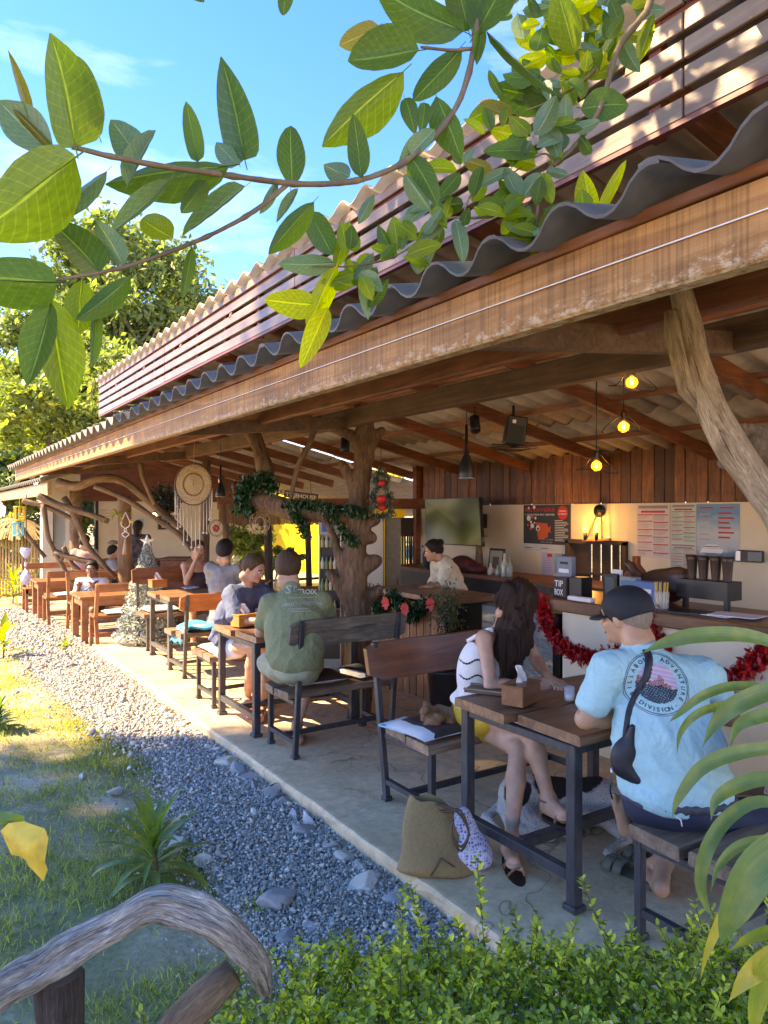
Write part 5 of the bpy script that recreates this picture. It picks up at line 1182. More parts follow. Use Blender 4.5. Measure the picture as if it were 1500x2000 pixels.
RL = [([(1620, 1300, .1), (1480, 1245, .05), (1370, 1240, 0), (1300, 1255, 0), (1250, 1277, 0)], 40, M['strap_big']),
      ([(1620, 1390, .1), (1500, 1345, .1), (1430, 1340, .05), (1370, 1360, 0), (1325, 1395, 0), (1305, 1412, 0)], 24, M['strap_big']),
      ([(1640, 1330, .1), (1540, 1340, .05), (1450, 1370, 0), (1400, 1410, 0), (1370, 1462, -.02)], 46, M['strap_big']),
      ([(1600, 1350, .1), (1450, 1370, .1), (1370, 1390, 0), (1330, 1430, 0), (1322, 1478, 0)], 20, M['strap_big']),
      ([(1640, 1420, .05), (1540, 1395, .05), (1480, 1400, 0), (1440, 1420, 0), (1425, 1462, -.02)], 34, M['strap']),
      ([(1640, 1480, 0), (1520, 1462, 0), (1440, 1470, -.03), (1370, 1500, -.05), (1325, 1560, -.06), (1312, 1600, -.06)], 34, M['strap_big']),
      ([(1640, 1540, 0), (1520, 1520, 0), (1450, 1530, 0), (1400, 1560, -.04), (1388, 1605, -.05)], 36, M['strap_big']),
      ([(1640, 1600, 0), (1500, 1565, 0), (1430, 1590, 0), (1385, 1650, -.04), (1368, 1720, -.05), (1380, 1770, -.05), (1392, 1790, -.05)], 34, M['strap_big']),
      ([(1640, 1650, 0), (1530, 1640, 0), (1450, 1650, 0), (1405, 1690, -.04), (1387, 1745, -.05)], 26, M['strap_big']),
      ([(1640, 1600, -.1), (1560, 1640, -.1), (1480, 1700, -.12), (1430, 1790, -.12), (1405, 1850, -.1)], 88, M['strap_big']),
      ([(1620, 1720, 0), (1500, 1700, 0), (1430, 1760, -.05), (1385, 1850, -.06), (1368, 1915, -.05)], 26, M['strap_yel']),
      ([(1640, 1820, 0), (1540, 1815, 0), (1470, 1830, 0), (1420, 1860, -.04)], 30, M['strap_lime']),
      ([(1640, 1850, -.05), (1540, 1860, -.05), (1470, 1900, -.1), (1420, 1960, -.1)], 55, M['strap_yel']),
      ([(1640, 1900, -.1), (1520, 1880, -.1), (1480, 1960, -.1), (1470, 2060, -.1)], 50, M['strap_lime'])]
for k, (pts, wpx, mt) in enumerate(RL): px_leaf('leaf', pts, wpx, 1.15, mt)
mb = MB(); mb.tube([P(1640, 2600, 1.25), P(1645, 2000, 1.25), P(1640, 1600, 1.25), P(1630, 1300, 1.22)], .014, 8); mb.build('stem', M['strap'], t)
t2 = t; vs = None
# yellow lobed leaf at left and a green one above it
t = thing('lobed_leaf_plant', 'large yellow lobed leaf with a green one above at the left edge', 'plant', tuple(P(-30, 1600, .9)))
def lobed(pts, T, mat, nm='leaf'):
 c = Vector((0, 0, 0)); q = [P(x, y, T) for x, y in pts]
 for p in q: c += p
 c /= len(q); vs = [tuple(c + Vector((0, 0, .0)) - Vector((FX, FY, 0)) * .012)]; mid = [c + (p - c) * .55 - Vector((FX, FY, 0)) * .008 for p in q]
 vs += [tuple(p) for p in mid] + [tuple(p + Vector((FX, FY, 0)) * random.uniform(-.004, .006)) for p in q]; n = len(q)
 fs = [(0, 1 + i, 1 + (i + 1) % n) for i in range(n)] + [(1 + i, 1 + n + i, 1 + n + (i + 1) % n, 1 + (i + 1) % n) for i in range(n)]
 mb = MB(); mb.add(vs, fs, 0, None, True); o = mb.build(nm, mat, t); s = o.modifiers.new('s', 'SUBSURF'); s.subdivision_type = 'SIMPLE'; s.levels = s.render_levels = 2
ym = plain('yellow_leaf_skin', (.62, .42, .05), .5, var=.25, scale=40, bmp=.4)
lobed([(4, 1620), (20, 1605), (45, 1606), (62, 1612), (85, 1620), (92, 1640), (90, 1680), (92, 1700), (84, 1722), (70, 1712), (58, 1690), (40, 1676), (25, 1668), (8, 1650)], .9, ym)
lobed([(-20, 1590), (10, 1588), (30, 1586), (48, 1592), (50, 1604), (40, 1612), (24, 1608), (14, 1616), (-5, 1612), (-20, 1620)], .92, M['strap_lime'])
mb = MB(); mb.tube([P(-60, 1640, .93), P(-10, 1600, .92), P(22, 1608, .91)], .003, 5); mb.build('stem', M['strap_lime'], t)
# ------------------------------------------------------------------ hedge
def hedge():
 t = thing('hedge', 'bright green small-leaved hedge across the bottom of the view', 'hedge', (1.4, .8, 0))
 bv = np.array([(0, -1, 0), (.5, -.35, .12), (.42, .5, .12), (0, 1, 0), (-.42, .5, .12), (-.5, -.35, .12), (0, 0, -.04)], float); bf = np.array([(0, 1, 6, 6), (1, 2, 6, 6), (2, 3, 6, 6), (3, 4, 6, 6), (4, 5, 6, 6), (5, 0, 6, 6)])
 bv = np.array([(0, -1, 0), (.52, 0, .14), (0, 1, 0), (-.52, 0, .14)], float); bf = np.array([(0, 1, 2, 3)])
 bv = np.array([(0, -1, .05), (.48, -.4, .14), (.48, .35, .14), (0, 1, 0), (-.48, .35, .14), (-.48, -.4, .14)], float); bf = np.array([(0, 1, 2, 3), (0, 3, 4, 5)])
 def top(lat, tt):
  b = .52 + .06 * mnoise.noise(Vector((lat * 3, tt * 3, 0))) + .05 * mnoise.noise(Vector((lat * 9, tt * 9, 4)))
  return b - max(0, -.05 - lat + .05) * .30
 P_, N_ = [], []
 sprigs = []
 for k in range(2300):
  tt = random.uniform(.85, 2.0); lat = random.uniform(-.62 * tt, .62 * tt + .1)
  if lat < -.61 + max(0, tt - 1.67) * 1.15: continue
  z = top(lat, tt)
  if tt < 1.5 and random.random() < .5: continue
  x = FX * tt + FY * lat; y = FY * tt - FX * lat
  if x > 1.95: z = min(z, .60)
  h = random.uniform(.04, .13) + (.2 if random.random() < .02 else 0); d = Vector((random.gauss(0, .35), random.gauss(0, .35), 1)).normalized(); b = Vector((x, y, z - .05)); sprigs.append((b, b + d * h))
  n = int(h / .009)
  for i in range(n):
   p = b + d * (h * (i + .5) / n); a = i * 2.2
   for s_ in (0, math.pi): o = Vector((math.cos(a + s_), math.sin(a + s_), .5)) * .011; P_.append(p + o); N_.append(a + s_)
 n1 = len(P_)
 for k in range(36000):   # inner mass
  tt = random.uniform(.8, 2.05); lat = random.uniform(-.62 * tt, .62 * tt + .1)
  if lat < -.61 + max(0, tt - 1.67) * 1.15: continue
  z = top(lat, tt) - .02 - random.expovariate(12); P_.append(Vector((FX * tt + FY * lat, FY * tt - FX * lat, z))); N_.append(random.uniform(0, 6.3))
 n = len(P_); T = np.array([tuple(p) for p in P_]); a = np.array(N_) - math.pi / 2
 tilt = rng.uniform(-.2, 1.2, n); R1 = np.zeros((n, 3, 3)); ca, sa = np.cos(a), np.sin(a); R1[:, 0, 0] = ca; R1[:, 0, 1] = -sa; R1[:, 1, 0] = sa; R1[:, 1, 1] = ca; R1[:, 2, 2] = 1
 R2 = np.zeros((n, 3, 3)); R2[:, 0, 0] = 1; R2[:, 1, 1] = np.cos(tilt); R2[:, 1, 2] = -np.sin(tilt); R2[:, 2, 1] = np.sin(tilt); R2[:, 2, 2] = np.cos(tilt)
 s = rng.uniform(.0075, .0135, n); me = scatter_mesh('foliage', bv, bf, (R1 @ R2) * s[:, None, None], T, smooth=True)
 o = obj('foliage', me, leafmat('hedge_leaf', (.33, .42, .10), trans=.45, var=.7, rough=.35), t); o['kind'] = 'stuff'
 mb = MB()
 for a_, b_ in sprigs: mb.tube([a_ - Vector((0, 0, .05)), a_, b_], [.0018, .0016, .0008], 3, cap=False, smooth=False)
 for k in range(60):
  tt = random.uniform(.9, 1.9); lat = random.uniform(-.1 * tt, .55 * tt); q = Vector((FX * tt + FY * lat, FY * tt - FX * lat, -.14)); mb.tube([q, q + Vector((random.gauss(0, .04), random.gauss(0, .04), .4)), q + Vector((random.gauss(0, .08), random.gauss(0, .08), .62))], [.008, .006, .003], 5, cap=False)
 o = mb.build('twigs', M['drift_brown'], t); o['kind'] = 'stuff'
hedge()
# ------------------------------------------------------------------ background trees
def tree(label, base, h, crown_c, crown_r, nclump, nleaf, lsize, mat, group='trees beyond the cafe', seed=0, trunk_r=.25, limbs=9, gap=.0):
 r = random.Random(seed); g = np.random.default_rng(seed); t = thing('leafy_tree', label, 'tree', tuple(base), group); b = Vector(base); cc = Vector(crown_c)
 mb = MB(); top = Vector((cc.x, cc.y, cc.z + crown_r[2] * .3)); pts = [b, b.lerp(top, .3) + Vector((r.gauss(0, .3), r.gauss(0, .3), 0)), b.lerp(top, .65) + Vector((r.gauss(0, .4), r.gauss(0, .4), 0)), top]
 sp = [Vector(q) for q in spline([tuple(p) for p in pts], 12)]; mb.tube(sp, [trunk_r * (1 - .85 * i / 11) for i in range(12)], 9, rough=.1); mb.build('trunk', wood('pale_bark', (.16, .13, .1), (.42, .38, .32), 'Z', 4, .8, 2) if 'pale_bark' not in bpy.data.materials else bpy.data.materials['pale_bark'], t)
 clumps = []
 for k in range(nclump):
  while True:
   q = Vector((r.uniform(-1, 1), r.uniform(-1, 1), r.uniform(-1, 1)))
   if .35 < q.length < 1: break
  q = q * (1 / q.length ** .35); c = Vector((cc.x + q.x * crown_r[0], cc.y + q.y * crown_r[1], cc.z + q.z * crown_r[2])); clumps.append((c, r.uniform(.5, 1.0)))
 mb = MB()
 for k in range(limbs):
  s_ = sp[r.randint(4, 10)]; c = clumps[r.randrange(len(clumps))][0]; mb.tube([s_, s_.lerp(c, .5) + Vector((0, 0, r.uniform(-.3, .4))), c], [trunk_r * .32, trunk_r * .2, trunk_r * .06], 6, cap=False)
 mb.build('limbs', bpy.data.materials['pale_bark'], t)
 P_ = []; per = nleaf // nclump; cr_ = min(crown_r) * .5
 for c, s_ in clumps:
  n = int(per * s_ * 1.3); q = g.normal(0, 1, (n, 3)); q /= np.linalg.norm(q, axis=1)[:, None]; q *= (g.random((n, 1)) ** .6 * (1 + .35 * np.sin(7 * q[:, :1] + 5 * q[:, 1:2]))) * cr_ * s_; q[:, 2] *= .8; P_.append(q + np.array(c))
 T = np.concatenate(P_); n = len(T); bv = np.array([(0, -1, 0), (.45, 0, .1), (0, 1, 0), (-.45, 0, .1)], float); bf = np.array([(0, 1, 2, 3)])
 me = scatter_mesh('crown', bv, bf, rand_rot(n, 1.1) * (g.uniform(.7, 1.45, n) * lsize)[:, None, None], T)
 o = obj('crown', me, mat, t); o['kind'] = 'stuff'; return t
TT = (1.3, 1.55, .6)
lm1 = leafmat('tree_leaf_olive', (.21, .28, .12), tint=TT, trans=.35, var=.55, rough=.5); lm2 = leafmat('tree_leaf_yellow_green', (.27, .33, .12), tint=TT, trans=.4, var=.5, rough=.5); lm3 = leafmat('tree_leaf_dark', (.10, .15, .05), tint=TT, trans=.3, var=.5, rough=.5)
def tp(x, y, T): return tuple(P(x, y, T))
def at_ground(x, T): p = P(x, 1000, T); return (p.x, p.y, -.14)
tree('tall airy yellow-green tree rising behind the upper roof end', at_ground(235, 32), 13, tp(235, 620, 32), (3.2, 3.2, 4.2), 46, 26000, .16, lm1, seed=1, trunk_r=.3)
tree('rounded olive green tree just left of the upper roof edge', at_ground(345, 36), 11, tp(350, 620, 36), (3.0, 3.0, 3.0), 34, 17000, .16, lm1, seed=2)
tree('bright yellow-green tree low behind the awning end', at_ground(110, 24), 8, tp(130, 770, 24), (2.3, 2.3, 2.2), 30, 17000, .12, lm2, seed=3)
tree('broad tree at the left edge of the view', at_ground(20, 30), 10, tp(20, 760, 30), (3.0, 3.0, 3.0), 34, 18000, .14, lm1, seed=4)
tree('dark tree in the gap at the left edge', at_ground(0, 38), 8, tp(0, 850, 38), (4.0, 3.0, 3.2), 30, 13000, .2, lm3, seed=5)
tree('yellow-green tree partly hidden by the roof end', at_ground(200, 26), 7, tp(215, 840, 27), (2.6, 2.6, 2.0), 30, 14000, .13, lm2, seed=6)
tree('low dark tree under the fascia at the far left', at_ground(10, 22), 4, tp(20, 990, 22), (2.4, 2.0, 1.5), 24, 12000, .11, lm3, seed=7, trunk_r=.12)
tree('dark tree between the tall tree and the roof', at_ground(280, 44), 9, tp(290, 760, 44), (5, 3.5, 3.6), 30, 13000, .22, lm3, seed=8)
tree('leafy shrub in front of the yellow wall', at_ground(492, 14), 2.6, tp(490, 1065, 14.2), (.45, .45, .75), 22, 5200, .05, lm2, seed=9, trunk_r=.04, limbs=6)
tree('small palm-like shrub below the yellow wall', at_ground(560, 14.5), 1.5, tp(556, 1085, 14.5), (.4, .4, .25), 10, 1500, .05, lm1, seed=10, trunk_r=.03, limbs=4)
tree('green hanging shrub between the left fascia and the bamboo screen', at_ground(75, 18), 3, tp(72, 1030, 18), (.8, .8, .6), 18, 5000, .07, lm1, seed=13, trunk_r=.05, limbs=4)
g5 = np.random.default_rng(9); n = 420; x = g5.uniform(.3, 2.6, n); y = g5.uniform(2, 8, n); z = np.where(x > 1.99, .004, -.07); k_ = (x < 1.95) | (g5.random(n) < .12); x, y, z = x[k_], y[k_], z[k_]; n = len(x)
me = scatter_mesh('fallen_leaves', np.array([(0, -1, .1), (.45, 0, 0), (0, 1, .15), (-.45, 0, .1)], float), np.array([(0, 1, 2, 3)]), rand_rot(n, .35) * g5.uniform(.006, .018, n)[:, None, None], np.stack([x, y, z + .006], 1)); tag(obj('fallen_leaves', me, leafmat('dry_leaf', (.36, .17, .06), trans=.1, var=.6)), kind='stuff')
Rv0 = Vector((FY, -FX, 0)); Fv0 = Vector((FX, FY, 0))
# ------------------------------------------------------------------ cashew-like tree overhead: branches and big leaves
t = thing('overhanging_tree', 'tree beside the path whose leafy branches hang across the top of the view', 'tree', (-4.2, 2.6, -.14))
bark = wood('twig_bark', (.13, .08, .04), (.36, .26, .14), 'Z', 4, .7, 4, .6)
mb = MB(); sp = [Vector(q) for q in spline([(-4.2, 2.6, -.2), (-4.1, 2.5, 1.6), (-3.9, 2.6, 3.2), (-3.8, 2.8, 5.0), (-3.6, 3.0, 6.4)], 18)]; mb.tube(sp, [.24 - .01 * i for i in range(18)], 14, rough=.12); mb.build('trunk', bark, t)
def br(pts, r0, r1, n=30, nm='branch'):
 sp = spline([tuple(P(*q)) if len(q) == 3 else tuple(q[:3]) for q in pts], n); mb = MB(); mb.tube([Vector(q) for q in sp], [.68 * (r0 + (r1 - r0) * i / (n - 1)) * (1.25 if i % 7 == 3 else 1) for i in range(n)], 8, rough=.25, freq=26); mb.build(nm, bark, t)
br([(-3.75, 2.9, 4.8, 0), (-2.0, 1.6, 4.2, 0), (-.6, .6, 3.6, 0), tuple(P(1000, -260, 1.7)) + (0,), tuple(P(940, -60, 1.55)) + (0,), tuple(P(928, 90, 1.5)) + (0,)], .06, .010, 40)
br([(928, 90, 1.5), (900, 190, 1.47), (850, 265, 1.42), (780, 322, 1.35), (700, 352, 1.28), (600, 360, 1.18), (500, 350, 1.1), (400, 336, 1.02), (300, 322, .96), (200, 302, .92), (140, 286, .9)], .0095, .0042, 60)
br([(560, 362, 1.15), (500, 410, 1.1), (420, 455, 1.05), (330, 492, 1.0), (230, 525, .95), (110, 547, .9)], .0055, .003, 40)
br([(-.6, .6, 3.6, 0), tuple(P(1330, -250, 2.2)) + (0,), tuple(P(1290, -60, 2.15)) + (0,), tuple(P(1262, 25, 2.1)) + (0,)], .04, .014, 30)
br([(1262, 25, 2.1), (1210, 90, 2.1), (1188, 160, 2.08), (1165, 225, 2.05), (1118, 290, 2.05), (1075, 330, 2.02), (1055, 380, 2.0), (1045, 450, 2.0)], .014, .006, 44)
br([(1062, 365, 2.02), (1020, 405, 2.0), (940, 425, 1.98), (870, 428, 1.95), (820, 470, 1.93), (760, 505, 1.9), (680, 520, 1.87), (610, 520, 1.85)], .006, .003, 40)
br([(1168, 130, 2.1), (1130, 165, 2.08), (1080, 195, 2.05), (1030, 215, 2.0)], .006, .004, 14)
br([(925, 95, 1.5), (880, 98, 1.48), (822, 92, 1.45)], .006, .004, 12)
br([(1085, 325, 2.02), (1060, 300, 2.0), (990, 345, 2.0), (930, 365, 1.98), (900, 430, 1.97)], .004, .003, 20)
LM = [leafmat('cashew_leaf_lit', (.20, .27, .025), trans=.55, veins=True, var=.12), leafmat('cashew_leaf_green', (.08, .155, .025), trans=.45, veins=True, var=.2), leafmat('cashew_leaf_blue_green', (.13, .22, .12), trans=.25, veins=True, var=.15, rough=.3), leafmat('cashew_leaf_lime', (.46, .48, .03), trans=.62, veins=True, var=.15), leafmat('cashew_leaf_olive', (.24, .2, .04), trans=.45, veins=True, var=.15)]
def leaf_mesh(curl, fold, seed):
 n, k = 12, 6; vs, fs, uv = [], [], []
 for i in range(n + 1):
  v = i / n; wv = (math.sin(math.pi * (v ** (.74 + .09 * (seed % 3)))) ** (.62 + .06 * (seed % 2))) * .5 * (1 - .08 * math.sin(5 * v + seed * 2)) if 0 < v < 1 else .015
  for j in range(k + 1):
   u = j / k * 2 - 1; rip = .012 * math.sin(v * 26 + seed) * abs(u)
   vs.append((u * wv + (.05 * math.sin(3 * v + seed) if seed > 1 else 0), v, fold * abs(u) * wv + curl * (v - .5) ** 2 * -1.0 + curl * .25 + rip))
 for i in range(n):
  for j in range(k):
   fs.append((i * (k + 1) + j, i * (k + 1) + j + 1, (i + 1) * (k + 1) + j + 1, (i + 1) * (k + 1) + j)); a, b = j / k * 2 - 1, (j + 1) / k * 2 - 1; uv.append([(a, i / n), (b, i / n), (b, (i + 1) / n), (a, (i + 1) / n)])
 mb = MB(); mb.add(vs, fs, 0, uv, True)
 mb.tube([(0, -.10, -.012), (0, .05, -.012), (0, .6, .0)], [.012, .014, .004], 4, cap=False)
 return mb.mesh('leaf')
LMESH = {}
def add_leaf(bx, by, tx, ty, wpx, kind, T, tilt=None, roll=None, parent=None):
 key = (kind, random.randrange(5))
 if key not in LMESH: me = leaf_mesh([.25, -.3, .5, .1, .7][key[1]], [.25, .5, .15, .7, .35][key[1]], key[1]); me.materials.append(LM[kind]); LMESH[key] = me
 b = P(bx, by, T); e = P(tx, ty, T); L = (e - b).length; d = (e - b) / L
 dz = random.uniform(-.5, .5) if tilt is None else tilt; view = Vector((FX, FY, 0)); d2 = (d + view * dz).normalized(); L *= math.sqrt(1 + dz * dz)
 nrm = d2.cross(view).cross(d2).normalized(); rl = random.uniform(-.35, .35) if roll is None else roll; nrm = Matrix.Rotation(rl, 3, d2) @ nrm; x = d2.cross(nrm).normalized()
 if nrm.dot(Vector((0, 0, 1))) < 0 and random.random() < .6: nrm = -nrm; x = -x
 Mt = Matrix((x, d2, nrm)).transposed().to_4x4(); wd = wpx / FPX * T / max(.5, math.cos(rl))
 o = bpy.data.objects.new('leaf', LMESH[key]); link(o); o.parent = t; o.matrix_parent_inverse = Matrix.Translation(-Vector(t.location))
 o.matrix_basis = Matrix.Translation(b) @ Mt @ Matrix.Diagonal((wd, L, L * .55, 1))
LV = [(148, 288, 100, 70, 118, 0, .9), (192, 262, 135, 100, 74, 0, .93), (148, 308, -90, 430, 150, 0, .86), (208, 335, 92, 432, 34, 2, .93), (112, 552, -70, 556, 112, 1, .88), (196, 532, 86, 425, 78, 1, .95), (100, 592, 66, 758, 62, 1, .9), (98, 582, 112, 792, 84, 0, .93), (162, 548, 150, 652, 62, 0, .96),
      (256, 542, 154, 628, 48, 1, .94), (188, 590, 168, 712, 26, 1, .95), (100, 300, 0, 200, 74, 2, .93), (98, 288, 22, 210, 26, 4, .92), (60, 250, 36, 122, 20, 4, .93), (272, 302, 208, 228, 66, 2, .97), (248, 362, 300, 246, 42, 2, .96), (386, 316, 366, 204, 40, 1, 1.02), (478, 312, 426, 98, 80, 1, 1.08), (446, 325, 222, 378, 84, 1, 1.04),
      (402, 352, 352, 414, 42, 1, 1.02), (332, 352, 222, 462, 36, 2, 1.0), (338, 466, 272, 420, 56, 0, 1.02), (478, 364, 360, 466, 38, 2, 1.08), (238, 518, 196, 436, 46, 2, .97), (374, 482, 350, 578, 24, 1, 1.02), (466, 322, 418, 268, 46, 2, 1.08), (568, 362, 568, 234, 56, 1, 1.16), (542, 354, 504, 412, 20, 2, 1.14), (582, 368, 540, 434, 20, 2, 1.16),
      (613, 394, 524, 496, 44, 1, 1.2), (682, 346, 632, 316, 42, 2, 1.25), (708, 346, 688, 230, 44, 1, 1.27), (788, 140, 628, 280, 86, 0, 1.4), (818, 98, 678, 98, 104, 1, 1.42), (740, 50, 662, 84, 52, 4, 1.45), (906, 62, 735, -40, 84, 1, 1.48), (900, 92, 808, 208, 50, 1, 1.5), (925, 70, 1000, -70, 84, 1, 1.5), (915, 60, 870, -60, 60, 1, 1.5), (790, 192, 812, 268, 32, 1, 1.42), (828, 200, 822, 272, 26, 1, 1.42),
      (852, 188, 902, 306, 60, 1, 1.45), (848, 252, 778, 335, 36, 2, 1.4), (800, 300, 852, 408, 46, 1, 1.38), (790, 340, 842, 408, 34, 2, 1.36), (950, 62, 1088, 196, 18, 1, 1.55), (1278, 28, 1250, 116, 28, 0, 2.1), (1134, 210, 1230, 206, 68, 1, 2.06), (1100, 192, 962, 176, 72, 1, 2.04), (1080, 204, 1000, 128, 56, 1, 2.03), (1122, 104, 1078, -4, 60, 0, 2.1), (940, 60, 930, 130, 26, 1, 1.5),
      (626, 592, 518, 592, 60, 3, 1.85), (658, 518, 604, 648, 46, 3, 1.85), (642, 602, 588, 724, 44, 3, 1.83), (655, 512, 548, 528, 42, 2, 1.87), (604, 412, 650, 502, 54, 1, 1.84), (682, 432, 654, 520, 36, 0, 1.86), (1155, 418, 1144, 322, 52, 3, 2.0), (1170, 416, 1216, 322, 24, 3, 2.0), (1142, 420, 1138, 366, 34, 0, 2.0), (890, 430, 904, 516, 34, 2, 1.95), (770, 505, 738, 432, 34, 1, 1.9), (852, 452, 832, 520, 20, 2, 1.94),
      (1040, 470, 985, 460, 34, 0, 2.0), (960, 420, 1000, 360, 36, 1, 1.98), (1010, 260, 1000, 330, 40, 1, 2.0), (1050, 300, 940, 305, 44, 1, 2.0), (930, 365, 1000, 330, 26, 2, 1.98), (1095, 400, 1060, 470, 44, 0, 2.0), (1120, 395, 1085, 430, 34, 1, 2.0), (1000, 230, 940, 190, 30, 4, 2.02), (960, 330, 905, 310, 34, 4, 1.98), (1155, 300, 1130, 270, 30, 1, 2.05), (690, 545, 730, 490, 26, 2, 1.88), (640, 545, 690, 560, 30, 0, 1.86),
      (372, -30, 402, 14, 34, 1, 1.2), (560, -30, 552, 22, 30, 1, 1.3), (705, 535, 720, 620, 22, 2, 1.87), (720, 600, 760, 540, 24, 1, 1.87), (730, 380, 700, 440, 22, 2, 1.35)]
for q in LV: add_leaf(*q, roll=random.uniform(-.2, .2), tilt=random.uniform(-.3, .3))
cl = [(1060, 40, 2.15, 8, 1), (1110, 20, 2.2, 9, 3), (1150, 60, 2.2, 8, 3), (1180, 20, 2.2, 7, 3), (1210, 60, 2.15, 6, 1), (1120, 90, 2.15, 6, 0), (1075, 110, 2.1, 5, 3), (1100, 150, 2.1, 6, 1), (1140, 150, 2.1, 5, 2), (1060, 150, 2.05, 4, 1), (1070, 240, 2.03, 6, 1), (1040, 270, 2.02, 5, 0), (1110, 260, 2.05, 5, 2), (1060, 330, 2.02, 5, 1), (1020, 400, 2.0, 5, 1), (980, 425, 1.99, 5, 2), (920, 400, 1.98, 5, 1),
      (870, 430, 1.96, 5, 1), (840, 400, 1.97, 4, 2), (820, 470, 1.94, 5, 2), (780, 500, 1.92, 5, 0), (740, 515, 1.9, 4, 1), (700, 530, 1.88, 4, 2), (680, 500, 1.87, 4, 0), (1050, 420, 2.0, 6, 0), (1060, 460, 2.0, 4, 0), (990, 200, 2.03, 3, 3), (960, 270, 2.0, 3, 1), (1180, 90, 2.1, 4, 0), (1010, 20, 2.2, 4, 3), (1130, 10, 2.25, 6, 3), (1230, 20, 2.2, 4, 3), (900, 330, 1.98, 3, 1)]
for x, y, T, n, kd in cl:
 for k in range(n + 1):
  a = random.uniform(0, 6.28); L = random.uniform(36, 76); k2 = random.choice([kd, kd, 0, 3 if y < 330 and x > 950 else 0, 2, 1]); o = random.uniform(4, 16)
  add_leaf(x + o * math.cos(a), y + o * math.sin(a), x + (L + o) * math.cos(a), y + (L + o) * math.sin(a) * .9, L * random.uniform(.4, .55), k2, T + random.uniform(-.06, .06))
g = np.random.default_rng(5); n = 900; T = np.stack([g.uniform(-.1, 1.5, n), g.uniform(.6, 4.3, n), g.uniform(4.3, 5.6, n)], 1); dd = FX * T[:, 0] + FY * T[:, 1]; T = T[(T[:, 2] - CAMZ) > .80 * dd]; n = len(T)
bv = np.array([(0, -1, 0), (.45, -.2, .1), (.4, .5, .1), (0, 1, 0), (-.4, .5, .1), (-.45, -.2, .1)], float); o = obj('crown', scatter_mesh('crown', bv, np.array([(0, 1, 2, 3), (0, 3, 4, 5)]), rand_rot(n, .8) * g.uniform(.07, .11, n)[:, None, None], T), LM[1], t); o['kind'] = 'stuff'
# tall tree standing further left, whose crown shades the near part of the path and deck
t = thing('shade_tree', 'tall tree outside the view on the left that shades the near end of the path', 'tree', tuple(Fv0 * 2 + Rv0 * -15.5 + Vector((0, 0, -.14))))
g = np.random.default_rng(21); n = 30000; cl_ = []
while len(cl_) < 300:
 d_ = g.uniform(-4, 5.6); la = g.uniform(-20.5, -10.5); z = g.uniform(11.5, 18.5)
 if ((la + 15.5) / 3.7) ** 2 + ((d_ - 1.3) / 4.6) ** 2 + ((z - 15) / 3) ** 2 < 1 and la + 1.035 * z < 3.3: cl_.append((d_, la, z))
cl_ = np.array(cl_); q = cl_[g.integers(0, len(cl_), n)] + g.normal(0, .36, (n, 3)); d_, la, z = q.T
q = q[(d_ < 5.75 + .12 * g.normal(0, 1, n)) & (la < -.62 * np.maximum(d_, 0) - .5)]; d_, la, z = q.T; T = np.stack([FX * d_ + FY * la, FY * d_ - FX * la, z], 1); n = len(T)
bv = np.array([(0, -1, 0), (.45, -.2, .1), (.4, .5, .1), (0, 1, 0), (-.4, .5, .1), (-.45, -.2, .1)], float); bf = np.array([(0, 1, 2, 3), (0, 3, 4, 5)])
o = obj('crown', scatter_mesh('crown', bv, bf, rand_rot(n, .9) * g.uniform(.11, .17, n)[:, None, None], T), leafmat('crown_leaf', (.12, .19, .04), trans=.45, var=.3), t); o['kind'] = 'stuff'
b0 = Vector(t.location); mb = MB(); tp_ = b0 + Vector((0, 0, 15.5)); mb.tube([b0, b0.lerp(tp_, .5) + Vector((.2, .1, 0)), tp_], [.4, .28, .12], 12, rough=.1); mb.build('trunk', bark, t)
mb = MB()
for k in range(22):
 c = cl_[k * 13]; e = Vector((FX * c[0] + FY * c[1], FY * c[0] - FX * c[1], c[2])); s_ = b0 + Vector((0, 0, 10 + .2 * k)); mb.tube([s_, s_.lerp(e, .5) + Vector((0, 0, .3)), e], [.08, .05, .015], 6, cap=False)
mb.build('limbs', bark, t)
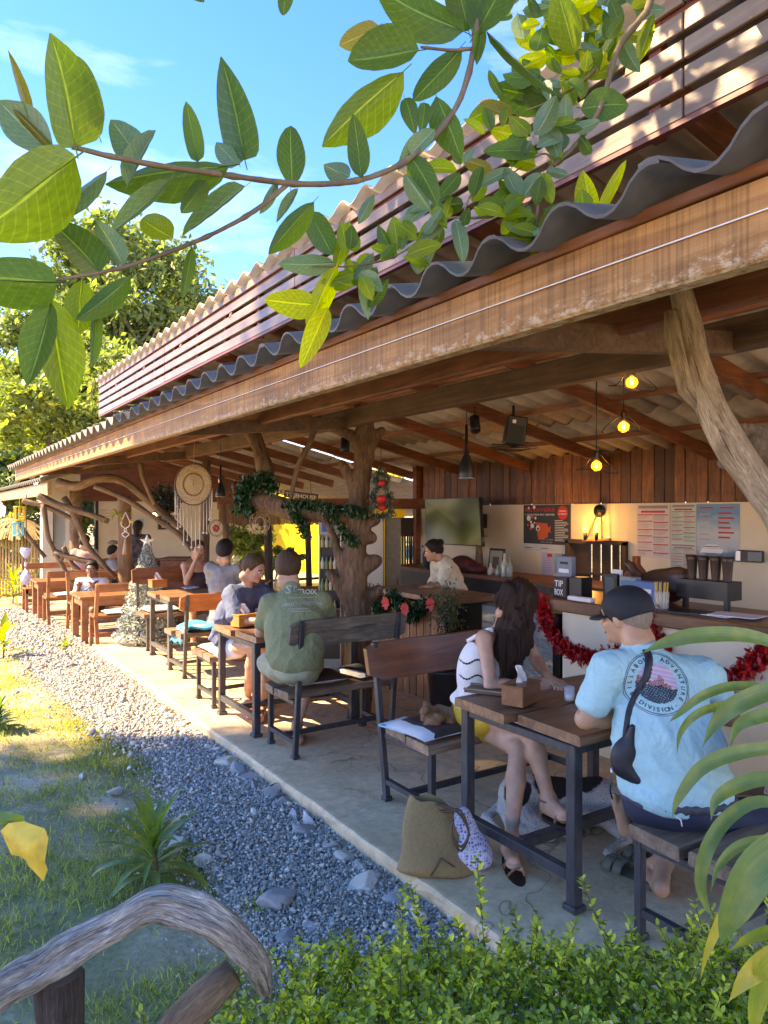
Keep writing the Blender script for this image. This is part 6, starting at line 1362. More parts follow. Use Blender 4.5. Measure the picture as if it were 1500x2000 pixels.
# ------------------------------------------------------------------ interior: counter, bar, posters, back-of-house
def yz(px0, py0, px1, py1, X):
 a, b = PX(px0, (py0 + py1) / 2, X), PX(px1, (py0 + py1) / 2, X); ym = (a.y + b.y) / 2; tt = FX * X + FY * ym
 return a.y, b.y, CAMZ - (py1 - 1000) / FPX * tt, CAMZ - (py0 - 1000) / FPX * tt
UY = np.array([0, -1, 0.]); UZ = np.array([0, 0, 1.])
class Poster:
 """sheet on the wall plane X, seen from -X; local u to the right (towards -Y), v up"""
 def __init__(s, name, label, cat, px, X, base, group=None, lift=.004):
  s.y0, s.y1, s.z0, s.z1 = yz(*px, X); s.W = s.y0 - s.y1; s.H = s.z1 - s.z0; s.X = X - lift
  s.t = thing(name, label, cat, (X, s.y0, s.z0), group)
  mb = MB(); mb.box((X - lift / 2, (s.y0 + s.y1) / 2, (s.z0 + s.z1) / 2), (lift, s.W, s.H)); mb.build('sheet', base, s.t); s.k = 1; s.mb = {}
 def o(s, l): return np.array([s.X - .0012 * l, s.y0, s.z0])
 def g(s, mat, nm):
  if nm not in s.mb: s.mb[nm] = (MB(), mat)
  return s.mb[nm][0]
 def rect(s, nm, mat, x0, y0, x1, y1, l=1): quad(s.g(mat, nm), s.o(l), UY, UZ, x0 * s.W, y0 * s.H, x1 * s.W, y1 * s.H)
 def disc(s, nm, mat, x, y, r, l=1, r0=0): disc(s.g(mat, nm), s.o(l), UY, UZ, x * s.W, y * s.H, r * s.W, r0=r0 * s.W)
 def poly(s, nm, mat, pts, l=1): s.g(mat, nm).add([s.o(l) + UY * a * s.W + UZ * b * s.H for a, b in pts], [tuple(range(len(pts)))])
 def text(s, nm, mat, tx, x, y, h, w=None, l=2, bold=True): put_text(s.g(mat, nm), tx, s.o(l) + UY * x * s.W + UZ * y * s.H, UY, UZ, h * s.H, width=w * s.W if w else None, bold=bold)
 def done(s):
  for nm, (mb, m) in s.mb.items():
   o = mb.build(nm, m, s.t)
   if nm in ('fine_print', 'table_lines', 'bubble_white', 'bubble_orange', 'section_band', 'second_band', 'red_text_line', 'faint_text'): o['kind'] = 'stuff'
red, wht, blk, org = ink('red', (.55, .03, .02)), ink('white', (.75, .73, .7)), ink('black', (.02, .02, .022)), ink('orange', (.65, .1, .03))
p = Poster('dive_poster', 'black dive centre poster with an orange square fish on the cream wall', 'poster', (1023, 986, 1115, 1063), XW - .002, ink('charcoal', (.035, .035, .035)))
p.text('heading', red, 'BB.DIVERS', .04, .83, .09, .64); p.text('subheading', wht, '5 STAR PADI IDC CENTER', .04, .73, .045, .64)
p.disc('round_badge', red, .84, .80, .105); p.text('badge_words', wht, 'OPENING', .77, .82, .04, .14); p.text('badge_words', wht, 'IN DEMAND', .76, .75, .04, .16)
p.poly('orange_fish', org, [(.28, .55), (.52, .53), (.55, .42), (.60, .47), (.585, .36), (.60, .28), (.545, .33), (.53, .17), (.33, .1)])
p.disc('fish_eye', wht, .32, .40, .042, 2); p.disc('fish_pupil', blk, .325, .39, .022, 3)
for i, (x, y, r, m) in enumerate(((.12, .66, .045, wht), (.2, .7, .03, org), (.27, .66, .022, wht), (.17, .56, .022, wht), (.2, .46, .04, wht), (.1, .48, .02, org), (.16, .38, .02, org), (.25, .54, .016, wht), (.12, .92, .02, wht), (.24, .94, .03, wht))): p.disc('bubble_' + 'white' if m is wht else 'bubble_orange', m, x, y, r, 2)
for r_ in range(13): p.rect('fine_print', wht, .68, .60 - r_ * .042, .68 + .16 + .12 * abs(math.sin(r_ * 2.3)), .612 - r_ * .042, 1)
p.text('caption', ink('greyprint', (.3, .3, .3)), 'OPEN LONGER', .38, .1, .04, .27); p.text('caption', bpy.data.materials['print_greyprint'], 'FOR MORE', .38, .03, .04, .25); p.done()
p = Poster('paper_strip', 'pale paper strip showing below the dive poster', 'paper', (1022, 1064, 1114, 1077), XW - .002, ink('pale_grey', (.55, .55, .5))); p.rect('fine_print', blk, .05, .4, .2, .5); p.rect('fine_print', blk, .4, .4, .55, .5); p.done()
def lists(lab, px, base, cols, rowsc, heads, seed, hd):
 p = Poster('price_list', lab, 'poster', px, XW - .002, base, 'timetables on the wall'); r = random.Random(seed)
 p.rect('header_band', hd, .06, .93, .94, .985); p.rect('header_title', red if hd is not red else wht, .14, .85, .86, .89, 2)
 for c in range(cols):
  x0 = .03 + c * .95 / cols; x1 = x0 + .9 / cols; y = .82
  while y > .05:
   hm = r.choice(heads); p.rect('section_band_' + str(heads.index(hm) + 1) if 0 else 'section_band', hm, x0, y - .02, x1, y) if hm is heads[0] else p.rect('second_band', hm, x0, y - .02, x1, y)
   k = r.randint(3, 6)
   for i in range(k):
    y -= .019
    if y < .06: break
    p.rect('table_lines', ink('grey_text', (.25, .22, .22)), x0 + .01, y - .016, x0 + (x1 - x0) * r.uniform(.5, .95), y - .010)
   y -= .045
 p.done()
lists('large price list with red headings, left of the green timetable', (1244, 986, 1309, 1089), ink('pinkish_paper', (.62, .52, .5)), 2, 0, [red, ink('dull_red', (.4, .1, .09))], 3, ink('grey_band', (.25, .23, .25)))
lists('green and white timetable between the price list and the blue poster', (1311, 985, 1360, 1061), ink('greenish_paper', (.5, .55, .48)), 2, 0, [ink('olive_band', (.15, .28, .12)), red], 4, ink('grey_band', (.25, .23, .25)))
lists('lower curling timetable sheet under the green one', (1310, 1063, 1360, 1116), ink('pale_green_paper', (.48, .52, .46)), 2, 0, [ink('olive_band', (.15, .28, .12)), red], 6, ink('grey_band', (.25, .23, .25)))
m, tt_, b = _nodes('sea_sky_print'); sp2 = tt_.nodes.new('ShaderNodeSeparateXYZ'); tt_.links.new(coords(tt_), sp2.inputs[0]); n = noise(tt_, coords(tt_, (1, 3, 6)), 2.2, 5); ad = tt_.nodes.new('ShaderNodeMath'); ad.operation = 'MULTIPLY_ADD'; tt_.links.new(n, ad.inputs[0]); ad.inputs[1].default_value = .25; tt_.links.new(sp2.outputs[2], ad.inputs[2])
r_ = ramp(tt_, [(0, (.03, .06, .12)), (.2, (.1, .2, .3)), (.28, (.42, .45, .5)), (.5, (.5, .52, .52)), (.75, (.1, .26, .42)), (1, (.18, .3, .42))]); mr = tt_.nodes.new('ShaderNodeMapRange'); mr.inputs['From Min'].default_value = 1.25; mr.inputs['From Max'].default_value = 2.0; tt_.links.new(ad.outputs[0], mr.inputs[0]); tt_.links.new(mr.outputs[0], r_.inputs[0]); tt_.links.new(r_.outputs[0], b.inputs['Base Color'])
p = Poster('ferry_poster', 'blue sea poster with a white ferry and red lines of text', 'poster', (1361, 984, 1445, 1095), XW - .002, m)
for x in (.08, .55): p.rect('red_text_line', red, x, .92, x + .32, .945)
for i in range(6): p.rect('red_text_line', ink('dull_red', (.4, .1, .09)), .52, .82 - i * .085, .52 + .3 + .06 * math.sin(i * 2), .85 - i * .085)
for i, w_ in enumerate((.25, .28)): p.rect('faint_text', ink('dusty_red', (.42, .3, .32)), .07, .80 - i * .08, .07 + w_, .83 - i * .08)
for i, w_ in enumerate((.22, .24)): p.rect('faint_text', bpy.data.materials['print_dusty_red'], .07, .45 - i * .09, .07 + w_, .47 - i * .09)
p.poly('ferry_hull', wht, [(.08, .13), (.6, .13), (.64, .2), (.14, .21)], 1); p.poly('ferry_cabin', wht, [(.16, .215), (.58, .215), (.5, .28), (.24, .28)], 1); p.rect('ferry_windows', blk, .2, .235, .54, .25, 2); p.done()
for lab, px, c in (('small lilac flyer taped under the dive poster', (1058, 1079, 1081, 1122), (.5, .45, .55)), ('small blue flyer next to the lilac one', (1083, 1081, 1113, 1120), (.25, .4, .5)), ('white notice hanging on the corner of the wall', (821, 1063, 828, 1096), (.7, .7, .7))):
 p = Poster('flyer', lab, 'flyer', px, XW - .002, ink('flyer_' + str(px[0]), c)); p.rect('picture', red if px[0] == 1058 else blk, .5, .8, .9, .95)
 for i in range(8): p.rect('table_lines', bpy.data.materials['print_grey_text'], .1, .7 - i * .08, .85, .72 - i * .08)
 p.done()
# alarm / payment device
y0, y1, z0, z1 = yz(1442, 1075, 1489, 1098, XW - .05); boxy('dark wall-mounted control box with a small screen right of the ferry poster', 'control_box', 'wall device', (XW - .04, (y0 + y1) / 2, (z0 + z1) / 2), (.07, y0 - y1, z1 - z0), plain('dark_grey_plastic', (.05, .05, .05), .5), None,
     (('screen', (-.037, -.06, 0), (.004, .14, .09), ink('lcd', (.2, .22, .22))), ('dial', (-.037, .11, 0), (.006, .05, .1), M['chrome'])))
# television
tv = thing('television', 'large flat television tilted down on the cream wall left of the dive poster', 'television', tuple(P(885, 1020, 10.3))); q = [P(829, 974, 10.75), P(936, 971, 9.85), P(942, 1067, 9.75), P(834, 1062, 10.6)]
U_ = (q[1] - q[0]).normalized(); Dn = (q[3] - q[0]).normalized(); N_ = U_.cross(Dn).normalized(); N_ = N_ if N_.dot(Vector((-FX, -FY, 0))) > 0 else -N_
mb = MB(); f_ = [a for a in q]; bk = [a - N_ * .05 for a in q]; mb.add([tuple(v) for v in f_ + bk], [(0, 1, 2, 3), (7, 6, 5, 4), (0, 4, 5, 1), (1, 5, 6, 2), (2, 6, 7, 3), (3, 7, 4, 0)]); mb.build('casing', M['black'], tv)
m, tt_, b = _nodes('glossy_screen'); b.inputs['Base Color'].default_value = (.004, .005, .004, 1); b.inputs['Roughness'].default_value = .22
m.node_tree.nodes['Principled BSDF'].inputs['Specular IOR Level'].default_value = .3
n = noise(tt_, coords(tt_, (1, 1, 1)), 1.5, 1, .3, .3); r_ = ramp(tt_, [(.3, (.006, .007, .005)), (.5, (.05, .06, .03)), (.62, (.11, .11, .08)), (.75, (.07, .08, .05))]); tt_.links.new(n, r_.inputs[0]); tt_.links.new(r_.outputs[0], b.inputs['Emission Color']); b.inputs['Emission Strength'].default_value = .12
mb = MB(); e = .012; s4 = [q[0] + U_ * e + Dn * e, q[1] - U_ * e + Dn * e, q[2] - U_ * e - Dn * e, q[3] + U_ * e - Dn * e]; mb.add([tuple(v + N_ * .004) for v in s4], [(0, 1, 2, 3)]); mb.build('screen', m, tv)
mb = MB(); cc_ = (q[0] + q[2]) / 2; mb.bar(cc_ - N_ * .05, Vector((XW, cc_.y, cc_.z)), .12, .2); mb.build('wall_mount', M['black_metal'], tv)
# wall lamp with two bulbs
wl_ = thing('wall_lamp', 'industrial wall lamp with two lit bulbs above the barred hatch', 'wall lamp', tuple(PX(1171, 998, XW - .05))); X = XW - .10
mb = MB(); c = PX(1171, 998, XW - .03); mb.lathe(c, [(.075, -.02), (.075, .02), (.02, .03)], 20, axis=(1, 0, 0)); mb.build('pulley_disc', M['black_metal'], wl_)
mb = MB(); mb.bar(PX(1139, 1056, X), PX(1192, 1054, X), .05, .03, bev=.006); mb.build('wood_bar', M['slab'], wl_)
mb = MB(); mb.tube([PX(1168, 1000, X), PX(1146, 1052, X)], .008, 5); mb.tube([PX(1174, 1000, X), PX(1176, 1052, X)], .008, 5); mb.build('rope_arm', M['drift_brown'], wl_).__setitem__('kind', 'stuff')
for xx in (1143, 1165):
 c = PX(xx, 1040, X - .02); mb = MB(); mb.lathe(c, [(.022, -.09), (.022, -.01), (.014, .0)], 12); mb.build('socket', M['black'], wl_)
 mb = MB(); mb.ball(c + Vector((0, 0, .05)), .032, 12, sc=(1, 1, 1.7)); mb.build('bulb', glow('warm_bulb', (1, .42, .10), 1.0) if 'warm_bulb' not in bpy.data.materials else bpy.data.materials['warm_bulb'], wl_)
 l = bpy.data.lights.new('wall_bulb_light', 'POINT'); l.energy = .8; l.color = (1, .55, .2); l.shadow_soft_size = .03; lo = bpy.data.objects.new('wall_bulb_light', l); link(lo); lo.location = c + Vector((-.12, 0, .06))
# order counter at the right
cx0 = 4.0; ct = thing('order_counter', 'cream order counter with a dark wooden top at the right', 'counter', (cx0, 2.5, 0))
mb = MB(); mb.box((cx0 + .33, 2.4, 1.025), (.68, 3.3, .09), bev=.008); mb.build('countertop', wood('dark_varnished_top', (.07, .025, .012), (.24, .1, .05), 'Y', 6, .3, 12, .2, spec=.6), ct)
mb = MB(); mb.box((cx0 + .1, 2.3, .49), (.08, 3.0, .98)); mb.build('front_panel', M['plaster'], ct)
mb = MB(); mb.box((cx0 + .35, 3.78, .49), (.42, .05, .98)); mb.build('side_panel', M['black'], ct)
tn_m = leafmat('red_tinsel', (.42, .012, .018), trans=.15, var=.5, rough=.3)
def garland(label, pts, r, n, mat, size, name='garland', cat='garland', extra=None, cord=True, parent=None, npts=60):
 o = parent or thing(name, label, cat, tuple(pts[0])); sp = np.array(spline([tuple(p) for p in pts], npts));
 i = rng.integers(0, npts - 1, n); f = rng.random(n)[:, None]; T = sp[i] * (1 - f) + sp[i + 1] * f + rng.normal(0, 1, (n, 3)) * r * .5
 bv = np.array([(0, -1, 0), (.42, 0, .15), (0, 1, 0), (-.42, 0, .15)], float); me = scatter_mesh('tinsel', bv, np.array([(0, 1, 2, 3)]), rand_rot(n) * rng.uniform(.7, 1.3, n)[:, None, None] * size, T)
 q = obj('sprigs', me, mat, o); q['kind'] = 'stuff'
 if cord: mb = MB(); mb.tube([Vector(v) for v in sp[::3]], r * .2, 6); mb.build('cord', mat, o)
 return o
XG = cx0 + .03
garland('red tinsel garland swagged along the left part of the order counter', [PX(1058, 1165, 3.97), PX(1066, 1215, 3.99), PX(1085, 1245, XG), PX(1115, 1272, XG), PX(1160, 1285, XG), PX(1220, 1270, XG), PX(1262, 1195, XG - .05)], .05, 2600, tn_m, .022)
garland('red tinsel garland swagged along the right part of the order counter', [PX(1258, 1190, XG - .05), PX(1278, 1240, XG), PX(1320, 1310, XG), PX(1370, 1335, XG), PX(1420, 1332, XG), PX(1465, 1300, XG), PX(1500, 1268, XG), PX(1560, 1215, XG - .03)], .05, 3000, tn_m, .022)
ZT = 1.07
def cnt(x, X): q = PX(x, 1100, X); return q.y
def item(label, name, cat, x, X, w_, d, h, mat, parts=(), group=None, rot=0):
 y = cnt(x, X); return boxy(label, name, cat, Vector((X, y, ZT + h / 2)), (d, w_, h), mat, Matrix.Rotation(rot, 3, 'Z') if rot else None, parts, .004, group)
tb = item('dark tip box with white TIP BOX lettering on the counter end', 'tip_box', 'tip box', 1102, 4.12, .13, .1, .15, plain('dark_brown_box', (.045, .03, .022), .6))
y = cnt(1102, 4.12); mb = MB(); put_text(mb, 'TIP', (4.065, y + .045, ZT + .085), UY, UZ, .045, width=.085, bold=True); put_text(mb, 'BOX', (4.065, y + .045, ZT + .02), UY, UZ, .045, width=.085, bold=True); mb.build('lettering', wht, tb)
item('black box standing next to the tip box', 'card_box', 'box', 1134, 4.15, .12, .12, .16, M['black'])
item('low white tray edge in front of the black box', 'tray', 'tray', 1135, 4.04, .22, .05, .03, M['white'])
item('grey leaflet stand on top of the tip box', 'leaflet_stand', 'leaflet stand', 1106, 4.22, .15, .05, .30, plain('blue_grey_card', (.16, .2, .26), .5), (('print', (-.027, 0, .04), (.003, .1, .03), wht), ('print', (-.027, 0, -.05), (.003, .07, .02), blk), ('print', (-.027, 0, .1), (.003, .08, .02), blk)))
item('framed dark picture card on the counter in front of the hatch', 'picture_card', 'card', 1194, 4.2, .15, .03, .2, M['black'], (('print', (-.017, 0, .0), (.003, .1, .15), ink('dim_teal', (.06, .1, .1))),), rot=-.2)
item('white card leaning behind the dark picture card', 'menu_card', 'card', 1205, 4.32, .1, .01, .22, M['paper'])
item('stack of travel brochures left of the blue box', 'brochure_rack', 'brochures', 1231, 4.2, .14, .06, .19, plain('brochure_cover', (.2, .24, .26), .5), (('print', (-.032, 0, .03), (.003, .11, .08), ink('sea', (.05, .18, .28))),))
item('blue brochure box with a white oval print', 'brochure_rack', 'brochures', 1265, 4.2, .18, .08, .17, plain('blue_box_cover', (.04, .13, .32), .5), (('print', (-.042, 0, .02), (.003, .12, .03), wht), ('print', (-.042, 0, -.055), (.003, .16, .05), ink('pale_blue', (.3, .38, .45)))))
gl = thing('straw_glass', 'clear glass full of yellow paper straws on the counter', 'glass', (4.12, cnt(1292, 4.12), ZT)); c = Vector(gl.location)
mb = MB(); mb.lathe(c, [(.045, 0), (.05, .12), (.047, .12), (.042, .005)], 16); mb.build('tumbler', glassmat('clear_tumbler', (.9, .95, .95), .25), gl)
for k in range(9): mb = MB(); a = k * .7; mb.tube([c + Vector((.03 * math.cos(a), .03 * math.sin(a), .01)), c + Vector((.04 * math.cos(a), .04 * math.sin(a), .18))], .005, 5); mb.build('straw', ink('straw_yellow', (.7, .45, .1)), gl)
for k, x in enumerate((1352, 1374, 1398, 1421)):
 c = Vector((4.42, cnt(x, 4.42), ZT + .10)); o = thing('cup_dispenser', ('first', 'second', 'third', 'last')[k] + ' from the left of the four tall dark cup stacks on the counter rack', 'cup stack', tuple(c), 'tall dark cup stacks')
 mb = MB(); mb.lathe(c, [(.024, 0), (.026, .1), (.036, .22), (.044, .25), (.03, .25)], 14); mb.build('stack', plain('dark_cup', (.05, .025, .018), .35), o)
rk = thing('cup_rack', 'black metal rack under the cup stacks on the counter', 'rack', (4.42, cnt(1400, 4.42), ZT)); y0, y1 = cnt(1335, 4.42), cnt(1435, 4.42)
mb = MB(); mb.box((4.42, (y0 + y1) / 2, ZT + .13), (.16, y0 - y1, .12)); mb.build('shelf', M['black'], rk)
for yy in (y0 - .03, y1 + .04):
 mb = MB(); mb.box((4.40, yy, ZT + .035), (.03, .03, .07)); mb.build('foot', M['black'], rk)
sd = Sdf(); c = Vector((4.5, cnt(1300, 4.5), ZT)); sd.ell(c + Vector((0, 0, .12)), (.1, .2, .12)).cap(c + Vector((0, .15, .1)), c + Vector((0, .32, .25)), .05, .03).ell(c + Vector((0, -.1, .2)), (.06, .1, .06))
tag(obj('leather_bag', sd.mesh('leather_bag', .018, folds(.006, (30, 30, 40))), plain('dark_leather', (.06, .03, .02), .4)), 'dark leather bag slumped on the counter behind the brochures', 'bag')
mb = MB(); c = Vector((4.55, cnt(1243, 4.55), ZT + .17)); mb.lathe(c, [(.02, -.15), (.08, -.1), (.09, 0), (.03, .08), (.03, .14)], 14); tag(mb.build('wooden_jug', M['back_red']), 'reddish wooden jug standing behind the brochures', 'jug')
for k, (x, rr_) in enumerate(((1345, .3), (1395, -.1), (1428, .15))):
 c = Vector((4.16 + .03 * k, cnt(x, 4.16), ZT + .004 + .004 * k)); mb = MB(); mb.box(c, (.2, .28, .004 + (.008 if k == 0 else 0)), rot=Matrix.Rotation(rr_, 3, 'Z')); tag(mb.build('paper_sheet', M['paper'] if k else M['black']), ('black menu lying flat on the counter', 'white paper lying on the counter behind the cap', 'white paper nearest the right end of the counter')[k], 'paper')
# glass display fridge left of the counter
fr_ = thing('display_fridge', 'dark glass-fronted display fridge at the left end of the order counter', 'display fridge', (4.3, 4.2, 0)); Y0, Y1 = 3.86, 4.7
mb = MB(); mb.box((4.35, (Y0 + Y1) / 2, .49), (.5, Y1 - Y0, .9)); mb.build('cabinet', M['black'], fr_)
for z in (.25, .45, .65, .85): mb = MB(); mb.box((4.085, (Y0 + Y1) / 2, z), (.02, Y1 - Y0 - .1, .02)); mb.build('shelf_edge', M['chrome'], fr_)
for z in (.3, .5, .7):
 for k in range(5): mb = MB(); y = Y0 + .1 + k * .15; mb.lathe((4.085, y, z - .03), [(.02, 0), (.035, .01), (.03, .06)], 8); mb.build('jar', plain('amber_jar', (.35, .28, .12), .2) if 'amber_jar' not in bpy.data.materials else bpy.data.materials['amber_jar'], fr_)
mb = MB(); mb.box((4.04, (Y0 + Y1) / 2, .53), (.006, Y1 - Y0 - .04, .8)); mb.build('glass_front', glassmat('dark_glass', (.3, .32, .3), .45, .03), fr_)
# plank bar in the middle
bar = thing('plank_bar', 'orange-brown plank bar with christmas garland behind the trunk post', 'bar', (3.95, 5.7, 0)); ya, yb = 6.15, 5.15
k = 0; y = ya
while y > yb: w_ = .11; mb = MB(); mb.box((3.95, y - w_ / 2, .44), (.025, w_ - .008, .88), bev=.003); mb.build('plank', wood('orange_plank', (.16, .06, .025), (.45, .2, .09), 'Z', 6, .5, 10, .3, rnd=.3) if 'orange_plank' not in bpy.data.materials else bpy.data.materials['orange_plank'], bar); y -= w_
mb = MB(); mb.box((4.2, 5.6, .93), (.62, 1.3, .05), bev=.006); mb.build('countertop', M['slab'], bar); mb = MB(); mb.box((4.2, 5.6, .44), (.44, .95, .86)); mb.build('carcass', M['black'], bar)
gm = leafmat('artificial_fir', (.015, .06, .02), trans=.1, var=.5)
go = garland('green christmas garland with red flowers draped along the plank bar', [PX(728, 1150, 3.9), PX(742, 1195, 3.88), PX(758, 1172, 3.88), PX(772, 1168, 3.88), PX(790, 1192, 3.88), PX(806, 1205, 3.88), PX(825, 1180, 3.88), PX(850, 1178, 3.88)], .06, 3200, gm, .022)
for x, y in ((755, 1178), (793, 1190), (843, 1180)):
 c = PX(x, y, 3.80); mb = MB()
 for k in range(10):
  a = k * 2.4; d = Vector((-.25, math.cos(a), math.sin(a))).normalized(); e = c + d * .075; s_ = d.cross(Vector((1, 0, 0))).normalized() * .022; mb.add([tuple(c), tuple(c + d * .04 + s_), tuple(e), tuple(c + d * .04 - s_)], [(0, 1, 2, 3)])
 mb.build('red_flower', plain('poinsettia_red', (.6, .02, .02), .6) if 'poinsettia_red' not in bpy.data.materials else bpy.data.materials['poinsettia_red'], go)
pp_ = thing('potted_shrub', 'small-leaved shrub in the shade at the right end of the plank bar', 'plant', tuple(PX(872, 1230, 3.7))); c = Vector(pp_.location); n = 1300; T = rng.normal(0, 1, (n, 3)) * (.05, .06, .10) + np.array(PX(872, 1195, 3.7))
q = obj('foliage', scatter_mesh('foliage', np.array([(0, -1, 0), (.5, 0, .1), (0, 1, 0), (-.5, 0, .1)], float), np.array([(0, 1, 2, 3)]), rand_rot(n) * .014, T), leafmat('dusty_leaf', (.08, .09, .04), trans=.2), pp_); q['kind'] = 'stuff'
mb = MB(); c = Vector((3.7, c.y, 0)); mb.lathe(c, [(.12, 0), (.16, .4), (.17, .42), (.13, .42)], 16); mb.tube([c + Vector((0, 0, .4)), c + Vector((0, 0, .8))], .015, 6); mb.build('pot', M['black'], pp_)
# long dark back counter along the rear wall with small things
bk = thing('back_counter', 'long dark back counter along the cream wall', 'counter', (6.5, 7.2, 0)); mb = MB(); mb.box((6.6, 7.3, .86), (.7, 4.4, .05)); mb.build('worktop', M['red_wood_y'], bk); mb = MB(); mb.box((6.65, 7.3, .42), (.55, 4.3, .83)); mb.build('carcass', M['black'], bk)
def onb(x, X=6.5): return Vector((X, PX(x, 1100, X).y, .885))
c = onb(936); o = thing('utensil_tree', 'carved wooden stand hung with small tools on the back counter', 'stand', tuple(c)); mb = MB(); mb.tube([c, c + Vector((0, 0, .5))], [.06, .035], 8, rough=.2); mb.box(c + Vector((0, 0, .5)), (.06, .3, .03)); mb.build('post', M['drift_brown'], o)
for k in range(5): mb = MB(); mb.tube([c + Vector((-.05, -.13 + .06 * k, .49)), c + Vector((-.05, -.13 + .065 * k, .38 - .02 * (k % 2)))], .01, 5); mb.build('tool', M['chrome'], o)
c = onb(964); o = thing('framed_picture', 'dark picture frame standing on the back counter', 'picture frame', tuple(c)); R_ = Matrix.Rotation(.12, 3, 'Y')
mb = MB(); mb.box(c + Vector((.05, 0, .16)), (.02, .3, .36), rot=R_, bev=.004); mb.build('frame', M['black'], o); mb = MB(); mb.box(c + Vector((.038, 0, .16)), (.004, .24, .3), rot=R_); mb.build('mount', ink('mount_tan', (.35, .3, .22)), o); mb = MB(); mb.box(c + Vector((.034, 0, .15)), (.004, .12, .16), rot=R_); mb.build('picture', ink('dim_photo', (.1, .08, .06)), o)
for k, (x, h, col) in enumerate(((985, .3, (.5, .55, .5)), (995, .26, (.2, .3, .3)), (958, .16, (.5, .5, .45)), (972, .14, (.3, .4, .35)))):
 c = onb(x, 6.35); mb = MB(); mb.lathe(c, [(.035, 0), (.04, .02), (.04, h * .55), (.014, h * .75), (.014, h), (.0, h)], 12); tag(mb.build('bottle', plain('bottle_tint_%d' % x, col, .15)), ('tall pale bottle right of the picture frame', 'darker bottle beside the tall pale one', 'short white jar below the picture frame', 'short greenish jar below the picture frame')[k], 'bottle')
sd = Sdf(); c = onb(905, 6.4); sd.ell(c + Vector((0, 0, .1)), (.15, .22, .12)).ell(c + Vector((0, .25, .08)), (.12, .18, .1)).ell(c + Vector((0, -.25, .06)), (.1, .2, .07)); tag(obj('clothes_pile', sd.mesh('clothes_pile', .022, folds(.01, (20, 20, 30))), plain('dark_red_cloth', (.10, .02, .02), .8)), 'dark red heap of cloth on the back counter behind the staff woman', 'cloth')
c = Vector((6.3, PX(838, 1110, 6.3).y, .89)); sd = Sdf(); sd.ell(c + Vector((0, 0, .14)), (.1, .1, .17)).cap(c + Vector((0, .06, .25)), c + Vector((0, -.06, .25)), .03); tag(obj('backpack', sd.mesh('backpack', .02), plain('navy_nylon', (.02, .025, .04), .6)), 'small dark backpack behind the staff woman', 'bag')
# drinks fridge, cupboard, gate behind the trunk post
def upright(label, name, cat, x0, x1, y0, y1, t, depth, mat, zb=0.0, parts=()):
 a, b2 = P(x0, 1000, t), P(x1, 1000, t); zt = CAMZ - (y0 - 1000) / FPX * t; zl_ = max(zb, CAMZ - (y1 - 1000) / FPX * t) if y1 else zb; c = (a + b2) / 2 + Vector((FX, FY, 0)) * depth / 2; c.z = (zt + zl_) / 2; wdt = (b2 - a).length
 o = thing(name, label, cat, (c.x, c.y, zl_)); mb = MB(); mb.box(c, (wdt, depth, zt - zl_), rot=RC, bev=.006); mb.build('body', mat, o)
 for nm, ox, oz, sw, sh, m, dd in parts: mb = MB(); mb.box(c + RC @ Vector((ox * wdt, -depth / 2 - dd / 2, oz * (zt - zl_))), (sw * wdt, dd, sh * (zt - zl_)), rot=RC, bev=.002); mb.build(nm, m, o)
 return o
dk = ink('fridge_dark', (.03, .03, .025))
o = upright('tall drinks fridge with a glass door behind the green T-shirt man', 'drinks_fridge', 'fridge', 622, 668, 1012, None, 7.9, .5, plain('grey_fridge', (.3, .3, .28), .4), 0,
  (('dark_interior', 0, -.03, .86, .8, dk, .01), ('blue_sign', -.1, .45, .5, .08, ink('royal_blue', (.03, .08, .5)), .015), ('door_frame', .45, -.03, .06, .84, M['chrome'], .03), ('door_frame', -.45, -.03, .06, .84, M['chrome'], .03), ('shelf_edge', 0, .2, .84, .012, M['chrome'], .02), ('shelf_edge', 0, .05, .84, .012, M['chrome'], .02), ('shelf_edge', 0, -.1, .84, .012, M['chrome'], .02), ('shelf_edge', 0, -.25, .84, .012, M['chrome'], .02)))
for k in range(16):
 mb = MB(); c = P(630 + (k % 4) * 8, 1060 + (k // 4) * 42, 7.86); mb.lathe(c, [(.02, -.05), (.022, .02), (.01, .05), (.01, .08)], 8); mb.build('can', ink('can_%d' % (k % 3), ((.3, .25, .1), (.4, .4, .38), (.1, .2, .1))[k % 3]), o)
upright('cream cupboard or wall panel right of the trunk post', 'cupboard', 'cupboard', 700, 750, 1006, None, 9.6, .4, M['plaster_grey'], 0, (('door_edge', .48, 0, .02, .96, M['red_wood'], .02),))
upright('grey metal cupboard beside the bright gate', 'metal_cupboard', 'cupboard', 752, 783, 1012, None, 9.9, .4, plain('olive_grey_metal', (.25, .23, .18), .5), 0, (('door_edge', -.46, 0, .03, .97, M['black'], .02), ('handle', .3, -.05, .04, .1, M['black'], .03)))
g_ = thing('iron_gate', 'dark barred gate with daylight between the bars left of the wall corner', 'gate', tuple(P(800, 1150, 11.6)))
for k, x in enumerate((786, 791, 796, 800, 804, 808, 812)): mb = MB(); mb.bar(P(x, 1040, 11.6), P(x + (k % 2), 1150, 11.6), .022, .022, up=(1, 0, 0)); mb.build('bar', M['log_dark'], g_)
for yy in (1046, 1108, 1145): mb = MB(); mb.bar(P(783, yy, 11.62), P(815, yy, 11.62), .02, .03); mb.build('crossbar', M['log_dark'], g_)
mb = MB(); mb.bar(P(814, 985, 11.6), P(814, 1200, 11.6), .09, .09, up=(1, 0, 0)); mb.build('gate_post', M['red_wood'], g_)
mb = MB(); mb.bar(P(775, 1028, 11.7), P(818, 1028, 11.7), .2, .28); mb.build('lintel', M['log_dark'], g_)
